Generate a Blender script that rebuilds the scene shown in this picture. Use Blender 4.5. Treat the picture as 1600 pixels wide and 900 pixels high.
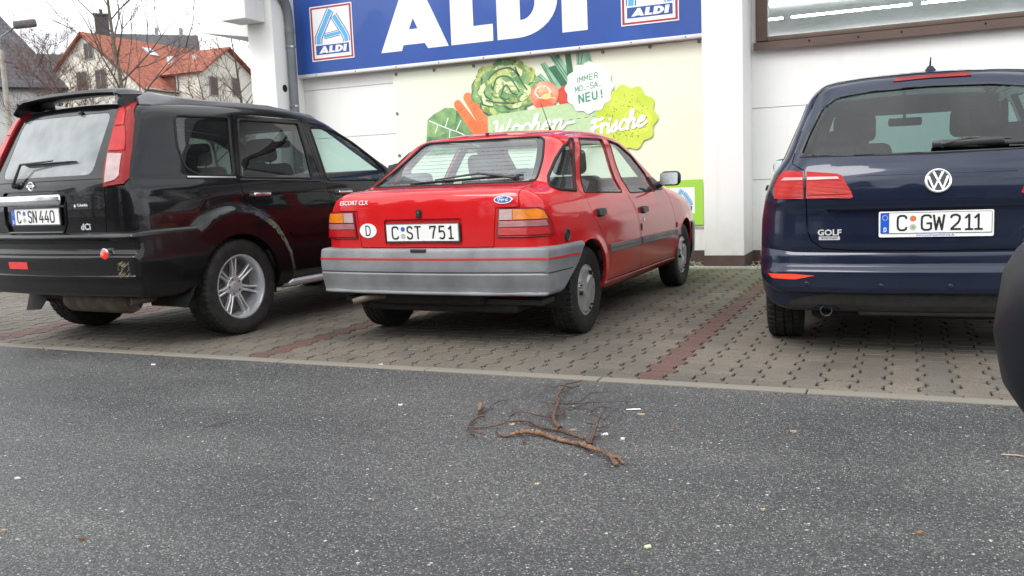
import bpy, bmesh, math, random
import numpy as np
from mathutils import Vector, Matrix, geometry
R = math.radians
random.seed(7)
for o in list(bpy.data.objects): bpy.data.objects.remove(o, do_unlink=True)
SC = bpy.context.scene
COL = SC.collection
# ---------------------------------------------------------------- camera
cam = bpy.data.cameras.new('camera'); camo = bpy.data.objects.new('camera', cam); COL.objects.link(camo)
CF, CYAW, CPIT, CROL, CH = 1374.97, 0.4218, 0.12186, 0.04018, 1.02217
_f = Vector((-math.sin(CYAW)*math.cos(CPIT), math.cos(CYAW)*math.cos(CPIT), -math.sin(CPIT)))
_r = Vector((math.cos(CYAW), math.sin(CYAW), 0)); _d = _f.cross(_r)
_r2 = _r*math.cos(CROL)+_d*math.sin(CROL); _d2 = -_r*math.sin(CROL)+_d*math.cos(CROL)
camo.matrix_world = Matrix(((_r2.x, -_d2.x, -_f.x, 0), (_r2.y, -_d2.y, -_f.y, 0), (_r2.z, -_d2.z, -_f.z, CH), (0, 0, 0, 1)))
cam.sensor_width = 36; cam.lens = CF/1600*36; cam.clip_start = 0.05; cam.clip_end = 2000
SC.camera = camo
# ---------------------------------------------------------------- world, sun, exposure
SUN_EL, SUN_AZ = R(48), R(200)          # azimuth measured from +Y clockwise
w = bpy.data.worlds.new("World"); SC.world = w; w.use_nodes = True
nt = w.node_tree; nt.nodes.clear()
wo = nt.nodes.new('ShaderNodeOutputWorld'); bg = nt.nodes.new('ShaderNodeBackground')
sky = nt.nodes.new('ShaderNodeTexSky'); sky.sky_type = 'NISHITA'; sky.sun_disc = False
sky.sun_elevation = SUN_EL; sky.sun_rotation = SUN_AZ; sky.dust_density = 4; sky.air_density = 1.2
hs = nt.nodes.new('ShaderNodeHueSaturation'); hs.inputs['Saturation'].default_value = 0.30
# overcast: cloud layer with a brighter and a darker side
tc = nt.nodes.new('ShaderNodeTexCoord'); no = nt.nodes.new('ShaderNodeTexNoise'); no.inputs['Scale'].default_value = 2.2; no.inputs['Detail'].default_value = 6
mp = nt.nodes.new('ShaderNodeMapping'); mp.inputs['Scale'].default_value = (1, 1, 2.6)
cr = nt.nodes.new('ShaderNodeValToRGB'); cr.color_ramp.elements[0].position = .33; cr.color_ramp.elements[0].color = (4.2, 4.5, 4.9, 1)
cr.color_ramp.elements[1].position = .68; cr.color_ramp.elements[1].color = (10.5, 10.6, 10.6, 1)
mx = nt.nodes.new('ShaderNodeMix'); mx.data_type = 'RGBA'; mx.inputs[0].default_value = .8
nt.links.new(tc.outputs['Generated'], mp.inputs[0]); nt.links.new(mp.outputs[0], no.inputs['Vector']); nt.links.new(no.outputs['Fac'], cr.inputs[0])
nt.links.new(sky.outputs[0], hs.inputs['Color']); nt.links.new(hs.outputs[0], mx.inputs[6]); nt.links.new(cr.outputs[0], mx.inputs[7])
nt.links.new(mx.outputs[2], bg.inputs[0]); bg.inputs[1].default_value = 0.15
nt.links.new(bg.outputs[0], wo.inputs[0])
sl = bpy.data.lights.new('sun', 'SUN'); sl.energy = 0.8; sl.angle = R(25); sl.color = (1, .97, .92)
so = bpy.data.objects.new('sun', sl); COL.objects.link(so)
sd = Vector((math.sin(SUN_AZ)*math.cos(SUN_EL), math.cos(SUN_AZ)*math.cos(SUN_EL), math.sin(SUN_EL)))
so.rotation_euler = sd.to_track_quat('Z', 'Y').to_euler()
SC.view_settings.view_transform = 'Standard'; SC.view_settings.look = 'None'; SC.view_settings.gamma = 1; SC.view_settings.use_curve_mapping = False
SC.view_settings.exposure = 1.02
SC.cycles.max_bounces = 10; SC.cycles.transparent_max_bounces = 24; SC.cycles.use_denoising = True
# ---------------------------------------------------------------- materials
def lin(c): return tuple((x/12.92 if x <= .04045 else ((x+.055)/1.055)**2.4) for x in c)
def mat(name, col, rough=.5, metal=0, coat=0, coat_r=.03, spec=.5, emit=None, es=0):
    m = bpy.data.materials.new(name); m.use_nodes = True; b = m.node_tree.nodes['Principled BSDF']
    b.inputs['Base Color'].default_value = (*col, 1); b.inputs['Roughness'].default_value = rough; b.inputs['Metallic'].default_value = metal
    b.inputs['Coat Weight'].default_value = coat; b.inputs['Coat Roughness'].default_value = coat_r; b.inputs['Specular IOR Level'].default_value = spec
    if emit: b.inputs['Emission Color'].default_value = (*emit, 1); b.inputs['Emission Strength'].default_value = es
    return m
def nodes(m): return m.node_tree, m.node_tree.nodes['Principled BSDF']
def noise_vary(m, scale=8, amt=.25, col2=None, rough_amt=0, bump=0, detail=6, bscale=None, coord='Object', lo=.35, hi=.7):
    t, b = nodes(m); c = t.nodes.new('ShaderNodeTexCoord'); n = t.nodes.new('ShaderNodeTexNoise'); n.inputs['Scale'].default_value = scale; n.inputs['Detail'].default_value = detail
    t.links.new(c.outputs[coord], n.inputs['Vector'])
    base = b.inputs['Base Color'].default_value[:3]; c2 = col2 if col2 else tuple(x*(1-amt) for x in base)
    r = t.nodes.new('ShaderNodeValToRGB'); r.color_ramp.elements[0].position = lo; r.color_ramp.elements[1].position = hi
    r.color_ramp.elements[0].color = (*c2, 1); r.color_ramp.elements[1].color = (*base, 1)
    t.links.new(n.outputs['Fac'], r.inputs[0]); t.links.new(r.outputs[0], b.inputs['Base Color'])
    if rough_amt:
        ma = t.nodes.new('ShaderNodeMath'); ma.operation = 'MULTIPLY_ADD'; ma.inputs[1].default_value = -rough_amt; ma.inputs[2].default_value = b.inputs['Roughness'].default_value+rough_amt*.5
        t.links.new(n.outputs['Fac'], ma.inputs[0]); t.links.new(ma.outputs[0], b.inputs['Roughness'])
    if bump:
        n2 = t.nodes.new('ShaderNodeTexNoise'); n2.inputs['Scale'].default_value = bscale or scale*4; n2.inputs['Detail'].default_value = 4
        t.links.new(c.outputs[coord], n2.inputs['Vector']); bp = t.nodes.new('ShaderNodeBump'); bp.inputs['Strength'].default_value = bump; bp.inputs['Distance'].default_value = .01
        t.links.new(n2.outputs['Fac'], bp.inputs['Height']); t.links.new(bp.outputs[0], b.inputs['Normal'])
    return m
def carpaint(name, col, metal=0, rough=.35, dirt=.06, dcol=(.16, .15, .13), coat=1.0):
    """paint under clear coat, with a thin film of road dirt low on the body and faint streaks"""
    m = mat(name, col, rough, metal, coat, .035, .08); t, b = nodes(m)
    g = t.nodes.new('ShaderNodeTexCoord'); s = t.nodes.new('ShaderNodeSeparateXYZ'); t.links.new(g.outputs['Object'], s.inputs[0])
    mr = t.nodes.new('ShaderNodeMapRange'); mr.inputs[1].default_value = .95; mr.inputs[2].default_value = .22; mr.inputs[3].default_value = 0.15; mr.inputs[4].default_value = 1
    t.links.new(s.outputs['Z'], mr.inputs[0])
    n = t.nodes.new('ShaderNodeTexNoise'); n.inputs['Scale'].default_value = 6; n.inputs['Detail'].default_value = 8; t.links.new(g.outputs['Object'], n.inputs['Vector'])
    mu = t.nodes.new('ShaderNodeMath'); mu.operation = 'MULTIPLY'; t.links.new(mr.outputs[0], mu.inputs[0]); t.links.new(n.outputs['Fac'], mu.inputs[1])
    m2 = t.nodes.new('ShaderNodeMath'); m2.operation = 'MULTIPLY'; m2.inputs[1].default_value = dirt*2; t.links.new(mu.outputs[0], m2.inputs[0])
    mi = t.nodes.new('ShaderNodeMix'); mi.data_type = 'RGBA'; mi.inputs[6].default_value = (*col, 1); mi.inputs[7].default_value = (*dcol, 1)
    t.links.new(m2.outputs[0], mi.inputs[0]); t.links.new(mi.outputs[2], b.inputs['Base Color'])
    cr_ = t.nodes.new('ShaderNodeMath'); cr_.operation = 'MULTIPLY_ADD'; cr_.inputs[1].default_value = .25; cr_.inputs[2].default_value = .03
    t.links.new(mu.outputs[0], cr_.inputs[0]); t.links.new(cr_.outputs[0], b.inputs['Coat Roughness'])
    return m
def glassmat(name, tint=(.8, .9, .87), refl=1.45, rough=.0, film=.0):
    m = bpy.data.materials.new(name); m.use_nodes = True; t = m.node_tree; t.nodes.clear()
    o = t.nodes.new('ShaderNodeOutputMaterial'); tr = t.nodes.new('ShaderNodeBsdfTransparent'); tr.inputs[0].default_value = (*tint, 1)
    gl = t.nodes.new('ShaderNodeBsdfGlossy'); gl.inputs['Roughness'].default_value = rough; gl.inputs[0].default_value = (1, 1, 1, 1)
    fr = t.nodes.new('ShaderNodeFresnel'); fr.inputs[0].default_value = refl; mi = t.nodes.new('ShaderNodeMixShader')
    ge = t.nodes.new('ShaderNodeNewGeometry'); fm = t.nodes.new('ShaderNodeMath'); fm.operation = 'MULTIPLY_ADD'; fm.inputs[1].default_value = -1; t.links.new(ge.outputs['Backfacing'], fm.inputs[0]); fm.inputs[2].default_value = 1
    f2 = t.nodes.new('ShaderNodeMath'); f2.operation = 'MULTIPLY'; t.links.new(fr.outputs[0], f2.inputs[0]); t.links.new(fm.outputs[0], f2.inputs[1])   # one reflection per pane, at its outer face
    t.links.new(f2.outputs[0], mi.inputs[0]); t.links.new(tr.outputs[0], mi.inputs[1]); t.links.new(gl.outputs[0], mi.inputs[2])
    last = mi
    if film:
        df = t.nodes.new('ShaderNodeBsdfDiffuse'); df.inputs[0].default_value = (.55, .60, .62, 1); m3 = t.nodes.new('ShaderNodeMixShader')
        n = t.nodes.new('ShaderNodeTexNoise'); n.inputs['Scale'].default_value = 5; c = t.nodes.new('ShaderNodeTexCoord'); t.links.new(c.outputs['Object'], n.inputs['Vector'])
        ma = t.nodes.new('ShaderNodeMath'); ma.operation = 'MULTIPLY'; ma.inputs[1].default_value = film*2; t.links.new(n.outputs['Fac'], ma.inputs[0]); t.links.new(ma.outputs[0], m3.inputs[0])
        t.links.new(mi.outputs[0], m3.inputs[1]); t.links.new(df.outputs[0], m3.inputs[2]); last = m3
    t.links.new(last.outputs[0], o.inputs[0]); return m
def lensmat(name, col, rough=.25, glow=0.0):
    """coloured lamp lens with moulded ribs under a clear gloss"""
    m = mat(name, col, .12, 0, 0, .03, .35); t, b = nodes(m)
    c = t.nodes.new('ShaderNodeTexCoord'); wv = t.nodes.new('ShaderNodeTexWave'); wv.wave_type = 'BANDS'; wv.bands_direction = 'Z'; wv.inputs['Scale'].default_value = 45; wv.inputs['Distortion'].default_value = .3
    t.links.new(c.outputs['Object'], wv.inputs['Vector']); bp = t.nodes.new('ShaderNodeBump'); bp.inputs['Strength'].default_value = .5; bp.inputs['Distance'].default_value = .003
    t.links.new(wv.outputs['Fac'], bp.inputs['Height']); t.links.new(bp.outputs[0], b.inputs['Normal'])
    r = t.nodes.new('ShaderNodeMix'); r.data_type = 'RGBA'; r.inputs[6].default_value = (*[x*.4 for x in col], 1); r.inputs[7].default_value = (*col, 1)
    n = t.nodes.new('ShaderNodeTexNoise'); n.inputs['Scale'].default_value = 14; t.links.new(c.outputs['Object'], n.inputs['Vector'])
    a = t.nodes.new('ShaderNodeMath'); a.operation = 'MULTIPLY_ADD'; a.inputs[1].default_value = .4; t.links.new(wv.outputs['Fac'], a.inputs[0]); t.links.new(n.outputs['Fac'], a.inputs[2])
    t.links.new(a.outputs[0], r.inputs[0]); t.links.new(r.outputs[2], b.inputs['Base Color']); return m
M = {}
M['red'] = carpaint('red_paint', (.54, .004, .007), 0, .4, .10)
M['black'] = carpaint('black_paint', (.003, .003, .004), .0, .3, .05, (.06, .055, .05), .7)
M['blue'] = carpaint('blue_paint', (.0085, .0135, .034), .3, .36, .06, (.08, .08, .09), .8)
M['lining'] = mat('lining', (.035, .036, .038), .9)
M['edge'] = mat('panel_edge', (.01, .01, .01), .8)
M['rubber'] = noise_vary(mat('rubber', (.013, .013, .014), .75, 0, 0, .03, .25), 30, .3, (.024, .023, .021), bump=.2)
M['tyre'] = noise_vary(mat('tyre_rubber', (.012, .012, .0125), .7, 0, 0, .03, .3), 18, .3, (.026, .025, .023), bump=.25, bscale=120)
M['plastic'] = noise_vary(mat('black_plastic', (.016, .016, .017), .42), 20, .2, (.03, .03, .03), bump=.08, bscale=200)
M['gloss_black'] = mat('gloss_black', (.006, .006, .007), .12, 0, .5)
M['grey_plastic'] = noise_vary(mat('grey_plastic', (.235, .245, .255), .42), 5, .3, (.15, .155, .165), .15, .1, bscale=250)
M['seat'] = noise_vary(mat('seat_fabric', (.05, .052, .055), .95), 40, .3, (.03, .03, .032))
M['seat_light'] = noise_vary(mat('seat_light_fabric', (.16, .16, .165), .95), 40, .3)
M['chrome'] = mat('chrome', (.75, .75, .76), .12, 1)
M['alloy'] = noise_vary(mat('alloy', (.66, .67, .68), .26, .55), 20, .12)
M['hubcap'] = noise_vary(mat('hubcap_paint', (.50, .51, .52), .35, .5), 14, .25, (.33, .32, .31))
M['steel'] = noise_vary(mat('dull_steel', (.16, .15, .14), .55, .6), 10, .4, (.09, .07, .055))
M['brake'] = mat('brake_disc', (.10, .09, .085), .5, .6)
M['white_print'] = mat('white_paint', (.80, .80, .79), .35, 0, .3)
M['ink'] = mat('black_ink', (.012, .012, .014), .4)
M['eu_blue'] = mat('blue_band', (.01, .09, .50), .35)
M['seal_red'] = mat('orange_seal', (.62, .16, .05), .4); M['seal_blue'] = mat('blue_seal', (.03, .14, .42), .4); M['seal_grey'] = mat('grey_seal', (.42, .46, .42), .4); M['seal_green'] = mat('green_seal', (.25, .38, .10), .4)
M['lens_red'] = lensmat('red_lens', (.50, .004, .006)); M['lens_dark'] = lensmat('dark_red_lens', (.28, .003, .005)); M['lens_amber'] = lensmat('amber_lens', (.80, .22, .006)); M['lens_clear'] = lensmat('clear_lens', (.52, .38, .37))
M['lens_pink'] = lensmat('pale_lens', (.42, .16, .17)); M['reflector'] = mat('red_reflector', (.75, .02, .015), .2, 0, 1)
M['reflector_orange'] = mat('orange_reflector', (.85, .06, .02), .2, 0, 1)
M['glass_clear'] = glassmat('clear_glass', (.80, .90, .87), 1.5, film=.03)
M['glass_green'] = glassmat('green_glass', (.62, .80, .74), 1.55, film=.02)
M['glass_dark'] = glassmat('privacy_glass', (.15, .18, .185), 1.7, film=.01)
M['glass_mid'] = glassmat('tinted_glass', (.42, .52, .50), 1.6, film=.02)
M['pink_trim'] = mat('red_trim_stripe', (.55, .02, .02), .4)
M['wall'] = noise_vary(mat('white_render', (.82, .82, .80), .8), .9, .05, (.78, .78, .76), bump=.05, bscale=60, coord='Object')
M['plinth'] = noise_vary(mat('brown_plinth', (.085, .052, .043), .7), 6, .3)
M['frame_brown'] = noise_vary(mat('brown_window_frame', (.115, .075, .06), .45), 5, .2)
M['pipe'] = noise_vary(mat('grey_pipe', (.17, .19, .205), .5), 4, .2)
M['sign_blue'] = noise_vary(mat('sign_blue', (.030, .095, .37), .3, 0, .2), 1.2, .12, (.024, .074, .31))
M['sign_white'] = mat('sign_white', (.82, .82, .82), .35)
M['sign_red'] = mat('sign_red', (.36, .035, .06), .4); M['sign_cyan'] = mat('sign_cyan', (.10, .42, .74), .4)
M['sign_frame'] = mat('sign_frame', (.68, .68, .69), .35, .2)
M['banner'] = noise_vary(mat('banner_cloth', (.81, .82, .73), .6), .45, .05, (.76, .81, .62), bump=.15, bscale=1.3)
M['pr_green'] = noise_vary(mat('print_green', (.20, .38, .16), .6), 9, .5, (.08, .20, .09)); M['pr_dark'] = noise_vary(mat('print_dark_green', (.08, .19, .11), .6), 12, .4)
M['pr_cab'] = noise_vary(mat('print_cabbage', (.34, .52, .22), .6), 7, .5, (.10, .26, .10)); M['pr_let'] = noise_vary(mat('print_lettuce', (.52, .60, .20), .6), 12, .5, (.20, .32, .08), lo=.42, hi=.56)
M['pr_pale'] = noise_vary(mat('print_pale_leaf', (.68, .74, .42), .6), 14, .4, (.34, .44, .14), lo=.4, hi=.5)
M['pr_or'] = noise_vary(mat('print_orange', (.84, .28, .11), .6), 5, .2, (.74, .17, .06)); M['pr_red'] = noise_vary(mat('print_red', (.68, .08, .05), .6), 9, .2)
M['pr_ap'] = noise_vary(mat('print_apple', (.78, .14, .08), .6), 6, .2, (.85, .50, .30), lo=.4, hi=.6); M['pr_yel'] = mat('print_yellow', (.85, .66, .25), .6)
M['pr_leek'] = noise_vary(mat('print_leek', (.14, .38, .22), .6), 8, .4, (.32, .56, .38)); M['pr_leek2'] = noise_vary(mat('print_leek_dark', (.04, .20, .10), .6), 8, .3)
M['pr_card'] = noise_vary(mat('print_card', (.52, .70, .40), .6), 20, .12); M['pr_kiwi'] = noise_vary(mat('print_kiwi', (.64, .73, .10), .6), 3, .15, (.50, .65, .06)); M['pr_white'] = mat('print_white', (.82, .83, .80), .6)
M['pr_text'] = mat('print_text_green', (.05, .30, .18), .6); M['pr_lime'] = mat('print_lime', (.33, .60, .06), .6); M['pr_violet'] = mat('print_violet', (.48, .38, .42), .6)

def wall_dirt(m):
    t, b = nodes(m); N = t.nodes; Lk = t.links; c = N.new('ShaderNodeTexCoord'); s = N.new('ShaderNodeSeparateXYZ'); Lk.new(c.outputs['Object'], s.inputs[0])
    a = N.new('ShaderNodeMapRange'); a.inputs[1].default_value = .75; a.inputs[2].default_value = .10; a.inputs[3].default_value = 0; a.inputs[4].default_value = .62; Lk.new(s.outputs['Z'], a.inputs[0])
    n = N.new('ShaderNodeTexNoise'); n.inputs['Scale'].default_value = 7; n.inputs['Detail'].default_value = 9; Lk.new(c.outputs['Object'], n.inputs['Vector'])
    m1 = N.new('ShaderNodeMath'); m1.operation = 'MULTIPLY'; Lk.new(a.outputs[0], m1.inputs[0]); Lk.new(n.outputs['Fac'], m1.inputs[1])
    mp = N.new('ShaderNodeMapping'); mp.inputs['Scale'].default_value = (9, 9, .35); Lk.new(c.outputs['Object'], mp.inputs[0]); n2 = N.new('ShaderNodeTexNoise'); n2.inputs['Scale'].default_value = 1; n2.inputs['Detail'].default_value = 5; Lk.new(mp.outputs[0], n2.inputs['Vector'])
    r = N.new('ShaderNodeMapRange'); r.inputs[1].default_value = .58; r.inputs[2].default_value = .80; r.inputs[3].default_value = 0; r.inputs[4].default_value = .16; Lk.new(n2.outputs['Fac'], r.inputs[0])
    ad = N.new('ShaderNodeMath'); ad.operation = 'ADD'; ad.use_clamp = True; Lk.new(m1.outputs[0], ad.inputs[0]); Lk.new(r.outputs[0], ad.inputs[1])
    src = b.inputs['Base Color'].links[0].from_socket; mi = N.new('ShaderNodeMix'); mi.data_type = 'RGBA'; Lk.new(ad.outputs[0], mi.inputs[0]); Lk.new(src, mi.inputs[6]); mi.inputs[7].default_value = (.40, .37, .31, 1); Lk.new(mi.outputs[2], b.inputs['Base Color'])
wall_dirt(M['wall'])
M['chrome_letter'] = mat('bright_lettering', (.80, .80, .81), .25, .45)
# ---------------------------------------------------------------- object helpers
def tag(o, label=None, cat=None, group=None, kind=None):
    if label: o['label'] = label
    if cat: o['category'] = cat
    if group: o['group'] = group
    if kind: o['kind'] = kind
    return o
def empty(name, loc=(0, 0, 0), rz=0, **k):
    o = bpy.data.objects.new(name, None); COL.objects.link(o); o.location = loc; o.rotation_euler = (0, 0, rz); o.empty_display_size = .1
    return tag(o, **k)
def link(name, me, mats=None, parent=None):
    o = bpy.data.objects.new(name, me); COL.objects.link(o)
    if mats:
        for m in (mats if isinstance(mats, (list, tuple)) else [mats]): me.materials.append(m)
    if parent: o.parent = parent
    return o
def autosmooth(me, ang=35):
    bm = bmesh.new(); bm.from_mesh(me)
    for f in bm.faces: f.smooth = True
    for e in bm.edges:
        if len(e.link_faces) == 2 and e.calc_face_angle(0) > R(ang): e.smooth = False
    bm.to_mesh(me); bm.free()
class MB:
    """collects shapes, then builds ONE mesh object"""
    def __init__(s): s.v = []; s.f = []; s.mi = []; s.cur = 0
    def add(s, vs, fs):
        n = len(s.v); s.v += [tuple(v) for v in vs]; s.f += [tuple(i+n for i in f) for f in fs]; s.mi += [s.cur]*len(fs); return s
    def box(s, c, d, rz=0, bev=0, rx=0, ry=0):
        bm = bmesh.new(); bmesh.ops.create_cube(bm, size=1)
        for v in bm.verts: v.co = Vector((v.co.x*d[0], v.co.y*d[1], v.co.z*d[2]))
        if bev: bmesh.ops.bevel(bm, geom=bm.edges[:], offset=min(bev, min(d)*.45), segments=3, affect='EDGES', profile=.5)
        mt = Matrix.Translation(c) @ Matrix.Rotation(rz, 4, 'Z') @ Matrix.Rotation(ry, 4, 'Y') @ Matrix.Rotation(rx, 4, 'X')
        bm.verts.index_update(); s.add([mt @ v.co for v in bm.verts], [[v.index for v in f.verts] for f in bm.faces]); bm.free(); return s
    def b(s, x0, x1, y0, y1, z0, z1, bev=0): return s.box(((x0+x1)/2, (y0+y1)/2, (z0+z1)/2), (x1-x0, y1-y0, z1-z0), bev=bev)
    def tube(s, pts, r, n=8, cap=True):
        pts = [Vector(p) for p in pts]; rs = r if isinstance(r, (list, tuple)) else [r]*len(pts); base = len(s.v); vs = []; up = None
        for i, p in enumerate(pts):
            t = (pts[min(i+1, len(pts)-1)]-pts[max(i-1, 0)]).normalized()
            if up is None: up = Vector((0, 0, 1)) if abs(t.z) < .9 else Vector((1, 0, 0))
            a = t.cross(up); a = a.normalized() if a.length > 1e-5 else t.orthogonal().normalized(); up = a.cross(t).normalized()
            for k in range(n):
                q = 2*math.pi*k/n; vs.append(p+(a*math.cos(q)+up*math.sin(q))*rs[i])
        fs = [(i*n+k, i*n+(k+1) % n, (i+1)*n+(k+1) % n, (i+1)*n+k) for i in range(len(pts)-1) for k in range(n)]
        if cap: fs += [tuple(range(n-1, -1, -1)), tuple((len(pts)-1)*n+k for k in range(n))]
        return s.add(vs, fs)
    def lathe(s, prof, n=48, axis='x', c=(0, 0, 0), sgn=1, radf=None):
        """prof: (axial, radius)"""
        vs = []
        for k in range(n):
            a = 2*math.pi*k/n
            for j, (h, r) in enumerate(prof):
                rr = r+(radf(k, j) if radf else 0)
                if axis == 'x': vs.append((c[0]+sgn*h, c[1]+rr*math.cos(a), c[2]+rr*math.sin(a)))
                elif axis == 'y': vs.append((c[0]+rr*math.cos(a), c[1]+sgn*h, c[2]+rr*math.sin(a)))
                else: vs.append((c[0]+rr*math.cos(a), c[1]+rr*math.sin(a), c[2]+h))
        m = len(prof); fs = []
        for k in range(n):
            for j in range(m-1):
                a, b_, c_, d = k*m+j, ((k+1) % n)*m+j, ((k+1) % n)*m+j+1, k*m+j+1; fs.append((a, b_, c_, d))
        return s.add(vs, fs)
    def prism(s, poly, axis, a0, a1):
        n = len(poly); vs = []
        for a in (a0, a1):
            for (u, v) in poly: vs.append((a, u, v) if axis == 'x' else (u, a, v) if axis == 'y' else (u, v, a))
        fs = [tuple(range(n)), tuple(range(2*n-1, n-1, -1))]+[(i, i+n, (i+1) % n+n, (i+1) % n) for i in range(n)]
        return s.add(vs, fs)
    def mesh(s, name, smooth=35, fix=True):
        me = bpy.data.meshes.new(name); me.from_pydata(s.v, [], s.f); me.update()
        if any(s.mi): me.polygons.foreach_set('material_index', s.mi)
        if fix:
            bm = bmesh.new(); bm.from_mesh(me); bmesh.ops.remove_doubles(bm, verts=bm.verts, dist=1e-5); bmesh.ops.recalc_face_normals(bm, faces=bm.faces); bm.to_mesh(me); bm.free()
        if smooth: autosmooth(me, smooth)
        return me
    def build(s, name, mats, parent=None, smooth=35, fix=True): return link(name, s.mesh(name, smooth, fix), mats, parent)
def rrect(x0, x1, z0, z1, r, n=4):
    P = []
    for cx, cz, a0 in ((x1-r, z1-r, 0), (x0+r, z1-r, 90), (x0+r, z0+r, 180), (x1-r, z0+r, 270)):
        for k in range(n+1): a = R(a0+90*k/n); P.append((cx+r*math.cos(a), cz+r*math.sin(a)))
    return P
def rpoly(P, r, n=3):
    """round the corners of a polygon"""
    out = []; N = len(P)
    for i in range(N):
        a, b, c = Vector(P[i-1]), Vector(P[i]), Vector(P[(i+1) % N])
        d1 = (a-b); d2 = (c-b); q = min(r, d1.length*.45, d2.length*.45); p1 = b+d1.normalized()*q; p2 = b+d2.normalized()*q
        for k in range(n+1): t = k/n; out.append(tuple(p1*(1-t)**2+b*2*t*(1-t)+p2*t*t))
    return out
def offs(P, d):
    """offset a closed polygon outwards by d"""
    A = sum(P[i-1][0]*P[i][1]-P[i][0]*P[i-1][1] for i in range(len(P))); s = 1 if A > 0 else -1; out = []
    P = [p for i, p in enumerate(P) if (Vector(p)-Vector(P[i-1])).length > 1e-6]; N = len(P)
    for i in range(N):
        a, b, c = Vector(P[i-1]), Vector(P[i]), Vector(P[(i+1) % N]); e1 = (b-a).normalized(); e2 = (c-b).normalized()
        n1 = Vector((e1.y, -e1.x))*s; n2 = Vector((e2.y, -e2.x))*s; m = (n1+n2); m = m.normalized() if m.length > 1e-4 else n1
        out.append(tuple(b+m*(d/max(.4, m.dot(n1)))))
    return out
def mirror(P): return [(-x, z) for x, z in reversed(P)]
# flat text from the built-in font, returned as a list of meshes' vertices: x right, y up, z out
def text_mesh(txt, size, extrude=.001, bold=0, align='CENTER', shear=0, xs=1):
    c = bpy.data.curves.new('t', 'FONT'); c.body = txt; c.size = size; c.extrude = extrude; c.align_x = align; c.align_y = 'CENTER'; c.offset = bold; c.shear = shear; c.resolution_u = 2
    o = bpy.data.objects.new('t', c); COL.objects.link(o); bpy.context.view_layer.update()
    me = bpy.data.meshes.new_from_object(o.evaluated_get(bpy.context.evaluated_depsgraph_get())); V = [(v.co.x*xs, v.co.y, v.co.z) for v in me.vertices]; F = [tuple(p.vertices) for p in me.polygons]
    bpy.data.objects.remove(o, do_unlink=True); bpy.data.meshes.remove(me); return V, F
# plate lettering: strokes on a 1 x 1 cell
GL = {'C': [[(.95, .78), (.9, .93), (.7, 1), (.3, 1), (.08, .9), (.03, .7), (.03, .3), (.08, .1), (.3, 0), (.7, 0), (.9, .07), (.95, .22)]],
 'S': [[(.93, .8), (.85, .94), (.65, 1), (.35, 1), (.12, .92), (.06, .76), (.12, .6), (.3, .54), (.7, .46), (.88, .4), (.95, .24), (.88, .08), (.65, 0), (.35, 0), (.12, .06), (.04, .2)]],
 'N': [[(.05, 0), (.05, 1), (.95, 0), (.95, 1)]], 'T': [[(0, 1), (1, 1)], [(.5, 1), (.5, 0)]],
 '4': [[(.62, 1), (.05, .27), (1, .27)], [(.74, .55), (.74, 0)]],
 '0': [[(.5, 1), (.25, .98), (.06, .8), (.04, .5), (.06, .2), (.25, .02), (.5, 0), (.75, .02), (.94, .2), (.96, .5), (.94, .8), (.75, .98), (.5, 1)]],
 '7': [[(.03, .84), (.03, 1), (.95, 1), (.62, .55), (.42, 0)]], '5': [[(.9, 1), (.15, 1), (.1, .54), (.4, .62), (.72, .6), (.93, .45), (.95, .28), (.88, .1), (.65, 0), (.35, 0), (.1, .08)]],
 '1': [[(.2, .78), (.55, 1), (.55, 0)], [(.2, 0), (.9, 0)]], 'I': [[(.5, 1), (.5, 0)]],
 'G': [[(.93, .8), (.88, .94), (.7, 1), (.3, 1), (.08, .9), (.04, .7), (.04, .3), (.08, .1), (.3, 0), (.7, 0), (.94, .08), (.95, .45), (.55, .45)]],
 'W': [[(0, 1), (.22, 0), (.5, .85), (.78, 0), (1, 1)]], '2': [[(.06, .78), (.12, .93), (.35, 1), (.65, 1), (.9, .9), (.93, .72), (.8, .5), (.05, .02), (.98, .02)]],
 'D': [[(.08, 0), (.08, 1), (.55, 1), (.85, .88), (.96, .6), (.96, .4), (.85, .12), (.55, 0), (.08, 0)]],
 'M': [[(.02, 0), (.06, 1), (.5, .3), (.94, 1), (.98, 0)]], 'E': [[(.9, 1), (.1, 1), (.1, 0), (.9, 0)], [(.1, .52), (.8, .52)]],
 'R': [[(.1, 0), (.1, 1), (.6, 1), (.88, .88), (.88, .62), (.6, .48), (.1, .48)], [(.52, .48), (.95, 0)]],
 'O': [[(.5, 1), (.2, .93), (.05, .65), (.05, .35), (.2, .07), (.5, 0), (.8, .07), (.95, .35), (.95, .65), (.8, .93), (.5, 1)]],
 'A': [[(.0, 0), (.5, 1), (1, 0)], [(.2, .33), (.8, .33)]], 'U': [[(.06, 1), (.06, .3), (.2, .05), (.5, 0), (.8, .05), (.94, .3), (.94, 1)]],
 '-': [[(.1, .45), (.9, .45)]], '.': [[(.2, .07), (.62, .07)]], '!': [[(.5, 1), (.5, .3)], [(.34, .08), (.66, .08)]]}
def ribbon(P, w, closed=False):
    """flat mitred ribbon along a polyline; returns verts2d, faces"""
    P = [Vector(p) for p in P]; V = []; n = len(P)
    for i, p in enumerate(P):
        a = (p-P[i-1]).normalized() if i else None; b = (P[i+1]-p).normalized() if i < n-1 else None
        if a is None: t = b; k = 1
        elif b is None: t = a; k = 1
        else: t = (a+b); t = t.normalized() if t.length > 1e-4 else a; k = min(1.8, 1/max(.3, t.dot(a)))
        m = Vector((-t.y, t.x))*w*.5*k; V += [tuple(p+m), tuple(p-m)]
    return V, [(2*i, 2*i+1, 2*i+3, 2*i+2) for i in range(n-1)]
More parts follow.
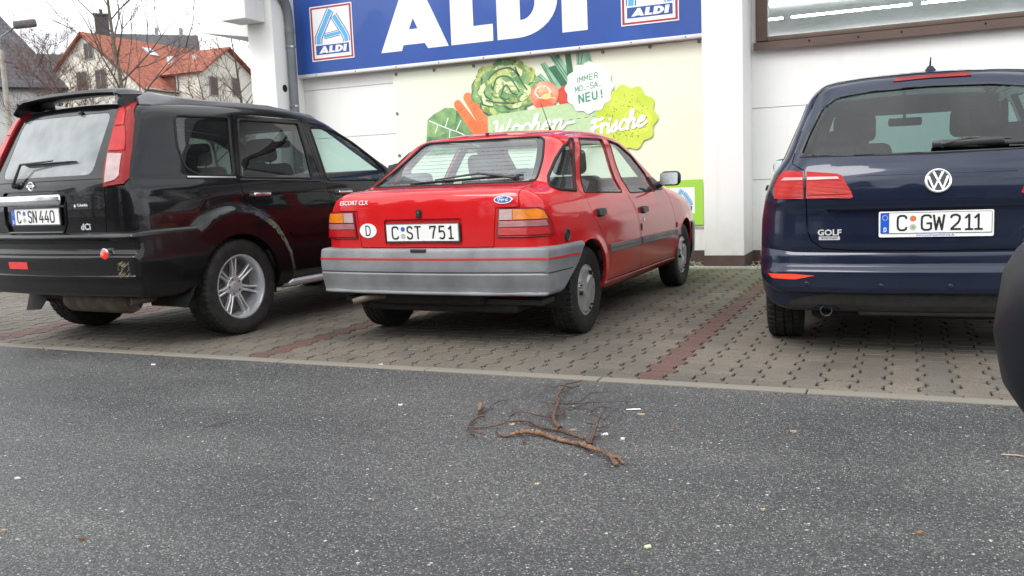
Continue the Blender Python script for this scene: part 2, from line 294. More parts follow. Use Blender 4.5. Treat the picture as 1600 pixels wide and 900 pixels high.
def strokes(txt, x, y, cw, ch, gap, sw, mp, mb, d=.002, smooth_=0):
    """letters as solid strokes; mp maps (u, v, depth) to a point"""
    for c in txt:
        if c == ' ': x += cw*.6; continue
        parts = []
        for st in GL[c]:
            P = [Vector((x+a*cw, y+b*ch)) for a, b in st]; cur = [P[0]]
            for i in range(1, len(P)):
                cur.append(P[i])
                if i < len(P)-1 and (P[i]-P[i-1]).normalized().dot((P[i+1]-P[i]).normalized()) < .55:
                    parts.append(cur); cur = [P[i]]
            parts.append(cur)
        for q_, P in enumerate(parts):
            if len(parts) > 1 and len(P) == 2 and c not in '-.!': e_ = (P[1]-P[0]).normalized()*sw*.28; P = [P[0]-e_, P[1]+e_]
            P = [tuple(p) for p in P]; d_ = d+q_*.00006
            V, F = ribbon(P, sw); n = len(V); e = 2*len(P)
            vs = [mp(u, v, d_) for u, v in V]+[mp(u, v, 0) for u, v in V]
            fs = [f for f in F]+[tuple(i+n for i in reversed(f)) for f in F]+[(2*i, 2*i+2, 2*i+2+n, 2*i+n) for i in range(len(P)-1)]+[(2*i+3, 2*i+1, 2*i+1+n, 2*i+3+n) for i in range(len(P)-1)]
            fs += [(1, 0, n, n+1), (n-2, n-1, 2*n-1, 2*n-2)]
            mb.add(vs, fs)
        x += (cw if c not in '1I.!' else cw*.62)+gap
    return x
# ---------------------------------------------------------------- car bodies: an analytic hull, meshed, cut into panels
def chaikin(P,n=2,closed=True):
    P=np.array(P,float)
    for _ in range(n):
        if closed:
            Q=np.roll(P,-1,0); P=np.stack([P*.75+Q*.25,P*.25+Q*.75],1).reshape(-1,2)
        else:
            A,B=P[:-1],P[1:]; M=np.stack([A*.75+B*.25,A*.25+B*.75],1).reshape(-1,2); P=np.vstack([P[:1],M[1:-1],P[-1:]])
    return P
def polysdf(u,v,P):
    d=np.full(u.shape,1e9); s=np.zeros(u.shape,bool); n=len(P)
    for i in range(n):
        a=P[i];b=P[(i+1)%n];e=b-a;wu=u-a[0];wv=v-a[1]
        t=np.clip((wu*e[0]+wv*e[1])/(e@e+1e-12),0,1)
        d=np.minimum(d,(wu-e[0]*t)**2+(wv-e[1]*t)**2)
        c=(a[1]>v)!=(b[1]>v)
        if abs(e[1])>1e-12:
            s^=c&(u<a[0]+e[0]*(v-a[1])/e[1])
    d=np.sqrt(d); return np.where(s,-d,d)
def sst(x,a,b):
    t=np.clip((x-a)/(b-a),0,1); return t*t*(3-2*t)
def smax(a,b,k):
    h=np.maximum(k-np.abs(a-b),0)/k; return np.maximum(a,b)+h*h*k*.25
def smooth_tab(tab,s=.03):
    t=np.array(tab,float); xs=np.linspace(t[0,0]-.2,t[-1,0]+.2,400); ys=np.interp(xs,t[:,0],t[:,1])
    k=max(1,int(s/(xs[1]-xs[0]))); ker=np.hanning(2*k+3)[1:-1]; ker/=ker.sum()
    yp=np.pad(ys,len(ker)//2,mode='edge'); return xs,np.convolve(yp,ker,'valid')[:len(xs)]
class Body:
    def __init__(s,prof,hw,tap,cr,cf,ct,k,flare=(),chz=(.9,1.2),chaik=2,khi=None,sm=.03,zt=None):
        s.P=chaikin(prof,chaik); s.hw=smooth_tab(hw,sm); s.tap=smooth_tab(tap,.15); s.cr,s.cf,s.ct,s.k=cr,cf,ct,k
        s.flare=flare; s.chz=chz; s.khi=khi if khi else k; s.off=0; s.zt=zt
    def f(s,Q):
        x=np.abs(Q[:,0]);y=Q[:,1];z=Q[:,2]
        w=sst(y,.3,1.8)
        yy=y-s.cr*x*x*(1-w)+s.cf*x*x*w
        zz=z+s.ct*x*x*sst(z,*s.chz)
        d1=polysdf(yy,zz,s.P)
        H=np.interp(z,*s.hw)-np.interp(y,*s.tap)
        for (cy,cz,r0,sg,a) in s.flare:
            r=np.hypot(y-cy,z-cz); H=H+a*np.exp(-np.maximum(r-r0,0)**2/sg**2)
        d2=x-H
        k=s.k+(s.khi-s.k)*sst(z,.85,1.25)
        return smax(d1,d2,k)-s.off
    def grad(s,Q,e=2e-3):
        g=np.stack([s.f(Q+np.eye(3)[i]*e)-s.f(Q-np.eye(3)[i]*e) for i in range(3)],1)
        return g/(np.linalg.norm(g,axis=1,keepdims=True)+1e-12)
def hull_shell(B, h, t=.022, z0=.1, z1=1.85, W=1.15, ymin=-1.25, ymax=3.75, zc=.62, name='hull', hz=None):
    """closed double-walled shell of the hull: material 0 outside, 1 inside"""
    hz = hz or h
    nx, ny, nz = int(2*W/h), int((ymax-ymin)/h), int((z1-z0)/hz)
    X = np.linspace(-W, W, nx+1); Y = np.linspace(ymin, ymax, ny+1); Z = np.linspace(z0, z1, nz+1); idm = {}; pts = []; fs = []
    def vid(i, j, k):
        q = (i, j, k)
        if q not in idm: idm[q] = len(pts); pts.append((X[i], Y[j], Z[k]))
        return idm[q]
    for j in range(ny):
        for k in range(nz):
            fs.append((vid(0, j, k), vid(0, j, k+1), vid(0, j+1, k+1), vid(0, j+1, k))); fs.append((vid(nx, j, k), vid(nx, j+1, k), vid(nx, j+1, k+1), vid(nx, j, k+1)))
    for i in range(nx):
        for k in range(nz):
            fs.append((vid(i, 0, k), vid(i+1, 0, k), vid(i+1, 0, k+1), vid(i, 0, k+1))); fs.append((vid(i, ny, k), vid(i, ny, k+1), vid(i+1, ny, k+1), vid(i+1, ny, k)))
    for i in range(nx):
        for j in range(ny):
            fs.append((vid(i, j, 0), vid(i, j+1, 0), vid(i+1, j+1, 0), vid(i+1, j, 0))); fs.append((vid(i, j, nz), vid(i+1, j, nz), vid(i+1, j+1, nz), vid(i, j+1, nz)))
    P = np.array(pts); ya, yb = B.anch if hasattr(B, 'anch') else (0, 2.4)
    zc_ = getattr(B, 'zc', zc); az = getattr(B, 'az', .15)
    A = np.stack([P[:, 0]*.5, np.clip(P[:, 1], ya, yb), zc_+(P[:, 2]-zc_)*az], 1)
    lo = np.zeros(len(P)); hi = np.ones(len(P))
    for _ in range(14):
        m = (lo+hi)/2; v = B.f(A+(P-A)*m[:, None]); ins = v < 0; lo = np.where(ins, m, lo); hi = np.where(ins, hi, m)
    S = A+(P-A)*((lo+hi)/2)[:, None]; N = B.grad(S); I = S-N*t; n = len(S)
    allf = fs+[tuple(i+n for i in reversed(f)) for f in fs]
    me = bpy.data.meshes.new(name); me.from_pydata(np.vstack([S, I]).tolist(), [], allf); me.update()
    me.polygons.foreach_set('material_index', [0]*len(fs)+[1]*len(fs))
    return me
def prism_me(polys, axis, a0, a1, mi=2):
    mb = MB()
    for p in polys: mb.prism(p, axis, a0, a1)
    me = mb.mesh('cut', 0)
    for m in (M['edge'],)*3: me.materials.append(m)
    me.polygons.foreach_set('material_index', [mi]*len(me.polygons)); return me
def boolean(me, cut, op):
    a = bpy.data.objects.new('a', me); b = bpy.data.objects.new('b', cut); COL.objects.link(a); COL.objects.link(b)
    while len(me.materials) < 3: me.materials.append(M['edge'])
    md = a.modifiers.new('b', 'BOOLEAN'); md.object = b; md.operation = op; md.solver = 'EXACT'; md.material_mode = 'INDEX'
    bpy.context.view_layer.update()
    r = bpy.data.meshes.new_from_object(a.evaluated_get(bpy.context.evaluated_depsgraph_get()))
    bpy.data.objects.remove(a); bpy.data.objects.remove(b); return r
def split_x(me):
    out = []
    for s in (1, -1):
        m = me.copy(); bm = bmesh.new(); bm.from_mesh(m); bmesh.ops.delete(bm, geom=[v for v in bm.verts if v.co.x*s < 0], context='VERTS'); bm.to_mesh(m); bm.free(); out.append(m)
    return out
def panel(shell, poly, axis, a0, a1, gap=.005):
    """cut a panel out of a shell, leaving a real gap round it"""
    p = boolean(shell, prism_me([offs(poly, -gap*.5)], axis, a0, a1), 'INTERSECT')
    s = boolean(shell, prism_me([offs(poly, gap*.5)], axis, a0, a1), 'DIFFERENCE'); return s, p
def finish(me, B, name, mats, parent, label=None):
    """link a cut panel and give its outer faces the hull's own smooth normals"""
    me.materials.clear()
    for m in mats: me.materials.append(m)
    n = len(me.vertices); co = np.empty(n*3); me.vertices.foreach_get('co', co); co = co.reshape(-1, 3)
    mi = np.empty(len(me.polygons), int); me.polygons.foreach_get('material_index', mi)
    me.polygons.foreach_set('use_smooth', [True]*len(me.polygons))
    lv = np.empty(len(me.loops), int); me.loops.foreach_get('vertex_index', lv)
    lt = np.empty(len(me.polygons), int); me.polygons.foreach_get('loop_total', lt)
    fn = np.empty(len(me.polygons)*3); me.polygons.foreach_get('normal', fn); fn = fn.reshape(-1, 3); fnl = np.repeat(fn, lt, 0); mil = np.repeat(mi, lt)
    N = fnl.copy(); out = mil == 0
    if B is not None and out.any():
        used = np.unique(lv[out]); g = np.zeros((n, 3)); g[used] = B.grad(co[used]); gl = g[lv]
        ok = out & ((gl*fnl).sum(1) > .5); N[ok] = gl[ok]
    me.normals_split_custom_set(N.tolist())
    o = link(name, me, None, parent)
    if label: o['label'] = label
    return o
def project(B, U, V, axis, side=1, far=None):
    """points (U, V) of a side (y, z), rear (x, z) or top (x, y) view onto the hull; returns points and normals"""
    U = np.asarray(U, float); V = np.asarray(V, float); n = len(U)
    if axis == 'x': O = np.stack([np.full(n, 1.2*side), U, V], 1); D = np.array([-1.*side, 0, 0]); L = 1.15
    elif axis == 'y': O = np.stack([U, np.full(n, -1.4 if side > 0 else 3.9), V], 1); D = np.array([0, 1.*side, 0]); L = 2.4
    else: O = np.stack([U, V, np.full(n, 2.0)], 1); D = np.array([0, 0, -1.]); L = 1.6
    hit = np.full(n, L); prev = np.zeros(n); done = np.zeros(n, bool)
    for t in np.arange(.02, L, .02):
        v = B.f(O+D*t); new = (v < 0) & ~done; hit[new] = t; done |= new
        if done.all(): break
    lo = hit-.02; hi = hit.copy()
    for _ in range(12):
        m = (lo+hi)/2; ins = B.f(O+D*m[:, None]) < 0; hi = np.where(ins, m, hi); lo = np.where(ins, lo, m)
    P = O+D*hi[:, None]; return P, B.grad(P)
def patch_me(B, poly, axis, side=1, off=.003, depth=.006, step=.03, closed=True):
    """a sheet that follows the hull inside an outline"""
    poly = [tuple(p) for p in poly]; us = [p[0] for p in poly]; vs = [p[1] for p in poly]; n = len(poly)
    P2 = []
    for i in range(n):
        a = Vector(poly[i]); b = Vector(poly[(i+1) % n]); k = max(1, int((b-a).length/step))
        for q in range(k): P2.append(tuple(a.lerp(b, q/k)))
    nb = len(P2); pts = list(P2)
    Pn = np.array(P2)
    gx, gy = np.meshgrid(np.arange(min(us)+step*.5, max(us), step), np.arange(min(vs)+step*.5, max(vs), step)); g = np.stack([gx.ravel(), gy.ravel()], 1)
    if len(g):
        d = polysdf(g[:, 0], g[:, 1], Pn); pts += [tuple(q) for q in g[d < -step*.35]]
    r = geometry.delaunay_2d_cdt([Vector(p) for p in pts], [(i, (i+1) % nb) for i in range(nb)], [list(range(nb))], 1, 1e-5)
    V2 = np.array([tuple(v) for v in r[0]]); F = [tuple(f) for f in r[2]]
    S, N = project(B, V2[:, 0], V2[:, 1], axis, side)
    T = S+N*off; m = len(T); verts = T.tolist(); faces = []
    for f in F:
        a, b, c = T[f[0]], T[f[1]], T[f[2]]; nn = np.cross(b-a, c-a); faces.append(f if nn @ N[f[0]] > 0 else tuple(reversed(f)))
    nf = len(faces)
    if depth:
        verts += (S+N*(off-depth)).tolist(); edges = {}
        for f in faces:
            for i in range(len(f)):
                e = (f[i], f[(i+1) % len(f)]); edges[e] = 1
        rim = [e for e in edges if (e[1], e[0]) not in edges]
        faces += [(e[1], e[0], e[0]+m, e[1]+m) for e in rim]
        if closed: faces += [tuple(i+m for i in reversed(f)) for f in faces[:nf]]
    me = bpy.data.meshes.new('patch'); me.from_pydata(verts, [], faces); me.update()
    me.polygons.foreach_set('use_smooth', [True]*len(me.polygons))
    NL = []; NN = N.tolist()
    for i, p in enumerate(me.polygons):
        for v in p.vertices: NL.append(NN[v] if i < nf else tuple(p.normal))
    me.normals_split_custom_set(NL); return me
def patch(name, B, poly, axis, m, parent, side=1, off=.003, depth=.006, step=.03, label=None):
    o = link(name, patch_me(B, poly, axis, side, off, depth, step), m, parent)
    if label: o['label'] = label
    return o
def hull_line(mb, B, P, axis, r, side=1, off=0, closed=False, step=.03, n=6, flat=None):
    pts = []
    P = list(P)+([P[0]] if closed else [])
    for i in range(len(P)-1):
        a = Vector(P[i]); b = Vector(P[i+1]); k = max(1, int((b-a).length/step))
        for q in range(k): pts.append(tuple(a.lerp(b, q/k)))
    if not closed: pts.append(tuple(P[-1]))
    S, N = project(B, [p[0] for p in pts], [p[1] for p in pts], axis, side); S = S+N*off
    L = S.tolist()
    if closed: L.append(L[0])
    mb.tube(L, r, n, cap=not closed); return mb
def cutout(B, poly, axis, side, off, depth, step=.03): # a solid that follows the hull, for shallow recesses
    me = patch_me(B, poly, axis, side, off, depth, step, True)
    for m in (M['edge'],)*3: me.materials.append(m)
    me.polygons.foreach_set('material_index', [0]*len(me.polygons)); return me

RED=Body(prof=[(-.42,.24),(-.58,.37),(-.69,.45),(-.705,.62),(-.712,.80),(-.705,.92),(-.68,.97),(-.60,.992),(-.44,1.0),(-.35,1.02),(-.12,1.155),(.06,1.27),(.15,1.33),(.25,1.357),(.45,1.377),(.75,1.392),(1.05,1.395),(1.35,1.378),(1.56,1.335),(1.82,1.19),(2.08,1.02),(2.2,.945),(2.35,.915),(2.75,.85),(3.1,.76),(3.25,.68),(3.3,.55),(3.3,.32),(3.2,.22),(1.5,.19),(0,.20)],
 hw=[(.2,.76),(.27,.80),(.35,.822),(.5,.84),(.6,.845),(.70,.845),(.80,.832),(.88,.81),(.94,.775),(1.0,.735),(1.3,.615),(1.4,.56)],
 tap=[(-.75,.06),(-.5,.03),(-.1,.01),(.4,0),(2.3,0),(2.8,.03),(3.3,.11)],cr=.10,cf=.16,ct=.10,k=.13,khi=.12,
 flare=[(0,.28,.33,.05,.012),(2.525,.28,.33,.05,.012)])
BLK=Body(prof=[(-.80,.36),(-.865,.5),(-.885,.80),(-.885,1.05),(-.865,1.14),(-.78,1.32),(-.66,1.56),(-.60,1.635),(-.45,1.665),(.3,1.682),(.9,1.672),(1.25,1.63),(1.45,1.56),(1.75,1.40),(2.15,1.17),(2.3,1.10),(2.7,1.06),(3.2,.97),(3.42,.85),(3.5,.6),(3.48,.35),(3.3,.25),(1.5,.27),(0,.27)],
 hw=[(.25,.82),(.4,.865),(.55,.875),(.75,.872),(.9,.868),(1.0,.86),(1.07,.845),(1.13,.815),(1.3,.765),(1.55,.68),(1.7,.62)],
 tap=[(-.95,.10),(-.7,.05),(-.3,.012),(.2,0),(2.3,0),(2.9,.03),(3.5,.12)],cr=.09,cf=.2,ct=.07,k=.14,khi=.10,chz=(1.1,1.5))
BLU=Body(prof=[(-.60,.24),(-.66,.40),(-.66,.56),(-.675,.60),(-.665,.80),(-.68,.84),(-.66,.97),(-.60,1.075),(-.46,1.24),(-.30,1.45),(-.27,1.50),(-.15,1.535),(.3,1.565),(.9,1.57),(1.3,1.54),(1.6,1.46),(2.3,1.10),(2.5,1.0),(2.9,.92),(3.3,.78),(3.45,.6),(3.45,.3),(3.3,.2),(0,.2)],
 hw=[(.2,.83),(.3,.88),(.45,.90),(.6,.905),(.75,.90),(.88,.88),(1.0,.835),(1.08,.775),(1.3,.68),(1.5,.605),(1.6,.58)],
 tap=[(-.75,.07),(-.5,.035),(-.1,.01),(.2,0),(2.3,0),(2.9,.03),(3.5,.14)],cr=.13,cf=.2,ct=.10,k=.18,khi=.12,chz=(1.1,1.45))
# ---------------------------------------------------------------- car parts shared by all cars
def frame_at(B, u, v, axis='y', side=1):
    """point on the hull plus right / up / normal directions there"""
    P, N = project(B, [u], [v], axis, side); n = Vector(N[0]); p = Vector(P[0])
    if abs(n.z) > .95: up = Vector((0, 1, 0))
    else: up = Vector((0, 0, 1))
    rt = up.cross(n).normalized(); up = n.cross(rt).normalized(); return p, rt, up, n
def mapper(p, rt, up, n, off=0): return lambda u, v, d: tuple(p+rt*u+up*v+n*(d+off))
def put_text(name, txt, size, fr, m, parent, off=0, ext=.0012, bold=0, shear=0, xs=1, label=None):
    V, F = text_mesh(txt, size, ext, bold, 'CENTER', shear, xs); p, rt, up, n = fr; mb = MB(); mb.add([p+rt*x+up*y+n*(z+ext+off) for x, y, z in V], F)
    o = mb.build(name, m, parent, smooth=0, fix=False)
    if label: o['label'] = label
    return o
def plate(parent, fr, groups, seal_x, seal, seal2, blue=True, foot=None, W=.52):
    """registration plate: holder, white plate, black characters, seals; fr = centre frame"""
    p, rt, up, n = fr; mp = mapper(*fr)
    def slab(P, d0, d1, m, name, par):
        mb = MB(); k = len(P); mb.add([mp(u, v, d1) for u, v in P]+[mp(u, v, d0) for u, v in P], [tuple(range(k)), tuple(range(2*k-1, k-1, -1))]+[(i, i+k, (i+1) % k+k, (i+1) % k) for i in range(k)])
        return mb.build(name, m, par, smooth=0)
    pl = slab(rrect(-W/2-.007, W/2+.007, -.073 if foot else -.062, .060, .008), -.004, .007, M['white_print'] if foot and foot[2] == 'eu_blue' else M['plastic'], 'plate_holder', parent)
    slab(rrect(-W/2, W/2, -.055, .055, .006), .0071, .0095, M['white_print'], 'number_plate', pl)
    rim = MB(); P = rrect(-W/2+.002, W/2-.002, -.053, .053, .006); V, F = ribbon(P+[P[0]], .0024); rim.add([mp(u, v, .0102) for u, v in V], F); rim.build('plate_border', M['ink'], pl, smooth=0, fix=False)
    if blue: slab([(-W/2+.003, -.051), (-W/2+.043, -.051), (-W/2+.043, .051), (-W/2+.003, .051)], .0096, .0101, M['eu_blue'], 'blue_band', pl)
    ch = MB()
    for txt, x0, cw, gap in groups: strokes(txt, x0, -.037, cw, .074, gap, .0098, mapper(p, rt, up, n, .0096), ch, .0015)
    ch.build('plate_characters', M['ink'], pl, smooth=0)
    for v, m_, r_ in ((.022, seal, .0150), (-.022, seal2, .0165)):
        s_ = slab([(seal_x+r_*math.cos(2*math.pi*i/24), v+r_*math.sin(2*math.pi*i/24)) for i in range(24)], .0096, .0106, M[m_] if m_ == seal else M['seal_grey'], 'plate_seal', pl)
        if m_ != seal: slab([(seal_x+.008*math.cos(2*math.pi*i/6), v+.008*math.sin(2*math.pi*i/6)) for i in range(6)], .0107, .0112, M[m_], 'seal_crest', pl) if m_ != 'seal_grey' else None
    if blue:
        b = MB(); strokes('D', -W/2+.017, -.044, .012, .020, 0, .0036, mapper(p, rt, up, n, .0102), b, .0006)
        for i in range(12):
            a = 2*math.pi*i/12; c = (-W/2+.023+.0125*math.cos(a), .028+.0125*math.sin(a)); b.add([mp(c[0]+.0022*math.cos(q), c[1]+.0022*math.sin(q), .0106) for q in (0, 1.57, 3.14, 4.71)], [(0, 1, 2, 3)])
        b.build('country_mark', M['white_print'], pl, smooth=0, fix=False)
    if foot: put_text('dealer_lettering', foot[0], foot[1], (p+up*-.064, rt, up, n), M[foot[2]], pl, off=.0072, ext=.0004)
    return pl
def ring_pts(B, z, y_end, n=60, yo=-.1, z1=None, sides=(1, -1)):
    """points round the rear of the hull at height z, from the right side to the left"""
    a0 = math.atan2(y_end-yo, .85); A = np.linspace(a0, -math.pi-a0, n); D = np.stack([np.cos(A), np.sin(A), np.zeros(n)], 1); O = np.stack([np.zeros(n), np.full(n, yo), np.full(n, z)], 1)
    if z1 is not None: O[:, 2] = z+(z1-z)*np.clip((np.abs(D[:, 0])-.75)/.25, 0, 1)
    lo = np.zeros(n); hi = np.full(n, 1.5)
    for _ in range(18):
        m = (lo+hi)/2; i = B.f(O+D*m[:, None]) < 0; lo = np.where(i, m, lo); hi = np.where(i, hi, m)
    P = O+D*hi[:, None]; return P, B.grad(P)
def ring_strip(mb, B, z, h, y_end, off=.002, z1=None, n=60):
    """a thin raised band round the rear of the hull"""
    P, N = ring_pts(B, z, y_end, n, z1=z1); T = P+N*off; up = np.array([0, 0, h/2]); vs = []; fs = []
    for i in range(n): vs += [tuple(P[i]-up), tuple(T[i]-up), tuple(T[i]+up), tuple(P[i]+up)]
    for i in range(n-1):
        for j in range(3): fs.append((i*4+j, i*4+j+1, i*4+j+5, i*4+j+4))
    mb.add(vs, fs)
def tyre(parent, od, w, rim, side, c, ribs=True):
    """tyre with grooved tread; side=+1 puts the outer face towards +x"""
    t = empty('wheel', c); t.parent = parent
    R0 = od/2; rr = rim/2; hw = w/2
    prof = [(-hw*.80, rr-.004), (-hw*.93, rr+.012), (-hw, (R0+rr)/2), (-hw*.97, R0-.028), (-hw*.90, R0-.010)]
    tr = [-.80, -.52, -.50, -.44, -.42, -.06, -.04, .04, .06, .42, .44, .50, .52, .80]
    for q in tr:
        g = -.007 if q in (-.50, -.44, -.04, .04, .44, .50) else 0; prof.append((hw*q, R0-.002*(q*q)*2+g))
    prof += [(hw*.90, R0-.010), (hw*.97, R0-.028), (hw, (R0+rr)/2+.01), (hw*.985, (R0+rr)/2-.004), (hw*.93, rr+.014), (hw*.88, rr+.004), (hw*.80, rr-.004)]
    nb = 5; ne = len(prof)-7
    def rf(k, j):
        if 3 <= j <= nb+1 or ne-2 <= j <= ne+1: return -.006 if k % 4 == 0 else 0
        if nb+4 <= j <= ne-5: return -.005 if (k+2) % 5 == 0 else 0
        return 0
    mb = MB(); mb.lathe(prof, 200, 'x', (0, 0, 0), side, rf); mb.build('tyre', M['tyre'], t, smooth=28)
    return t
def place(me_mb, fn): pass
def rim_barrel(mb, rr, hw, side):
    mb.lathe([(hw*.86, rr+.004), (hw*.90, rr+.002), (hw*.88, rr-.008), (hw*.78, rr-.014), (hw*.5, rr-.022), (-hw*.6, rr-.03), (-hw*.8, rr-.006), (-hw*.86, rr+.004)], 72, 'x', (0, 0, 0), side)
def disc(parent, r, x, side):
    mb = MB(); mb.lathe([(x, .001), (x, r), (x-.02, r), (x-.02, .001)], 48, 'x', (0, 0, 0), side); mb.build('brake_disc', M['brake'], parent)
def alloy_rim(parent, rr, hw, side, n=7):
    rim = MB(); rim_barrel(rim, rr, hw, side); o = rim.build('rim', M['alloy'], parent, smooth=40)
    sp = MB()
    for i in range(n):
        a0 = R(90+360*i/n)
        for s in (-1, 1):
            P = []  # twin spoke: from the hub disc outwards, splitting slightly
            st = [(.050, .016, .030, .020), (.085, .012, .036, .016), (.120, .013, .042, .013), (rr-.010, .022, .046, .012)]
            vs = []
            for (r_, off_, hx, wd) in st:
                for (du, dx) in ((-wd*.62, -.030), (-wd*.62, -.004), (-wd*.25, 0), (wd*.25, 0), (wd*.62, -.004), (wd*.62, -.030)):
                    u = s*off_+du; x = side*(hx+dx); ca, sa = math.cos(a0), math.sin(a0); vs.append((x, r_*ca-u*sa, r_*sa+u*ca))
            fs = []
            for k in range(len(st)-1):
                for j in range(6): fs.append((k*6+j, k*6+(j+1) % 6, (k+1)*6+(j+1) % 6, (k+1)*6+j))
            fs += [tuple(range(6)), tuple(range((len(st)-1)*6, len(st)*6))]; sp.add(vs, fs)
    sp.lathe([(.010, .075), (.030, .074), (.034, .066), (.030, .050), (.030, .036), (.040, .032), (.042, .022), (.0425, .0005)], 48, 'x', (0, 0, 0), side)
    sp.build('spokes', M['alloy'], o, smooth=30)
    nuts = MB()
    for i in range(5):
        a = R(90+72*i+20); nuts.lathe([(.024, .0005), (.024, .009), (.033, .009), (.034, .0005)], 6, 'x', (0, .055*math.cos(a), .055*math.sin(a)), side)
    nuts.build('wheel_nuts', M['steel'], o, smooth=0)
def hubcap(parent, rr, hw, side):
    """pressed wheel trim with a swirl of three large raised vanes and dark slots"""
    n = 96; rings = [(.0005, 0), (.02, .002), (.045, .003), (.065, .003), (.085, .002), (.105, .000), (.125, -.002), (.140, -.004), (rr-.012, -.004), (rr-.004, -.001), (rr+.004, -.006), (rr+.005, -.016)]
    rs = np.array([r for r, _ in rings]); vs = []
    for k in range(n):
        a = 2*math.pi*k/n
        for j, (r_, dx) in enumerate(rings):
            ph = (a*3/(2*math.pi)+r_*5.0) % 1.0
            vane = (ph**1.5) if .03 < r_ < rr-.018 else 0
            x = hw*.93+dx+vane*.013*min(1, r_/.07)-.006; vs.append((side*x, r_*math.cos(side*a), r_*math.sin(side*a)))
    m = len(rings); fs = [(k*m+j, ((k+1) % n)*m+j, ((k+1) % n)*m+j+1, k*m+j+1) for k in range(n) for j in range(m-1)]
    mb = MB(); mb.add(vs, fs); o = mb.build('hubcap', M['hubcap'], parent, smooth=25)
    sl = MB()
    for i in range(3):
        for r0, r1, w_, ph0 in ((.108, .132, .015, .02), (.114, .134, .009, -.32)):
            a = R(120*i)+ph0-r0*10; P = []
            for (rq, da) in ((r0, 0), (r1, .05), (r1, .05+w_/r1), (r0+.012, w_/r0*.5)):
                q = side*(a+da); P.append((side*(hw*.93+.016), rq*math.cos(q), rq*math.sin(q)))
            P2 = [(p[0]-side*.03, p[1], p[2]) for p in P]; sl.add(P+P2, [(0, 1, 2, 3), (7, 6, 5, 4)]+[(i_, i_+4, (i_+1) % 4+4, (i_+1) % 4) for i_ in range(4)])
    sl.build('trim_slots', M['edge'], o, smooth=0)
def plain_rim(parent, rr, hw, side):
    mb = MB(); rim_barrel(mb, rr, hw, side)
    mb.lathe([(hw*.5, rr-.02), (hw*.72, rr*.75), (hw*.68, rr*.4), (hw*.75, .04), (hw*.76, .0005)], 48, 'x', (0, 0, 0), side); mb.build('rim', M['alloy'], parent)
def wheel_set(root, od, w, rim, track_r, track_f, wb, kind):
    for (x, y) in ((track_r/2, 0), (-track_r/2, 0), (track_f/2, wb), (-track_f/2, wb)):
        s = 1 if x > 0 else -1; t = tyre(root, od, w, rim, s, (x, y, od/2)); rr = rim/2
        if kind == 'alloy': alloy_rim(t, rr, w/2, s)
        elif kind == 'cap': hubcap(t, rr, w/2, s)
        else: plain_rim(t, rr, w/2, s)
        disc(t, rr*.78, 0.0, s)
def arches(shell, c, r, wb, x0=.42):
    mb = MB()
    for y in (0, wb):
        for s in (1, -1):
            cy, cz = c; P = [(y+cy+r*math.cos(2*math.pi*k/48), cz+r*math.sin(2*math.pi*k/48)) for k in range(48)]
            mb.prism(P, 'x', *((x0, 1.25) if s > 0 else (-1.25, -x0)))
    me = mb.mesh('cut', 0)
    for m in (M['edge'],)*3: me.materials.append(m)
    me.polygons.foreach_set('material_index', [2]*len(me.polygons)); return boolean(shell, me, 'DIFFERENCE')
def liners(root, c, r, wb, x0, x1):
    for y in (0, wb):
        for s in (1, -1):
            n = 28; vs = []; cy, cz = c
            for k in range(n+1):
                a = R(-12+204*k/n)
                for x in (x1, x0): vs.append((s*x, y+cy+r*math.cos(a), cz+r*math.sin(a)))
                vs.append((s*x0, y+cy+r*.2*math.cos(a), cz+r*.2*math.sin(a)))
            fs = [(k*3+j, k*3+3+j, k*3+4+j, k*3+1+j) for k in range(n) for j in (0, 1)]
            mb = MB(); mb.add(vs, fs); mb.build('wheel_arch_liner', M['rubber'], root, smooth=50)
def seat(root, x, y, z, m, w=.48, head=True, hz=.0):
    s = MB(); s.box((x, y+.22, z), (w, .50, .16), bev=.06); s.build('seat_cushion', m, root)
    s = MB(); s.box((x, y-.06, z+.33), (w, .14, .58), bev=.06, rx=R(14)); b = s.build('seat_back', m, root)
    if head:
        s = MB(); s.box((x, y-.165, z+.72+hz), (.27, .10, .19), bev=.05, rx=R(10)); s.tube([(x-.06, y-.13, z+.58), (x-.06, y-.16, z+.68+hz)], .006); s.tube([(x+.06, y-.13, z+.58), (x+.06, y-.16, z+.68+hz)], .006); s.build('headrest', m, b)
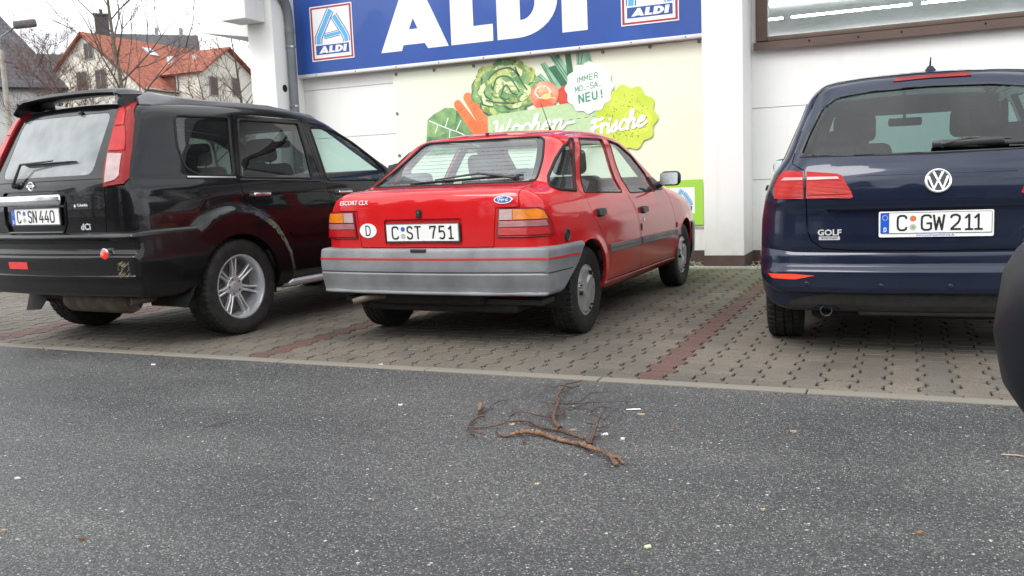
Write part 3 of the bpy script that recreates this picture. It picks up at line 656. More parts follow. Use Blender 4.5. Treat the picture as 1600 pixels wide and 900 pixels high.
def cabin(root, zf, yr, yf, yd, w, belt, seat_m, steer_x=-.36, fy=1.15, zs=.50, rear_heads=True, top=None, hz=0, mir=(1.75, 1.25)):
    """floor, parcel shelf, dash, wheel, seats and mirror seen through the glass"""
    f = MB(); f.b(-w, w, yr, yf, zf, zf+.03); f.build('cabin_floor', M['lining'], root)
    for x in (-.36, .36): seat(root, x, fy, zs, seat_m, hz=hz)
    s = MB(); s.box((0, yr+.86, zs-.02), (w*1.62, .48, .16), bev=.06); s.box((0, yr+.60, zs+.27), (w*1.60, .14, .52), bev=.06, rx=R(18)); rb = s.build('rear_bench', seat_m, root)
    if rear_heads:
        for x in (-.42, .42):
            h = MB(); h.box((x, yr+.50, zs+.60), (.25, .09, .15), bev=.04, rx=R(12)); h.build('headrest', seat_m, rb)
    d = MB(); d.box((0, yd, belt-.13), (w*1.9, .42, .26), bev=.08); d.build('dashboard', M['lining'], root)
    s = MB(); ring = [(steer_x+.185*math.cos(a), yd-.27-.06*math.sin(a), belt-.03+.175*math.sin(a)) for a in [2*math.pi*k/32 for k in range(33)]]
    s.tube(ring, .014, cap=False); s.tube([(steer_x, yd-.1, belt-.12), (steer_x, yd-.29, belt-.04)], .03); s.tube([(steer_x-.18, yd-.27, belt-.03), (steer_x+.18, yd-.27, belt-.03)], .012); s.build('steering_wheel', M['lining'], root)
    m_ = MB(); m_.box((-.0, mir[0], mir[1]), (.23, .035, .06), bev=.02); m_.tube([(0, mir[0]+.02, mir[1]), (0, mir[0]+.10, mir[1]+.08)], .010); m_.build('inner_mirror', M['lining'], root)
def side_windows(B, shell, root, specs, gasket=.008, gm='rubber', parts=None):
    pass
def wiper(B, root, piv, elbow, tip, m, blade=.30, off=.03, bl0=None, side=1):
    P, N = project(B, [piv[0], elbow[0], tip[0]], [piv[1], elbow[1], tip[1]], 'y'); p = [Vector(a)+Vector(n)*o for a, n, o in zip(P, N, (.012, off, off*.55))]
    s = MB(); s.lathe([(-.012, .0005), (-.012, .020), (.018, .017), (.024, .008), (.025, .0005)], 20, 'y', tuple(p[0]), -1); s.tube([p[0]+Vector((0, -.02, 0)), p[1]], [.011, .008]); s.tube([p[1], p[1].lerp(p[2], .75)], [.008, .005]); o = s.build('wiper_arm', m, root)
    a, b = bl0
    Q, NQ = project(B, np.linspace(a[0], b[0], 9), np.linspace(a[1], b[1], 9), 'y'); L = [Vector(q)+Vector(n)*.012 for q, n in zip(Q, NQ)]
    s = MB(); s.tube([l for l in L], [.004]+[.0075]*7+[.003], 6); L2 = [Vector(q)+Vector(n)*.004 for q, n in zip(Q, NQ)]; s.tube(L2, .003, 5); s.build('wiper_blade', M['rubber'], o)
def door_mirror(root, c, w, h, d, mshell, side=1, foot=None, mglass=None):
    """housing with a rounded front, a glass in the rear face and a foot to the door"""
    s = MB(); s.box(c, (w, d, h), bev=min(d, h)*.42); o = s.build('door_mirror', mshell, root)
    g = MB(); P = rrect(c[0]-w/2+.012, c[0]+w/2-.012, c[2]-h/2+.012, c[2]+h/2-.012, .018); g.prism(P, 'y', c[1]-d/2-.0015, c[1]-d/2+.004); g.v = [(x, y+(z-c[2])*.16+.002, z) for x, y, z in g.v]; g.v = [(x, y-.010, z) for x, y, z in g.v]; g.build('mirror_glass', M['mirror'], o, smooth=0)
    if foot:
        f = MB(); f.tube([(c[0]-side*w*.35, c[1], c[2]-h*.25), foot], [.022, .030], 8); f.build('mirror_foot', M['plastic'], o)
M['mirror'] = mat('mirror_surface', (.50, .54, .54), .12, 1)
def underbody(root, y0, y1, w, z0, z1, m='rubber'):
    s = MB(); s.b(-w, w, y0, y1, z0, z1, bev=.03); s.build('underbody', M[m], root)
    s = MB(); s.tube([(-.68, 0, .26), (.68, 0, .26)], .045, 10); s.build('axle_beam', M['steel'], root)
def tube_curve(P, n=8):
    """Catmull-Rom through points"""
    out = []; P = [Vector(p) for p in P]; Q = [P[0]]+P+[P[-1]]
    for i in range(1, len(Q)-2):
        for k in range(n):
            t = k/n; a, b, c, d = Q[i-1], Q[i], Q[i+1], Q[i+2]
            out.append(.5*((2*b)+(c-a)*t+(2*a-5*b+4*c-d)*t*t+(3*b-a-3*c+d)*t**3))
    return out+[P[-1]]
# ================================================================ the red hatchback
def windows(B, shell, root, polys, m, gasket=.007, gm='rubber', off=-.004):
    """openings on both flanks; polys: list of (polygon, parent_right, parent_left, material)"""
def add_window(B, poly, side, par, m, gasket=.005, gm=None, axis='x', name='window', goff=.0, off=-.005, inset=None):
    o = patch(name, B, poly, axis, m, par, side, off, 0, .06)
    if gasket:
        mb = MB(); hull_line(mb, B, poly, axis, gasket, side, goff, True, .03, 6); mb.build('window_seal', gm or M['rubber'], o)
    return o
def red_car():
    B = RED; B.anch = (.05, 2.45)
    root = empty('parked_car', (-2.7106, 5.4657, 0), -.02128, label='small old red hatchback with grey bumper, parked in the middle between the other two cars', cat='car', group='cars parked in the bays by the wall')
    sh = hull_shell(B, .040, .02, z0=.1, z1=1.55, W=.98, ymin=-.9, ymax=3.5, hz=.028)
    sh = arches(sh, (-.01, .29), .335, 2.525)
    pm = [M['red'], M['lining'], M['edge']]
    sh = boolean(sh, prism_me([[(-.9, .1), (-.1, .1), (-.1, .30), (-.2, .56), (-.9, .56)]], 'x', .55, 1.2), 'DIFFERENCE'); sh = boolean(sh, prism_me([[(-.9, .1), (-.1, .1), (-.1, .30), (-.2, .56), (-.9, .56)]], 'x', -1.2, -.55), 'DIFFERENCE')
    WS = [(-.56, 1.0), (.56, 1.0), (.50, 1.26), (.47, 1.295), (-.47, 1.295), (-.50, 1.26)]
    RG = rpoly([(-.605, 1.006), (.605, 1.006), (.54, 1.16), (.478, 1.288), (.44, 1.306), (-.44, 1.306), (-.478, 1.288), (-.54, 1.16)], .03)
    sh = boolean(sh, prism_me([WS], 'y', 1.45, 3.2), 'DIFFERENCE')
    # doors
    RD = [(.33, 1.322), (1.02, 1.326), (.935, 1.10), (.905, .882), (1.05, .702), (1.105, .542), (1.18, .30), (.42, .30), (.412, .453), (.317, .568), (.106, .763), (.045, .905), (.005, .94)]
    FD = [(1.05, 1.326), (1.25, 1.305), (1.52, 1.20), (1.72, 1.06), (1.93, .90), (2.03, .80), (2.13, .642), (2.15, .485), (2.155, .30), (1.21, .30), (1.135, .542), (1.08, .702), (.935, .882), (.965, 1.10)]
    QW = rpoly([(.322, 1.288), (.358, 1.291), (.21, 1.183), (.09, 1.045), (-.045, .938), (-.27, .953), (-.315, .975), (-.222, 1.035), (-.112, 1.092), (.012, 1.159), (.155, 1.232)], .012)
    RW = rpoly([(.478, 1.298), (.946, 1.301), (.865, 1.094), (.822, .902), (.078, .924), (.22, 1.08)], .02)
    FW = rpoly([(1.077, 1.300), (1.27, 1.272), (1.50, 1.172), (1.66, 1.035), (1.665, .888), (.988, .892), (1.0, 1.10)], .02)
    sh, rd = panel(sh, RD, 'x', -1.2, 1.2); sh, fd = panel(sh, FD, 'x', -1.2, 1.2)
    sh = boolean(sh, prism_me([QW], 'x', -1.2, 1.2), 'DIFFERENCE')
    rd = boolean(rd, prism_me([RW], 'x', -1.2, 1.2), 'DIFFERENCE'); fd = boolean(fd, prism_me([FW], 'x', -1.2, 1.2), 'DIFFERENCE')
    # tailgate
    T = [(-.475, .628), (.475, .628), (.498, .862), (.645, .864), (.636, .965), (.648, .985), (.598, 1.13), (.55, 1.25), (.515, 1.315), (.47, 1.337)]
    T = T+[(-x, z) for x, z in reversed(T[2:])]
    sh, tg = panel(sh, T, 'y', -1.3, .32)
    tg = boolean(tg, prism_me([RG], 'y', -1.3, .6), 'DIFFERENCE')
    rec = [(-.285, .64), (.275, .64), (.275, .806), (-.285, .806)]
    tg = boolean(tg, cutout(B, rpoly(rec, .02), 'y', 1, .01, .022), 'DIFFERENCE')
    finish(sh, B, 'body', pm, root)
    for s, a, b in ((1, *[split_x(m)[0] for m in (rd, fd)]), (-1, *[split_x(m)[1] for m in (rd, fd)])):
        o1 = finish(a, B, 'door', pm, root); o2 = finish(b, B, 'door', pm, root)
        add_window(B, RW, s, o1, M['glass_clear']); add_window(B, FW, s, o2, M['glass_clear'])
        add_window(B, QW, s, root, M['glass_mid'], .011, name='quarter_window')
        # window divider, handles, keyholes, mouldings
        for o, hy, hz in ((o1, .235, .785), (o2, 1.21, .757)):
            patch('door_handle', B, rrect(hy-.066, hy+.066, hz-.022, hz+.022, .008), 'x', M['plastic'], o, s, .024, .03)
            patch('handle_recess', B, rrect(hy-.07, hy+.06, hz-.030, hz+.026, .008), 'x', M['edge'], o, s, .0015, .003)
        patch('lock', B, rrect(1.178, 1.20, .668, .69, .009), 'x', M['chrome'], o2, s, .006, .01)
        patch('hinge_trim', B, rrect(1.118, 1.142, .60, .655, .008), 'x', M['plastic'], o2, s, .006, .01)
        for o, y0, y1, z0, z1 in ((o1, .372, 1.092, .508, .556), (o2, 1.128, 2.135, .502, .550)):
            k = (z0-.004, z1)
            patch('side_moulding', B, [(y0+.02, z0), (y1, z0-.008), (y1-.01, z1-.01), (y0, z1)], 'x', M['grey_plastic'], o, s, .013, .016)
            mb = MB(); hull_line(mb, B, [(y0+.02, (z0+z1)/2-.002), (y1-.004, (z0+z1)/2-.010)], 'x', .0035, s, .0125); mb.build('moulding_groove', M['plastic'], o)
        patch('side_moulding', B, [(2.172, .492), (2.262, .490), (2.262, .533), (2.168, .538)], 'x', M['grey_plastic'], root, s, .013, .016)
        patch('side_indicator', B, rrect(2.175, 2.205, .555, .600, .008), 'x', M['plastic'], root, s, .006, .01)
        patch('mirror_base', B, [(1.675, .895), (1.675, 1.00), (1.80, .985), (1.885, .895)], 'x', M['plastic'], o2, s, .012, .014)
        mx_ = s*.93; door_mirror(o2, (mx_-s*.01, 1.72, .985), .17, .12, .10, M['plastic'], s, (s*.80, 1.74, .93))
        patch('sill_trim', B, [(.34, .252), (2.24, .238), (2.24, .288), (.34, .288)], 'x', M['red'], root, s, .004, .01)
    pg = MB(); pg.lathe([(-.004, .001), (-.004, .040), (.006, .040), (.009, .034), (.004, .030), (.004, .001)], 40, 'x', (0, 0, 0), 1); P, N = project(B, [-.36], [.675], 'x')
    o = pg.build('fuel_cap', M['plastic'], root); o.location = Vector(P[0])
    # arches: folded lip
    for cy in (0, 2.525):
        for s in (1, -1):
            mb = MB(); hull_line(mb, B, [(cy-.01+.337*math.cos(R(a)), .29+.337*math.sin(R(a))) for a in range(4, 120 if cy == 0 else 177, 6)], 'x', .007, s, -.003); mb.build('arch_lip', M['red'], root)
    tgo = finish(tg, B, 'tailgate', pm, root)
    g = add_window(B, RG, 1, tgo, M['glass_rear'], .008, axis='y', name='rear_window')
    for s in (1, -1): patch('glass_border', B, (lambda P: P if s > 0 else mirror(P))([(.600, 1.012), (.536, 1.16), (.474, 1.286), (.425, 1.302), (.425, 1.285), (.448, 1.262), (.505, 1.14), (.556, 1.03), (.556, 1.012)]), 'y', M['gloss_black'], g, 1, -.0035, 0, .03)
    ps = MB(); ps.box((0, -.02, .935), (1.22, .62, .025), bev=.008, rx=R(1)); ps.build('parcel_shelf', M['lining'], root)
    hl = MB()
    for k in range(9): z = 1.045+k*.026; hl_pts = [(-.50+.006*k, z), (.50-.006*k, z)]; hull_line(hl, B, hl_pts, 'y', .0007, 1, -.0035, n=4, step=.08)
    hl.build('heating_wires', M['steel'], g)
    add_window(B, WS, -1, root, M['glass_clear'], .010, axis='y', name='windscreen')
    pl = plate(tgo, (lambda f: (f[0]+f[3]*-.008, *f[1:]))(frame_at(B, -.006, .722)), [('C', -.216, .046, .01), ('ST', -.106, .040, .018), ('751', .060, .042, .020)], -.136, 'seal_blue', 'seal_grey', blue=False)
    # badges
    put_text('model_lettering', 'ESCORT CLX', .040, frame_at(B, -.525, .914), M['chrome_letter'], tgo, ext=.002, bold=.0002, shear=.15, xs=1.0)
    fr = frame_at(B, .545, .909); e = MB(); ov = [(.058*math.cos(2*math.pi*k/40), .024*math.sin(2*math.pi*k/40)) for k in range(40)]
    mp = mapper(*fr); e.add([mp(u, v, .005) for u, v in ov]+[mp(u*1.06, v*1.1, 0) for u, v in ov], [tuple(range(40))]+[(i, i+40, (i+1) % 40+40, (i+1) % 40) for i in range(40)]); bo = e.build('maker_badge', M['chrome'], tgo)
    e = MB(); e.add([mp(u*.88, v*.82, .0056) for u, v in ov], [tuple(range(40))]); e.build('badge_field', M['badge_blue'], bo, fix=False)
    sc = MB()
    for st in ([(-.030, .000), (-.034, .008), (-.026, .013), (-.012, .011), (.0, .013)], [(-.018, .011), (-.022, .0), (-.026, -.009), (-.033, -.007)], [(-.026, .002), (-.014, .003)], [(-.008, .003), (-.012, -.003), (-.007, -.008), (-.003, -.003), (-.008, .003), (.002, .002)], [(.004, .004), (.002, -.007)], [(.003, .001), (.008, .004), (.011, .002)], [(.024, .002), (.018, .003), (.015, -.004), (.020, -.008), (.025, -.002), (.031, .014)], [(.025, -.002), (.026, -.008), (.031, -.006)]):
        V, F = ribbon(st, .0028); sc.add([mp(u, v, .0062) for u, v in V], F)
    sc.build('badge_script', M['white_print'], bo, smooth=0, fix=False)
    fr = frame_at(B, -.414, .737); e = MB(); mp = mapper(*fr); ov = [(.068*math.cos(2*math.pi*k/36), .046*math.sin(2*math.pi*k/36)) for k in range(36)]
    e.add([mp(u, v, .0022) for u, v in ov]+[mp(u, v, -.003) for u, v in ov], [tuple(range(36))]+[(i, i+36, (i+1) % 36+36, (i+1) % 36) for i in range(36)]); so_ = e.build('country_sticker', M['white_print'], tgo, smooth=0)
    e = MB(); strokes('D', -.019, -.030, .038, .060, 0, .008, mapper(*fr, .0022), e, .0006); e.build('sticker_letter', M['ink'], so_, smooth=0)
    fr = frame_at(B, -.019, .848); e = MB(); e.lathe([(0, .001), (0, .020), (.010, .019), (.014, .015), (.014, .001)], 28, 'y', tuple(fr[0]), -1); lk = e.build('tailgate_lock', M['rubber'], tgo)
    e = MB(); e.lathe([(.0142, .001), (.0142, .009), (.010, .010)], 20, 'y', tuple(fr[0]), -1); e.build('lock_barrel', M['chrome'], lk); e = MB(); e.box(tuple(fr[0]+Vector((0, -.006, -.024))), (.034, .018, .018), bev=.004); e.build('push_button', M['rubber'], lk)
    wiper(B, tgo, (.466, 1.028), (.20, 1.050), (-.20, 1.018), M['plastic'], off=.028, bl0=((.50, 1.045), (-.28, 1.012)))
    n_ = frame_at(B, .03, 1.338); e = MB(); e.box(tuple(n_[0]+Vector((0, -.0, .012))), (.022, .03, .016), bev=.006); e.build('washer_nozzle', M['plastic'], root)
    # tail lamps
    for s in (1, -1):
        f = (lambda P: P) if s > 0 else mirror
        o = patch('tail_lamp', B, f([(.503, .688), (.520, .856), (.745, .852), (.772, .835), (.795, .765), (.806, .688)]), 'y', M['lens_dark'], root, 1, .010, .02, .02)
        patch('reversing_light', B, f([(.522, .790), (.527, .850), (.604, .850), (.602, .790)]), 'y', M['lens_clear'], o, 1, .013, .004, .02)
        patch('indicator', B, f([(.606, .790), (.608, .850), (.740, .847), (.765, .832), (.782, .790)]), 'y', M['lens_amber'], o, 1, .013, .004, .02)
        patch('brake_light', B, f([(.512, .698), (.516, .742), (.787, .742), (.796, .698)]), 'y', M['lens_red'], o, 1, .013, .004, .02)
        patch('fog_light', B, f([(.516, .747), (.521, .782), (.779, .782), (.786, .747)]), 'y', M['lens_pink'], o, 1, .012, .004, .02)
        mb = MB(); hull_line(mb, B, f([(.499, .684), (.516, .860), (.748, .857), (.778, .838), (.80, .765), (.812, .684)]), 'y', .0025, 1, .0, True); mb.build('lamp_seal', M['rubber'], o)
    # bumper
    BB = Body([(-.60, .626), (-.722, .624), (-.736, .620), (-.742, .606), (-.750, .560), (-.752, .482), (-.744, .474), (-.754, .466), (-.752, .455), (-.722, .356), (-.732, .350), (-.732, .336), (-.715, .330), (1.2, .330), (1.2, .626)],
              [(.3, .845), (.36, .855), (.55, .864), (.64, .86)], [(-.8, .05), (-.5, .025), (-.1, .0), (.4, 0)], .10, .1, 0, .035, chaik=1, sm=.01); BB.anch = (-.35, .2); BB.zc = .48; BB.az = .4
    bs = hull_shell(BB, .02, .012, z0=.25, z1=.72, W=.98, ymin=-.95, ymax=.5, zc=.48, hz=.008)
    bs = boolean(bs, prism_me([[(-1.1, .2), (-.50, .318), (-.475, .345), (-.25, .50), (-.185, .575), (-.150, .598), (-.150, .8), (-1.1, .8)]], 'x', -1.2, 1.2), 'INTERSECT')
    bo = finish(bs, BB, 'rear_bumper', [M['grey_plastic'], M['lining'], M['grey_plastic']], root)
    st = MB(); ring_strip(st, BB, .558, .011, -.235, .003, z1=.550, n=220); st.build('bumper_stripe', M['pink_trim'], bo)
    st = MB(); ring_strip(st, BB, .472, .006, -.34, .0015, n=220); st.build('bumper_groove', M['plastic'], bo)
    e = MB(); e.box((-.02, -.742, .612), (.11, .018, .020), bev=.005); e.build('plate_light', M['plastic'], bo)
    FB = Body([(2.6, .58), (3.30, .58), (3.36, .55), (3.36, .30), (3.30, .24), (2.6, .24)], [(.2, .84), (.64, .85)], [(2.4, 0), (2.9, .02), (3.4, .13)], .1, .16, 0, .05, chaik=1); FB.anch = (2.8, 3.1); FB.zc = .4; FB.az = .3
    fb = hull_shell(FB, .04, .015, z0=.15, z1=.7, W=.98, ymin=2.2, ymax=3.6, zc=.4); fb = boolean(fb, prism_me([[(2.88, .2), (3.8, .2), (3.8, .7), (2.88, .7)]], 'x', -1.2, 1.2), 'INTERSECT'); finish(fb, FB, 'front_bumper', [M['grey_plastic'], M['lining'], M['edge']], root)
    for s in (1, -1): patch('headlamp', B, [(s*.45, .60), (s*.74, .60), (s*.74, .70), (s*.45, .70)], 'y', M['lens_clear'], root, -1, .004, .01)
    liners(root, (-.01, .29), .345, 2.525, .40, .80); wheel_set(root, .575, .175, .335, 1.455, 1.45, 2.525, 'cap')
    cabin(root, .26, -.55, 2.1, 1.95, .72, .93, M['seat'], zs=.42, fy=1.05, top=1.35, mir=(1.62, 1.20))
    underbody(root, -.55, 3.0, .55, .20, .27)
    e = MB(); e.b(-.42, .35, -.62, -.30, .255, .36, bev=.03); e.build('rear_silencer_shield', M['rubber'], root)
    e = MB(); e.tube(tube_curve([(-.10, -.35, .30), (-.25, -.50, .30), (-.36, -.60, .305), (-.46, -.66, .300), (-.54, -.73, .278)]), .021, 12); e.lathe([(-.10, .001), (-.1, .055), (.10, .055), (.10, .001)], 24, 'x', (-.13, -.42, .285)); e.build('exhaust_pipe', M['exhaust'], root)
    e = MB(); a = frame_at(B, .19, .95, 'z'); e.tube([a[0], a[0]+Vector((0, -.01, .02))], .010); e.tube([a[0]+Vector((0, -.005, .015)), a[0]+Vector((-.02, -.12, .20))], [.0035, .0018]); e.build('antenna', M['rubber'], root)
M['badge_blue'] = mat('badge_blue', (.01, .05, .28), .2, .3, 1); M['exhaust'] = noise_vary(mat('rusty_exhaust', (.17, .145, .115), .65, .3), 12, .4, (.09, .06, .045))
# ================================================================ the black off-roader
def black_car():
    B = BLK; B.anch = (-.1, 2.5); pm = [M['black'], M['lining'], M['edge']]
    B.khi = .07; B.flare = [(-.03, .34, .535, .035, .040), (2.595, .34, .505, .035, .040)]
    root = empty('parked_car', (-5.19628, 4.98988, 0), -.06601, label='big black off-road car with roof spoiler and alloy wheels, left of the red hatchback', cat='car', group='cars parked in the bays by the wall')
    sh = hull_shell(B, .042, .022, z0=.15, z1=1.85, W=1.02, ymin=-1.05, ymax=3.7, zc=.75, hz=.030)
    sh = arches(sh, (-.03, .335), .385, 2.625)
    WS = [(-.62, 1.16), (.62, 1.16), (.56, 1.44), (.52, 1.545), (-.52, 1.545), (-.56, 1.44)]
    sh = boolean(sh, prism_me([WS], 'y', 1.30, 3.2), 'DIFFERENCE')
    RD = [(.225, 1.585), (.965, 1.572), (.972, 1.30), (.985, 1.086), (1.05, .93), (1.06, .80), (1.06, .405), (.51, .405), (.556, .533), (.418, .771), (.102, .919), (.08, 1.10), (.13, 1.30)]
    FD = [(.995, 1.572), (1.33, 1.535), (1.60, 1.43), (1.88, 1.24), (2.02, 1.09), (2.08, .93), (2.09, .405), (1.09, .405), (1.09, .80), (1.08, .93), (1.015, 1.086), (1.0, 1.30)]
    QW = rpoly([(-.302, 1.550), (.185, 1.560), (.10, 1.30), (.062, 1.135), (-.26, 1.145), (-.345, 1.19), (-.36, 1.34)], .035)
    RW = rpoly([(.272, 1.548), (.918, 1.540), (.905, 1.30), (.885, 1.098), (.118, 1.122), (.18, 1.30)], .022)
    FW = rpoly([(1.046, 1.522), (1.34, 1.495), (1.57, 1.40), (1.78, 1.255), (1.90, 1.15), (1.88, 1.07), (1.06, 1.08), (1.05, 1.30)], .022)
    sh, rd = panel(sh, RD, 'x', -1.2, 1.2); sh, fd = panel(sh, FD, 'x', -1.2, 1.2)
    sh = boolean(sh, prism_me([QW], 'x', -1.2, 1.2), 'DIFFERENCE'); rd = boolean(rd, prism_me([RW], 'x', -1.2, 1.2), 'DIFFERENCE'); fd = boolean(fd, prism_me([FW], 'x', -1.2, 1.2), 'DIFFERENCE')
    T = [(-.50, .74), (.50, .74), (.585, .80), (.598, .95), (.597, 1.075), (.563, 1.214), (.522, 1.466), (.492, 1.615), (.46, 1.632)]; T = T+[(-x, z) for x, z in reversed(T[2:])]
    sh, tg = panel(sh, T, 'y', -1.3, -.30)
    RG = rpoly([(-.47, 1.165), (.47, 1.165), (.462, 1.33), (.452, 1.572), (-.452, 1.572), (-.462, 1.33)], .06)
    tg = boolean(tg, prism_me([RG], 'y', -1.3, -.2), 'DIFFERENCE')
    rec = rpoly([(-.40, .795), (.21, .795), (.245, .86), (.245, 1.072), (-.43, 1.072), (-.43, .86)], .03)
    tg = boolean(tg, cutout(B, rec, 'y', 1, .012, .026), 'DIFFERENCE')
    finish(sh, B, 'body', pm, root); tgo = finish(tg, B, 'tailgate', pm, root)
    mb = MB(); hull_line(mb, B, [(-.59, 1.136), (.59, 1.136)], 'y', .004, 1, -.0015); mb.build('glass_seam', M['edge'], tgo)
    g = add_window(B, RG, 1, tgo, M['glass_sheen'], 0, axis='y', name='rear_window', off=-.002)
    add_window(B, WS, -1, root, M['glass_clear'], .01, axis='y', name='windscreen')
    for s, a, b in ((1, *[split_x(m)[0] for m in (rd, fd)]), (-1, *[split_x(m)[1] for m in (rd, fd)])):
        o1 = finish(a, B, 'door', pm, root); o2 = finish(b, B, 'door', pm, root)
        add_window(B, QW, s, root, M['glass_dark'], .009, name='quarter_window'); add_window(B, RW, s, o1, M['glass_dark'], .009); add_window(B, FW, s, o2, M['glass_green'], .009)
        mb = MB(); hull_line(mb, B, [(-.36, 1.128), (.062, 1.118)], 'x', .011, s, .001); mb.build('window_trim', M['chrome_dark'], root)
        mb = MB(); hull_line(mb, B, [(.10, 1.104), (.96, 1.078)], 'x', .009, s, .001); mb.build('window_trim', M['plastic'], o1)
        for o, hy, hz in ((o1, .255, .988), (o2, 1.22, .975)):
            P, N = project(B, [hy], [hz], 'x', s); p = Vector(P[0])
            patch('handle_recess', B, rrect(hy-.11, hy+.125, hz-.034, hz+.034, .018), 'x', M['gloss_black'], o, s, .002, .004)
            h = MB(); h.box(tuple(p+Vector((s*.022, .0, .004))), (.018, .17, .028), bev=.008); h.box(tuple(p+Vector((s*.008, -.065, 0))), (.03, .03, .024), bev=.006); h.box(tuple(p+Vector((s*.008, .07, 0))), (.03, .03, .024), bev=.006); h.build('door_handle', M['chrome'], o)
        patch('side_moulding', B, [(.545, .665), (1.045, .665), (1.045, .695), (.53, .695)], 'x', M['black'], o1, s, .014, .018)
        patch('side_moulding', B, [(1.105, .665), (2.07, .665), (2.07, .695), (1.105, .695)], 'x', M['black'], o2, s, .014, .018)
        # wheel arch extensions
        for cy in (-.03, 2.595):
            r0, r1 = .388, .525 if cy < 1 else .495; ang = list(range(-2, 172 if cy < 1 else 176, 6))
            P = [(cy+r1*math.cos(R(a)), .335+r1*math.sin(R(a))) for a in ang]+[(cy+r0*math.cos(R(a)), .335+r0*math.sin(R(a))) for a in reversed(ang)]
            patch('wheel_arch_flare', B, P, 'x', M['black'], root, s, .010, .03, .035)
        patch('sill_cladding', B, [(.50, .30), (2.12, .30), (2.12, .392), (.515, .392)], 'x', M['plastic'], root, s, .006, .012)
        st = MB(); st.tube(tube_curve([(s*.70, .46, .30), (s*.83, .50, .305), (s*.86, .60, .31), (s*.86, 1.3, .312), (s*.86, 1.98, .315), (s*.72, 2.10, .31)]), .030, 12)
        for yy in (.75, 1.75): st.tube([(s*.60, yy, .31), (s*.86, yy, .31)], .014)
        st.build('side_step', M['alloy'], root)
        for yy in (-.415, 2.16):
            f = MB(); w0, w1 = s*.60, s*.865; zb_ = .262 if s > 0 else .19
            vs = [(w0, yy+.06, .60), (w1, yy+.06, .60), (w1, yy+.01, .46), (w0, yy+.01, .46), (w1, yy-.03, .35), (w0, yy-.03, .35), (w1-s*.01, yy-.085, zb_), (w0+s*.09, yy-.085, zb_+.01)]
            f.add(vs+[(x, y-.008, z) for x, y, z in vs], [(0, 1, 2, 3), (3, 2, 4, 5), (5, 4, 6, 7), (8, 11, 10, 9), (11, 13, 12, 10), (13, 15, 14, 12), (0, 8, 9, 1), (1, 9, 10, 2), (2, 10, 12, 4), (4, 12, 14, 6), (6, 14, 15, 7), (7, 15, 13, 5), (5, 13, 11, 3), (3, 11, 8, 0)])
            f.build('mudflap', M['mudflap'], root, smooth=50)
        # roof rail, broad at the rear
        rl = MB(); ys = [-.50, -.42, -.25, 0, .25, .7, 1.2, 1.30]; hs_ = [.045, .075, .052, .032, .028, .026, .024, .005]; ws = [.03, .10, .075, .05, .04, .035, .035, .02]
        vs = []
        for y, h, w_ in zip(ys, hs_, ws):
            zz = float(project(B, [s*.56], [y], 'z')[0][0][2]); cx = s*(.555+.02*min(1, max(0, y+.3)))
            vs += [(cx-w_/2, y, zz-.02), (cx+w_/2, y, zz-.03), (cx+w_/2*.8, y, zz+h*.7), (cx+w_*.1, y, zz+h), (cx-w_/2*.8, y, zz+h*.8)]
        fs = [(i*5+j, i*5+(j+1) % 5, i*5+5+(j+1) % 5, i*5+5+j) for i in range(len(ys)-1) for j in range(5)]+[(0, 1, 2, 3, 4), tuple(range(len(vs)-1, len(vs)-6, -1))]
        rl.add(vs, fs); rl.build('roof_rail', M['rail_grey'], root, smooth=50)
        mx_ = s*1.0; door_mirror(o2, (mx_, 1.86, 1.13), .20, .16, .12, M['black'], s, (s*.84, 1.90, 1.06))
        # tail lamps up the rear pillars
        f = (lambda P: P) if s > 0 else mirror
        o = patch('tail_lamp', B, f([(.499, 1.622), (.552, 1.632), (.588, 1.606), (.613, 1.565), (.643, 1.50), (.703, 1.302), (.742, 1.13), (.733, 1.093), (.604, 1.082), (.571, 1.214), (.530, 1.466)]), 'y', M['lens_dark'], root, 1, .018, .035, .03)
        patch('reversing_light', B, f([(.567, 1.290), (.672, 1.282), (.702, 1.145), (.685, 1.118), (.612, 1.104), (.592, 1.200)]), 'y', M['lens_clear'], o, 1, .0215, .004, .025)
        patch('brake_light', B, f([(.540, 1.46), (.618, 1.462), (.650, 1.39), (.676, 1.306), (.563, 1.306)]), 'y', M['lens_red'], o, 1, .0215, .004, .025)
        patch('indicator', B, f([(.522, 1.59), (.552, 1.592), (.586, 1.545), (.608, 1.472), (.543, 1.470)]), 'y', M['lens_orange'], o, 1, .0215, .004, .025)
    # plate, chrome bar, badges
    fr = frame_at(B, -.078, .905); fr = (fr[0]-fr[3]*.010, *fr[1:])
    plate(tgo, fr, [('C', -.190, .037, .01), ('SN', -.070, .038, .013), ('440', .048, .044, .014)], -.113, 'seal_blue', 'seal_green')
    e = MB(); c = frame_at(B, -.107, 1.013)[0]; e.box((c.x, c.y-.010, c.z), (.655, .035, .070), bev=.014); e.build('chrome_bar', M['chrome'], tgo)
    for P in ([(-.40, .795), (.20, .795)], ):
        mb = MB(); hull_line(mb, B, [(-.425, .86), (-.395, .797), (.205, .797), (.24, .86), (.245, 1.0)], 'y', .009, 1, .0); mb.build('recess_edge', M['black'], tgo)
    fr = frame_at(B, -.100, 1.108); mp = mapper(*fr); e = MB()
    e.lathe([(.0, .030), (.007, .030), (.008, .026), (.004, .022), (.0, .022)], 36, 'y', tuple(fr[0]), -1); V = rrect(-.038, .038, -.008, .008, .002); k = len(V); e.add([mp(u, v, .009) for u, v in V]+[mp(u, v, 0) for u, v in V], [tuple(range(k))]+[(i, i+k, (i+1) % k+k, (i+1) % k) for i in range(k)]); bo = e.build('maker_badge', M['chrome_letter'], tgo)
    put_text('badge_lettering', 'NISSAN', .0135, fr, M['ink'], bo, off=.0092, ext=.0003, bold=.0003)
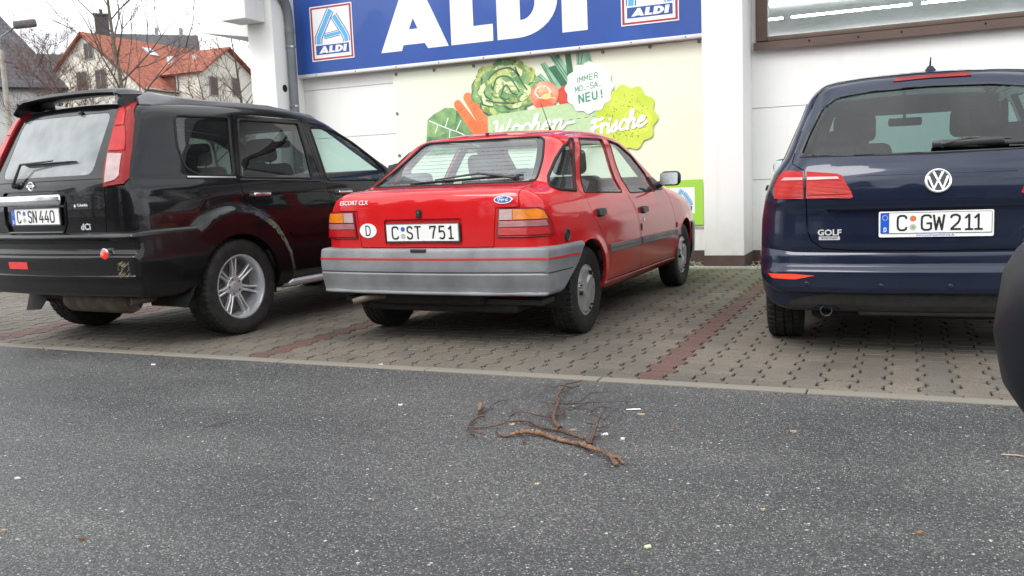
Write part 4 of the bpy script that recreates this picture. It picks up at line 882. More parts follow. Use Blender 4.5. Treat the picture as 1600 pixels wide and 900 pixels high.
    put_text('engine_lettering', 'dCi', .058, frame_at(B, .413, .830), M['chrome_letter'], tgo, ext=.002, bold=.001, xs=1.05)
    fr = frame_at(B, .384, .968); mp = mapper(*fr); e = MB(); V = rrect(-.068, .068, -.019, .019, .003); k = len(V); e.add([mp(u, v, .0015) for u, v in V]+[mp(u, v, -.002) for u, v in V], [tuple(range(k))]+[(i, i+k, (i+1) % k+k, (i+1) % k) for i in range(k)]); stk = e.build('outdoor_sticker', M['ink'], tgo, smooth=0)
    put_text('sticker_lettering', 'Columbia', .024, (fr[0]+fr[1]*.016+fr[2]*.004, *fr[1:]), M['white_print'], stk, off=.0016, ext=.0003, bold=.0004)
    e = MB(); e.add([mp(-.052+u, v, .002) for u, v in ((0, .012), (.009, 0), (0, -.012), (-.009, 0))], [(0, 1, 2, 3)]); e.build('sticker_emblem', M['white_print'], stk, smooth=0, fix=False)
    wiper(B, tgo, (-.262, 1.112), (-.205, 1.235), (.20, 1.262), M['plastic'], off=.05, bl0=((-.21, 1.245), (.305, 1.252)))
    e = MB(); c = frame_at(B, .175, 1.585)[0]; e.box((c.x, c.y-.012, c.z), (.03, .03, .02), bev=.007); e.build('washer_nozzle', M['plastic'], tgo)
    e = MB(); c = frame_at(B, 0, 1.59)[0]; e.box((c.x-.02, c.y+.03, c.z-.04), (.24, .03, .025), bev=.01); e.build('high_brake_light', M['lens_red'], tgo)
    # roof spoiler: a wing on two feet
    sp = MB(); n = 25; vs = []
    prof = [(-.115, .004), (-.105, .024), (-.04, .034), (.05, .030), (.11, .012), (.10, 0), (0, -.012), (-.10, -.008)]
    path = []
    for i in range(n):
        t = -1+2*i/(n-1); a = abs(t); x = .545*math.copysign(a**.8, t)
        zt = 1.712-.020*t*t-(max(0, a-.86)/.14)**1.5*.075; path.append((x, -.52+.04*t*t, zt, 1+.5*max(0, a-.8)/.2))
    for x, y, z, sc_ in path:
        for (dy, dz) in prof: vs.append((x, y+dy*sc_, z+dz*sc_))
    m = len(prof); fs = [(i*m+j, i*m+(j+1) % m, (i+1)*m+(j+1) % m, (i+1)*m+j) for i in range(n-1) for j in range(m)]+[tuple(range(m)), tuple(range((n-1)*m, n*m))]
    sp.add(vs, fs); sp.build('roof_spoiler', M['gloss_black2'], root, smooth=50)
    for s in (1, -1):
        f = MB(); f.add([(s*.520, -.62, 1.60), (s*.550, -.60, 1.58), (s*.555, -.38, 1.60), (s*.520, -.38, 1.62), (s*.512, -.64, 1.695), (s*.542, -.62, 1.685), (s*.55, -.40, 1.70), (s*.515, -.40, 1.71)], [(0, 1, 2, 3), (4, 5, 6, 7), (0, 1, 5, 4), (1, 2, 6, 5), (2, 3, 7, 6), (3, 0, 4, 7)]); f.build('spoiler_foot', M['gloss_black2'], root)
    # bumper with three ledges
    BB = Body([(-.60, .806), (-.86, .800), (-.912, .790), (-.936, .768), (-.932, .752), (-.900, .742), (-.900, .662), (-.934, .642), (-.938, .628), (-.926, .520), (-.934, .512), (-.928, .500), (-.888, .486), (-.872, .40), (-.84, .365), (-.60, .35), (1.2, .35), (1.2, .806)],
              [(.3, .86), (.45, .90), (.6, .915), (.82, .905)], [(-1.0, .075), (-.7, .035), (-.3, .0), (.4, 0)], .09, .1, 0, .035, chaik=1, sm=.01); BB.anch = (-.45, .3); BB.zc = .58; BB.az = .5
    bs = hull_shell(BB, .024, .014, z0=.28, z1=.88, W=1.05, ymin=-1.1, ymax=.6, zc=.58, hz=.011)
    cutp = [(-1.3, .25), (-.56, .33), (-.46, .42)]+[(-.03+.388*math.cos(R(a)), .335+.388*math.sin(R(a))) for a in (168, 158, 148, 140)]+[(-.32, .66), (-.335, .72), (-.42, .83), (-1.3, .9)]
    bs = boolean(bs, prism_me([cutp], 'x', -1.2, 1.2), 'INTERSECT')
    # the tailgate drops into the upper ledge
    bo = finish(bs, BB, 'rear_bumper', [M['black_bumper'], M['lining'], M['black_bumper']], root)
    for s in (1, -1):
        e = MB(); c = Vector(project(BB, [s*.60], [.648], 'y')[0][0]); e.lathe([(-.03, .001), (-.03, .047), (.004, .047), (.008, .040)], 32, 'y', tuple(c), -1); q = e.build('reflector_ring', M['chrome_dark'], bo)
        e = MB(); e.lathe([(.003, .042), (.009, .036), (.013, .020), (.014, .001)], 32, 'y', tuple(c), -1); e.build('round_reflector', M['reflector'], q)
    patch('fog_light', BB, rrect(-.348, -.135, .556, .603, .006), 'y', M['reflector'], bo, 1, .004, .01, .03)
    sc_ = MB()   # scraped patch on the corner
    rr = random.Random(5)
    for k in range(46):
        x0 = .70+rr.random()*.09; z0 = .50+rr.random()*.10; ln = .012+rr.random()*.03; P, N = project(BB, [x0, min(x0+ln, .80)], [z0, z0+ln*.6], 'y'); a, b = Vector(P[0]), Vector(P[1]); nn = Vector(N[0])
        t = (b-a).normalized().cross(nn)*(.001+.0025*rr.random()); sc_.add([a+nn*.001-t, b+nn*.001, a+nn*.001+t], [(0, 1, 2)])
    sc_.build('scratches', M['scratch'], bo, smooth=0, fix=False)
    FB = Body([(2.7, .72), (3.46, .70), (3.54, .62), (3.53, .35), (3.42, .28), (2.7, .28)], [(.2, .88), (.8, .89)], [(2.4, 0), (2.9, .03), (3.6, .15)], .1, .2, 0, .05, chaik=1); FB.anch = (2.9, 3.2); FB.zc = .5; FB.az = .3
    fb = hull_shell(FB, .045, .015, z0=.2, z1=.85, W=1.05, ymin=2.3, ymax=3.8, zc=.5); fb = boolean(fb, prism_me([[(3.03, .2), (3.9, .2), (3.9, .85), (3.03, .85)]], 'x', -1.2, 1.2), 'INTERSECT'); finish(fb, FB, 'front_bumper', [M['black_bumper'], M['lining'], M['edge']], root)
    for s in (1, -1): patch('headlamp', B, [(s*.45, .75), (s*.78, .75), (s*.78, .90), (s*.45, .88)], 'y', M['lens_clear'], root, -1, .004, .01)
    liners(root, (-.03, .335), .40, 2.625, .42, .85); wheel_set(root, .688, .225, .455, 1.53, 1.53, 2.625, 'alloy')
    cabin(root, .40, -.55, 2.0, 1.85, .74, 1.10, M['seat'], zs=.62, fy=1.0, mir=(1.45, 1.42))
    underbody(root, -.60, 3.1, .55, .30, .40)
    e = MB(); e.lathe([(-.33, .001), (-.33, .07), (-.29, .085), (.29, .085), (.33, .07), (.33, .001)], 28, 'x', (.12, -.58, .305)); e.build('silencer', M['exhaust'], root)
    e = MB(); e.tube(tube_curve([(.30, -.45, .32), (.55, -.52, .33), (.62, -.62, .335), (.60, -.74, .335)]), .030, 14); e.build('exhaust_pipe', M['exhaust'], root)
    e = MB(); e.lathe([(0, .001), (0, .026)], 20, 'y', (.60, -.743, .335), -1); e.build('exhaust_opening', M['edge'], root)
    e = MB(); e.lathe([(-.03, .001), (-.03, .03), (.03, .03), (.03, .001)], 16, 'x', (.9, 0, 0)); a = frame_at(B, .0, 1.28, 'z')[0]; e = MB(); e.tube([a, a+Vector((0, -.02, .03))], .012); e.tube([a+Vector((0, -.02, .025)), a+Vector((-.03, -.22, .20))], [.0035, .002]); e.build('antenna', M['rubber'], root)
M['chrome_dark'] = mat('dark_chrome', (.35, .35, .36), .2, 1); M['mudflap'] = noise_vary(mat('mudflap_rubber', (.032, .034, .036), .7, 0, 0, .03, .2), 6, .4, (.02, .02, .018))
M['rail_grey'] = mat('rail_grey', (.17, .17, .18), .35, .3, .3); M['gloss_black2'] = mat('spoiler_black', (.006, .006, .008), .4, 0, .15); M['lens_orange'] = lensmat('orange_red_lens', (.52, .014, .008))
M['black_bumper'] = carpaint('bumper_black', (.005, .005, .006), 0, .35, .07, (.06, .055, .05), .6); M['scratch'] = mat('scratched_primer', (.20, .17, .11), .8)
M['glass_rear'] = glassmat('hatch_glass', (.72, .84, .84), 1.7, film=.11)  # film raised to paint a pale sky reflection into the pane
M['glass_sheen'] = glassmat('painted_sheen_glass', (.30, .36, .37), 1.9, film=.30)  # strong pale film painted in for a bright sky reflection
# ================================================================ the blue estate-like hatchback
def blue_car():
    B = BLU; B.anch = (.1, 2.5); pm = [M['blue'], M['lining'], M['edge']]
    root = empty('parked_car', (.0972, 5.65746, 0), .06444, label='dark blue family hatchback seen from straight behind, right of the red hatchback', cat='car', group='cars parked in the bays by the wall')
    sh = hull_shell(B, .042, .034, z0=.1, z1=1.7, W=1.02, ymin=-.85, ymax=3.65, zc=.68, hz=.024)
    sh = arches(sh, (-.0, .32), .355, 2.685)
    WS = [(-.58, 1.08), (.58, 1.08), (.54, 1.30), (.50, 1.405), (-.50, 1.405), (-.54, 1.30)]
    sh = boolean(sh, prism_me([WS], 'y', 1.25, 3.2), 'DIFFERENCE')
    RD = [(.28, 1.475), (1.02, 1.475), (1.02, 1.0), (1.04, .70), (1.04, .30), (.45, .30), (.40, .55), (.20, .80), (.16, 1.02)]
    FD = [(1.05, 1.475), (1.32, 1.455), (1.65, 1.33), (2.0, 1.12), (2.10, 1.0), (2.16, .70), (2.14, .30), (1.07, .30), (1.07, .70), (1.05, 1.0)]
    QW = rpoly([(-.02, 1.395), (.24, 1.42), (.12, 1.05), (-.16, 1.08)], .03); RW = rpoly([(.33, 1.43), (.98, 1.44), (.98, 1.03), (.21, 1.05)], .03); FW = rpoly([(1.09, 1.44), (1.32, 1.42), (1.63, 1.29), (1.92, 1.11), (1.92, 1.02), (1.09, 1.03)], .03)
    sh, rd = panel(sh, RD, 'x', -1.2, 1.2); sh, fd = panel(sh, FD, 'x', -1.2, 1.2)
    sh = boolean(sh, prism_me([QW], 'x', -1.2, 1.2), 'DIFFERENCE'); rd = boolean(rd, prism_me([RW], 'x', -1.2, 1.2), 'DIFFERENCE'); fd = boolean(fd, prism_me([FW], 'x', -1.2, 1.2), 'DIFFERENCE')
    T = [(0, .578), (.198, .578), (.39, .580), (.54, .592), (.597, .633), (.618, .69), (.620, .76), (.632, 1.008), (.70, 1.050), (.694, 1.083), (.655, 1.232), (.575, 1.435), (.525, 1.492), (.40, 1.508), (0, 1.515)]
    T = T+[(-x, z) for x, z in reversed(T[1:-1])]
    sh, tg = panel(sh, T, 'y', -1.3, -.02)
    RG = [(0, 1.078), (.40, 1.080), (.63, 1.092), (.655, 1.10), (.615, 1.21), (.548, 1.352), (.476, 1.405), (.30, 1.428), (0, 1.438)]; RG = rpoly(RG[:-1]+[(-x, z) for x, z in reversed(RG)][:-1], .02)
    tg = boolean(tg, prism_me([RG], 'y', -1.3, -.1), 'DIFFERENCE')
    rec = rpoly([(-.53, .800), (-.345, .640), (.345, .640), (.53, .800)], .02)
    tg = boolean(tg, cutout(B, rec, 'y', 1, .012, .034), 'DIFFERENCE')
    finish(sh, B, 'body', pm, root); tgo = finish(tg, B, 'tailgate', pm, root)
    add_window(B, RG, 1, tgo, M['glass_privacy2'], .005, axis='y', name='rear_window', gm=M['gloss_black'])
    add_window(B, WS, -1, root, M['glass_green'], .01, axis='y', name='windscreen')
    mb = MB(); hull_line(mb, B, [(-.66, 1.083), (0, 1.071), (.66, 1.083)], 'y', .004, 1, -.001); mb.build('glass_seam', M['edge'], tgo)
    mb = MB(); hull_line(mb, B, [(-.375, .972), (.375, .972)], 'y', .004, 1, -.002); mb.build('pressed_crease', M['blue'], tgo)
    for s, a, b in ((1, *[split_x(m)[0] for m in (rd, fd)]), (-1, *[split_x(m)[1] for m in (rd, fd)])):
        o1 = finish(a, B, 'door', pm, root); o2 = finish(b, B, 'door', pm, root)
        add_window(B, QW, s, root, M['glass_mid'], name='quarter_window'); add_window(B, RW, s, o1, M['glass_mid']); add_window(B, FW, s, o2, M['glass_green'])
        for o, hy, hz in ((o1, .36, .90), (o2, 1.26, .89)): patch('door_handle', B, rrect(hy-.085, hy+.085, hz-.016, hz+.016, .012), 'x', M['blue'], o, s, .028, .03)
        door_mirror(o2, (s*.895, 1.93, 1.04), .13, .13, .20, M['blue'], s, (s*.82, 1.95, .99))
        f = (lambda P: P) if s > 0 else mirror
        o = patch('tail_lamp', B, f([(.636, .860), (.640, 1.004), (.700, 1.010), (.735, 1.010), (.770, .985), (.793, .930), (.790, .862)]), 'y', M['lens_red'], root, 1, .006, .02, .02)
        patch('light_bar', B, f([(.642, .958), (.642, .972), (.735, .974), (.752, .958)]), 'y', M['lens_pale'], o, 1, .009, .004, .02)
        patch('lower_lens', B, f([(.642, .868), (.642, .945), (.765, .945), (.772, .868)]), 'y', M['lens_orange'], o, 1, .009, .004, .02)
        o = patch('tail_lamp', B, f([(.388, .862), (.400, .895), (.446, .978), (.470, .986), (.622, 1.004), (.624, .860), (.40, .857)]), 'y', M['lens_red'], tgo, 1, .006, .02, .02)
        patch('light_bar', B, f([(.455, .958), (.465, .970), (.618, .973), (.619, .958)]), 'y', M['lens_pale'], o, 1, .009, .004, .02)
        patch('lower_lens', B, f([(.412, .880), (.444, .943), (.618, .945), (.618, .880)]), 'y', M['lens_orange'], o, 1, .009, .004, .02)
    fr = frame_at(B, .005, .722); fr = (fr[0]-fr[3]*.018, *fr[1:])
    plate(tgo, fr, [('C', -.178, .045, .01), ('GW', -.065, .048, .010), ('211', .070, .046, .014)], -.104, 'seal_red', 'seal_green', foot=('www.autohausweinhold.de', .0165, 'eu_blue'))
    # roundel
    fr = frame_at(B, .014, .932); mp = mapper(*fr); e = MB(); e.lathe([(.0, .063), (.010, .062), (.013, .057), (.010, .051), (.004, .050), (.0, .050)], 48, 'y', (0, 0, 0), -1)
    q = [fr[0]+fr[1]*v[0]+fr[2]*v[2]+fr[3]*(-v[1]) for v in e.v]; e.v = [tuple(v) for v in q]
    for st in ([(-.0215, .046), (0, -.002), (.0215, .046)], [(-.045, .023), (-.0205, -.043), (0, .004), (.0205, -.043), (.045, .023)]):
        V, F = ribbon(st, .0115); k = len(V); e.add([mp(u, v, .011) for u, v in V]+[mp(u, v, .002) for u, v in V], [f for f in F]+[(2*i, 2*i+2, 2*i+2+k, 2*i+k) for i in range(k//2-1)]+[(2*i+3, 2*i+1, 2*i+1+k, 2*i+3+k) for i in range(k//2-1)])
    bo = e.build('maker_badge', M['chrome_soft'], tgo, smooth=30); e = MB(); e.add([mp(.052*math.cos(2*math.pi*k/40), .052*math.sin(2*math.pi*k/40), .003) for k in range(40)], [tuple(range(40))]); e.build('badge_field', M['gloss_black'], bo, fix=False)
    put_text('model_lettering', 'GOLF', .044, frame_at(B, -.505, .675), M['chrome_letter'], tgo, ext=.002, bold=.0012, xs=1.1)
    fr = frame_at(B, -.505, .646); mp = mapper(*fr); e = MB(); V = rrect(-.053, .053, -.0095, .0095, .001); k = len(V); e.add([mp(u, v, .003) for u, v in V]+[mp(u, v, -.002) for u, v in V], [tuple(range(k))]+[(i, i+k, (i+1) % k+k, (i+1) % k) for i in range(k)]); so_ = e.build('lettering_bar', M['chrome_letter'], tgo, smooth=0); put_text('small_lettering', 'SPORTSVAN', .0155, fr, M['ink'], so_, off=.0032, ext=.0003, bold=.0002, xs=1.0)
    # spoiler lip, brake light, fin, wiper
    patch('high_brake_light', B, rpoly([(-.185, 1.474), (-.165, 1.494), (.165, 1.499), (.19, 1.494), (.205, 1.478), (0, 1.480)], .006), 'y', M['lens_dark'], tgo, 1, .004, .01, .02)
    e = MB(); a = frame_at(B, .02, -.02, 'z')[0]; e.add([(a.x+x, a.y+y, a.z+z) for x, y, z in ((-.030, -.06, -.004), (.030, -.06, -.004), (.028, .07, -.004), (-.028, .07, -.004), (-.012, -.055, .022), (.012, -.055, .022), (.006, .03, .020), (-.006, .03, .020))], [(0, 1, 5, 4), (1, 2, 6, 5), (2, 3, 7, 6), (3, 0, 4, 7), (4, 5, 6, 7), (3, 2, 1, 0)]); e.tube([(a.x, a.y-.03, a.z+.018), (a.x, a.y-.075, a.z+.068)], [.006, .003]); e.build('roof_antenna', M['blue'], root, smooth=40)
    wiper(B, tgo, (.04, 1.110), (.15, 1.120), (.42, 1.118), M['plastic'], off=.035, bl0=((.02, 1.105), (.45, 1.100)))
    sp = MB(); P, N = project(B, [-.0, .31], [1.125, 1.128], 'y'); sp.box(((P[0][0]+P[1][0])/2, P[0][1]-.028, 1.121), (.33, .03, .034), bev=.012, ry=R(-1)); sp.build('wiper_cover', M['plastic'], tgo)
    # bumper: shoulder, ledge and upright lower band
    BB = Body([(-.40, .235), (-.60, .238), (-.640, .262), (-.668, .340), (-.676, .350), (-.700, .358), (-.704, .462), (-.700, .474), (-.676, .500), (-.673, .545), (-.668, .562), (-.618, .640), (-.55, .690), (1.2, .690), (1.2, .235)],
              [(.2, .855), (.3, .885), (.45, .905), (.6, .905), (.7, .897)], [(-.8, .075), (-.5, .035), (-.1, .0), (.4, 0)], .125, .1, 0, .15, chaik=1, sm=.01); BB.anch = (-.35, .3); BB.zc = .46; BB.az = .6
    bs = hull_shell(BB, .026, .012, z0=.15, z1=.78, W=1.02, ymin=-.9, ymax=.6, zc=.46, hz=.0085)
    cutp = [(-1.3, .1), (-.36, .1), (-.36, .32)]+[(.358*math.cos(R(a)), .32+.358*math.sin(R(a))) for a in (172, 160, 148, 136, 124)]+[(-.21, .70), (-1.3, .75)]
    bs = boolean(bs, prism_me([cutp], 'x', -1.2, 1.2), 'INTERSECT'); bs = boolean(bs, prism_me([offs(T, .004)], 'y', -1.3, -.02), 'DIFFERENCE'); bo = finish(bs, BB, 'rear_bumper', pm, root)
    # lower bumper: black diffuser with an arch round the tailpipe
    D = [(-.735, .262), (-.70, .300), (-.625, .326), (-.51, .348), (.51, .348), (.625, .326), (.70, .300), (.735, .262), (.44, .256), (-.44, .256), (-.475, .285), (-.555, .285), (-.60, .262)]
    patch('diffuser', BB, D, 'y', M['plastic'], bo, 1, .003, .02, .015)
    for s in (1, -1):
        f = (lambda P: P) if s > 0 else mirror
        patch('bumper_reflector', BB, f([(.578, .447), (.680, .425), (.800, .428), (.826, .452), (.70, .455)]), 'y', M['reflector_orange'], bo, 1, .004, .01, .03)
    for x, z in ((.077, .395), (-.25, .395), (.40, .395), (-.62, .40)):
        c = frame_at(BB, x, z); e = MB(); e.lathe([(-.003, .001), (-.003, .0125), (.002, .0125), (.0035, .010), (.0035, .001)], 20, 'y', tuple(c[0]), -1); e.build('parking_sensor', M['blue'], root)
    e = MB(); e.lathe([(-.20, .030), (.055, .032), (.058, .029), (.055, .026), (-.20, .024)], 28, 'y', (-.520, -.55, .248), -1); e.build('exhaust_pipe', M['dark_pipe'], root)
    e = MB(); e.lathe([(0, .0005), (0, .025)], 20, 'y', (-.520, -.56, .248), -1); e.build('exhaust_opening', M['edge'], root)
    e = MB(); e.b(-.36, .50, -.55, -.30, .215, .262, bev=.02); e.build('silencer', M['exhaust_dark'], root)
    liners(root, (0, .32), .365, 2.685, .42, .85); wheel_set(root, .632, .205, .41, 1.515, 1.52, 2.685, 'plain')
    cabin(root, .30, -.50, 2.1, 1.95, .78, 1.04, M['seat'], zs=.56, fy=1.05, hz=.0, mir=(1.60, 1.335))
    underbody(root, -.50, 3.1, .60, .19, .27)
    return root
M['glass_privacy2'] = glassmat('tinted_rear_glass', (.19, .285, .29), 1.55, film=.0); M['lens_pale'] = mat('pale_light_bar', (.50, .27, .27), .2, 0, .3); M['chrome_soft'] = mat('satin_chrome', (.78, .78, .79), .2, .7)
M['exhaust_dark'] = noise_vary(mat('grey_silencer', (.16, .16, .155), .5, .5), 8, .3)
M['dark_pipe'] = mat('dark_pipe', (.07, .07, .07), .4, .6)
# ================================================================ ground
def asphalt_mat():
    m = mat('asphalt', (.05, .051, .053), .55, 0, 0, .03, .5); t, b = nodes(m); N = t.nodes; Lk = t.links
    c = N.new('ShaderNodeTexCoord')
    def vor(scale, thr, rnd=1):
        v = N.new('ShaderNodeTexVoronoi'); v.inputs['Scale'].default_value = scale; v.inputs['Randomness'].default_value = rnd; Lk.new(c.outputs['Object'], v.inputs['Vector'])
        s = N.new('ShaderNodeSeparateColor'); Lk.new(v.outputs['Color'], s.inputs[0]); g = N.new('ShaderNodeMath'); g.operation = 'GREATER_THAN'; g.inputs[1].default_value = thr; Lk.new(s.outputs[0], g.inputs[0])
        d = N.new('ShaderNodeMath'); d.operation = 'LESS_THAN'; d.inputs[1].default_value = .33; Lk.new(v.outputs['Distance'], d.inputs[0])
        q = N.new('ShaderNodeMath'); q.operation = 'MULTIPLY'; Lk.new(g.outputs[0], q.inputs[0]); Lk.new(d.outputs[0], q.inputs[1]); return q, s, v
    n1 = N.new('ShaderNodeTexNoise'); n1.inputs['Scale'].default_value = .9; n1.inputs['Detail'].default_value = 7; Lk.new(c.outputs['Object'], n1.inputs['Vector'])
    r1 = N.new('ShaderNodeValToRGB'); r1.color_ramp.elements[0].position = .3; r1.color_ramp.elements[1].position = .72; r1.color_ramp.elements[0].color = (.041, .043, .0445, 1); r1.color_ramp.elements[1].color = (.071, .072, .072, 1); Lk.new(n1.outputs['Fac'], r1.inputs[0])
    mpp = N.new('ShaderNodeMapping'); mpp.inputs['Scale'].default_value = (.28, 1.5, 1); Lk.new(c.outputs['Object'], mpp.inputs[0]); nw = N.new('ShaderNodeTexNoise'); nw.inputs['Scale'].default_value = 1.0; nw.inputs['Detail'].default_value = 5; nw.inputs['Roughness'].default_value = .6; Lk.new(mpp.outputs[0], nw.inputs['Vector'])
    rw = N.new('ShaderNodeValToRGB'); rw.color_ramp.elements[0].position = .36; rw.color_ramp.elements[1].position = .64; rw.color_ramp.elements[0].color = (.72, .73, .75, 1); rw.color_ramp.elements[1].color = (1.12, 1.11, 1.08, 1); Lk.new(nw.outputs['Fac'], rw.inputs[0])
    mw = N.new('ShaderNodeMix'); mw.data_type = 'RGBA'; mw.blend_type = 'MULTIPLY'; mw.inputs[0].default_value = 1; Lk.new(r1.outputs[0], mw.inputs[6]); Lk.new(rw.outputs[0], mw.inputs[7]); r1 = mw
    vf = N.new('ShaderNodeTexVoronoi'); vf.inputs['Scale'].default_value = 165; Lk.new(c.outputs['Object'], vf.inputs['Vector']); sf = N.new('ShaderNodeSeparateColor'); Lk.new(vf.outputs['Color'], sf.inputs[0])
    rf = N.new('ShaderNodeValToRGB'); rf.color_ramp.interpolation = 'LINEAR'; e = rf.color_ramp.elements; e[0].position = 0; e[0].color = (.45, .45, .46, 1); e[1].position = 1; e[1].color = (2.1, 2.05, 1.98, 1); x = e.new(.72); x.color = (1.0, 1.0, 1.0, 1); Lk.new(sf.outputs[1], rf.inputs[0])
    mu = N.new('ShaderNodeMix'); mu.data_type = 'RGBA'; mu.blend_type = 'MULTIPLY'; mu.inputs[0].default_value = 1; Lk.new(r1.outputs[2], mu.inputs[6]); Lk.new(rf.outputs[0], mu.inputs[7]); last = mu.outputs[2]
    for sc_, th, c0, c1 in ((150, .80, (.14, .14, .13), (.30, .295, .27)), (115, .93, (.22, .22, .19), (.38, .375, .34)), (62, .988, (.30, .28, .25), (.46, .45, .42)), (75, .985, (.22, .16, .11), (.18, .12, .09))):
        q, s, v = vor(sc_, th); rr = N.new('ShaderNodeMix'); rr.data_type = 'RGBA'; rr.inputs[6].default_value = (*c0, 1); rr.inputs[7].default_value = (*c1, 1); Lk.new(s.outputs[1], rr.inputs[0])
        mi = N.new('ShaderNodeMix'); mi.data_type = 'RGBA'; Lk.new(q.outputs[0], mi.inputs[0]); Lk.new(last, mi.inputs[6]); Lk.new(rr.outputs[2], mi.inputs[7]); last = mi.outputs[2]
    Lk.new(last, b.inputs['Base Color'])
    bp = N.new('ShaderNodeBump'); bp.inputs['Strength'].default_value = .55; bp.inputs['Distance'].default_value = .004; Lk.new(vf.outputs['Distance'], bp.inputs['Height']); bp.invert = True; Lk.new(bp.outputs[0], b.inputs['Normal'])
    r2 = N.new('ShaderNodeMapRange'); r2.inputs[1].default_value = .35; r2.inputs[2].default_value = .7; r2.inputs[3].default_value = .42; r2.inputs[4].default_value = .68; Lk.new(n1.outputs['Fac'], r2.inputs[0]); Lk.new(r2.outputs[0], b.inputs['Roughness'])
    return m
def paver_mat(name, c_a, c_b, moss_shade=True):
    m = mat(name, c_a, .85); t, b = nodes(m); N = t.nodes; Lk = t.links; c = N.new('ShaderNodeTexCoord')
    at = N.new('ShaderNodeAttribute'); at.attribute_name = 'tint'
    mi = N.new('ShaderNodeMix'); mi.data_type = 'RGBA'; mi.inputs[6].default_value = (*c_a, 1); mi.inputs[7].default_value = (*c_b, 1); Lk.new(at.outputs['Fac'], mi.inputs[0])
    n = N.new('ShaderNodeTexNoise'); n.inputs['Scale'].default_value = 130; n.inputs['Detail'].default_value = 3; Lk.new(c.outputs['Object'], n.inputs['Vector'])
    r = N.new('ShaderNodeValToRGB'); r.color_ramp.elements[0].position = .38; r.color_ramp.elements[1].position = .66; r.color_ramp.elements[0].color = (.55, .55, .55, 1); r.color_ramp.elements[1].color = (1.25, 1.25, 1.22, 1); Lk.new(n.outputs['Fac'], r.inputs[0])
    mu = N.new('ShaderNodeMix'); mu.data_type = 'RGBA'; mu.blend_type = 'MULTIPLY'; mu.inputs[0].default_value = .8; Lk.new(mi.outputs[2], mu.inputs[6]); Lk.new(r.outputs[0], mu.inputs[7]); last = mu.outputs[2]
    n2 = N.new('ShaderNodeTexNoise'); n2.inputs['Scale'].default_value = 1.1; n2.inputs['Detail'].default_value = 6; Lk.new(c.outputs['Object'], n2.inputs['Vector'])
    r2 = N.new('ShaderNodeValToRGB'); r2.color_ramp.elements[0].position = .35; r2.color_ramp.elements[1].position = .7; r2.color_ramp.elements[0].color = (.62, .60, .58, 1); r2.color_ramp.elements[1].color = (1.1, 1.1, 1.08, 1); Lk.new(n2.outputs['Fac'], r2.inputs[0])
    m2 = N.new('ShaderNodeMix'); m2.data_type = 'RGBA'; m2.blend_type = 'MULTIPLY'; m2.inputs[0].default_value = .9; Lk.new(last, m2.inputs[6]); Lk.new(r2.outputs[0], m2.inputs[7]); last = m2.outputs[2]
    # mossy green rising towards the wall, deepened with painted-in shade
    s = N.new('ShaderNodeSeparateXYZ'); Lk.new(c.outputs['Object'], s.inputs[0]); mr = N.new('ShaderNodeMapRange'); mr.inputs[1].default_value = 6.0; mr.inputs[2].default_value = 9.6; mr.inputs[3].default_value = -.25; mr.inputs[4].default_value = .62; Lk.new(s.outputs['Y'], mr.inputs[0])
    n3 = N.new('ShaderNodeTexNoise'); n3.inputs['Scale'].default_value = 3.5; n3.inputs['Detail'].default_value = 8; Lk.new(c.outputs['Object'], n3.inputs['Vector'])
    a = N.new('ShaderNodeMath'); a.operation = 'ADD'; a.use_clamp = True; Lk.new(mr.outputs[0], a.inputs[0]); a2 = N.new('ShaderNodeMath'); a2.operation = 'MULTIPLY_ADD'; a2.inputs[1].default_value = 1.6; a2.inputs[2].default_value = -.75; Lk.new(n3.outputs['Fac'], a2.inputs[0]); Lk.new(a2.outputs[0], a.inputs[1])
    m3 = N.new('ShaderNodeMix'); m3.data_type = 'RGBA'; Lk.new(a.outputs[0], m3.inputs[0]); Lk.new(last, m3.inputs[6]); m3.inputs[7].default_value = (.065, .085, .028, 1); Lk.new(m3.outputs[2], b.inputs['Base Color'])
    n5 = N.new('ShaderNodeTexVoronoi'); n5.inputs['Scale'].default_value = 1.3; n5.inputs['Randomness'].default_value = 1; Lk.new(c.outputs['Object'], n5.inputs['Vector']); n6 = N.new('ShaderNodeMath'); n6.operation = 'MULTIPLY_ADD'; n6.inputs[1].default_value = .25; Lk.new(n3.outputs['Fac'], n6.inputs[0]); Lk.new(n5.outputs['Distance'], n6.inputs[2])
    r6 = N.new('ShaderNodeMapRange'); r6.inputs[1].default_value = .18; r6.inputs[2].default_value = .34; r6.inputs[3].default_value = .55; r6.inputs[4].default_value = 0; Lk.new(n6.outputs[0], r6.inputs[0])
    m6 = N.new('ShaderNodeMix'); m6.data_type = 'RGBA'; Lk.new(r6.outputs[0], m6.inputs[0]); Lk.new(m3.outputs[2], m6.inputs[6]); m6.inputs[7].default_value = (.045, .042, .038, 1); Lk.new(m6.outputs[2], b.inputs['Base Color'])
    bp = N.new('ShaderNodeBump'); bp.inputs['Strength'].default_value = .35; bp.inputs['Distance'].default_value = .003; Lk.new(n.outputs['Fac'], bp.inputs['Height']); Lk.new(bp.outputs[0], b.inputs['Normal'])
    return m
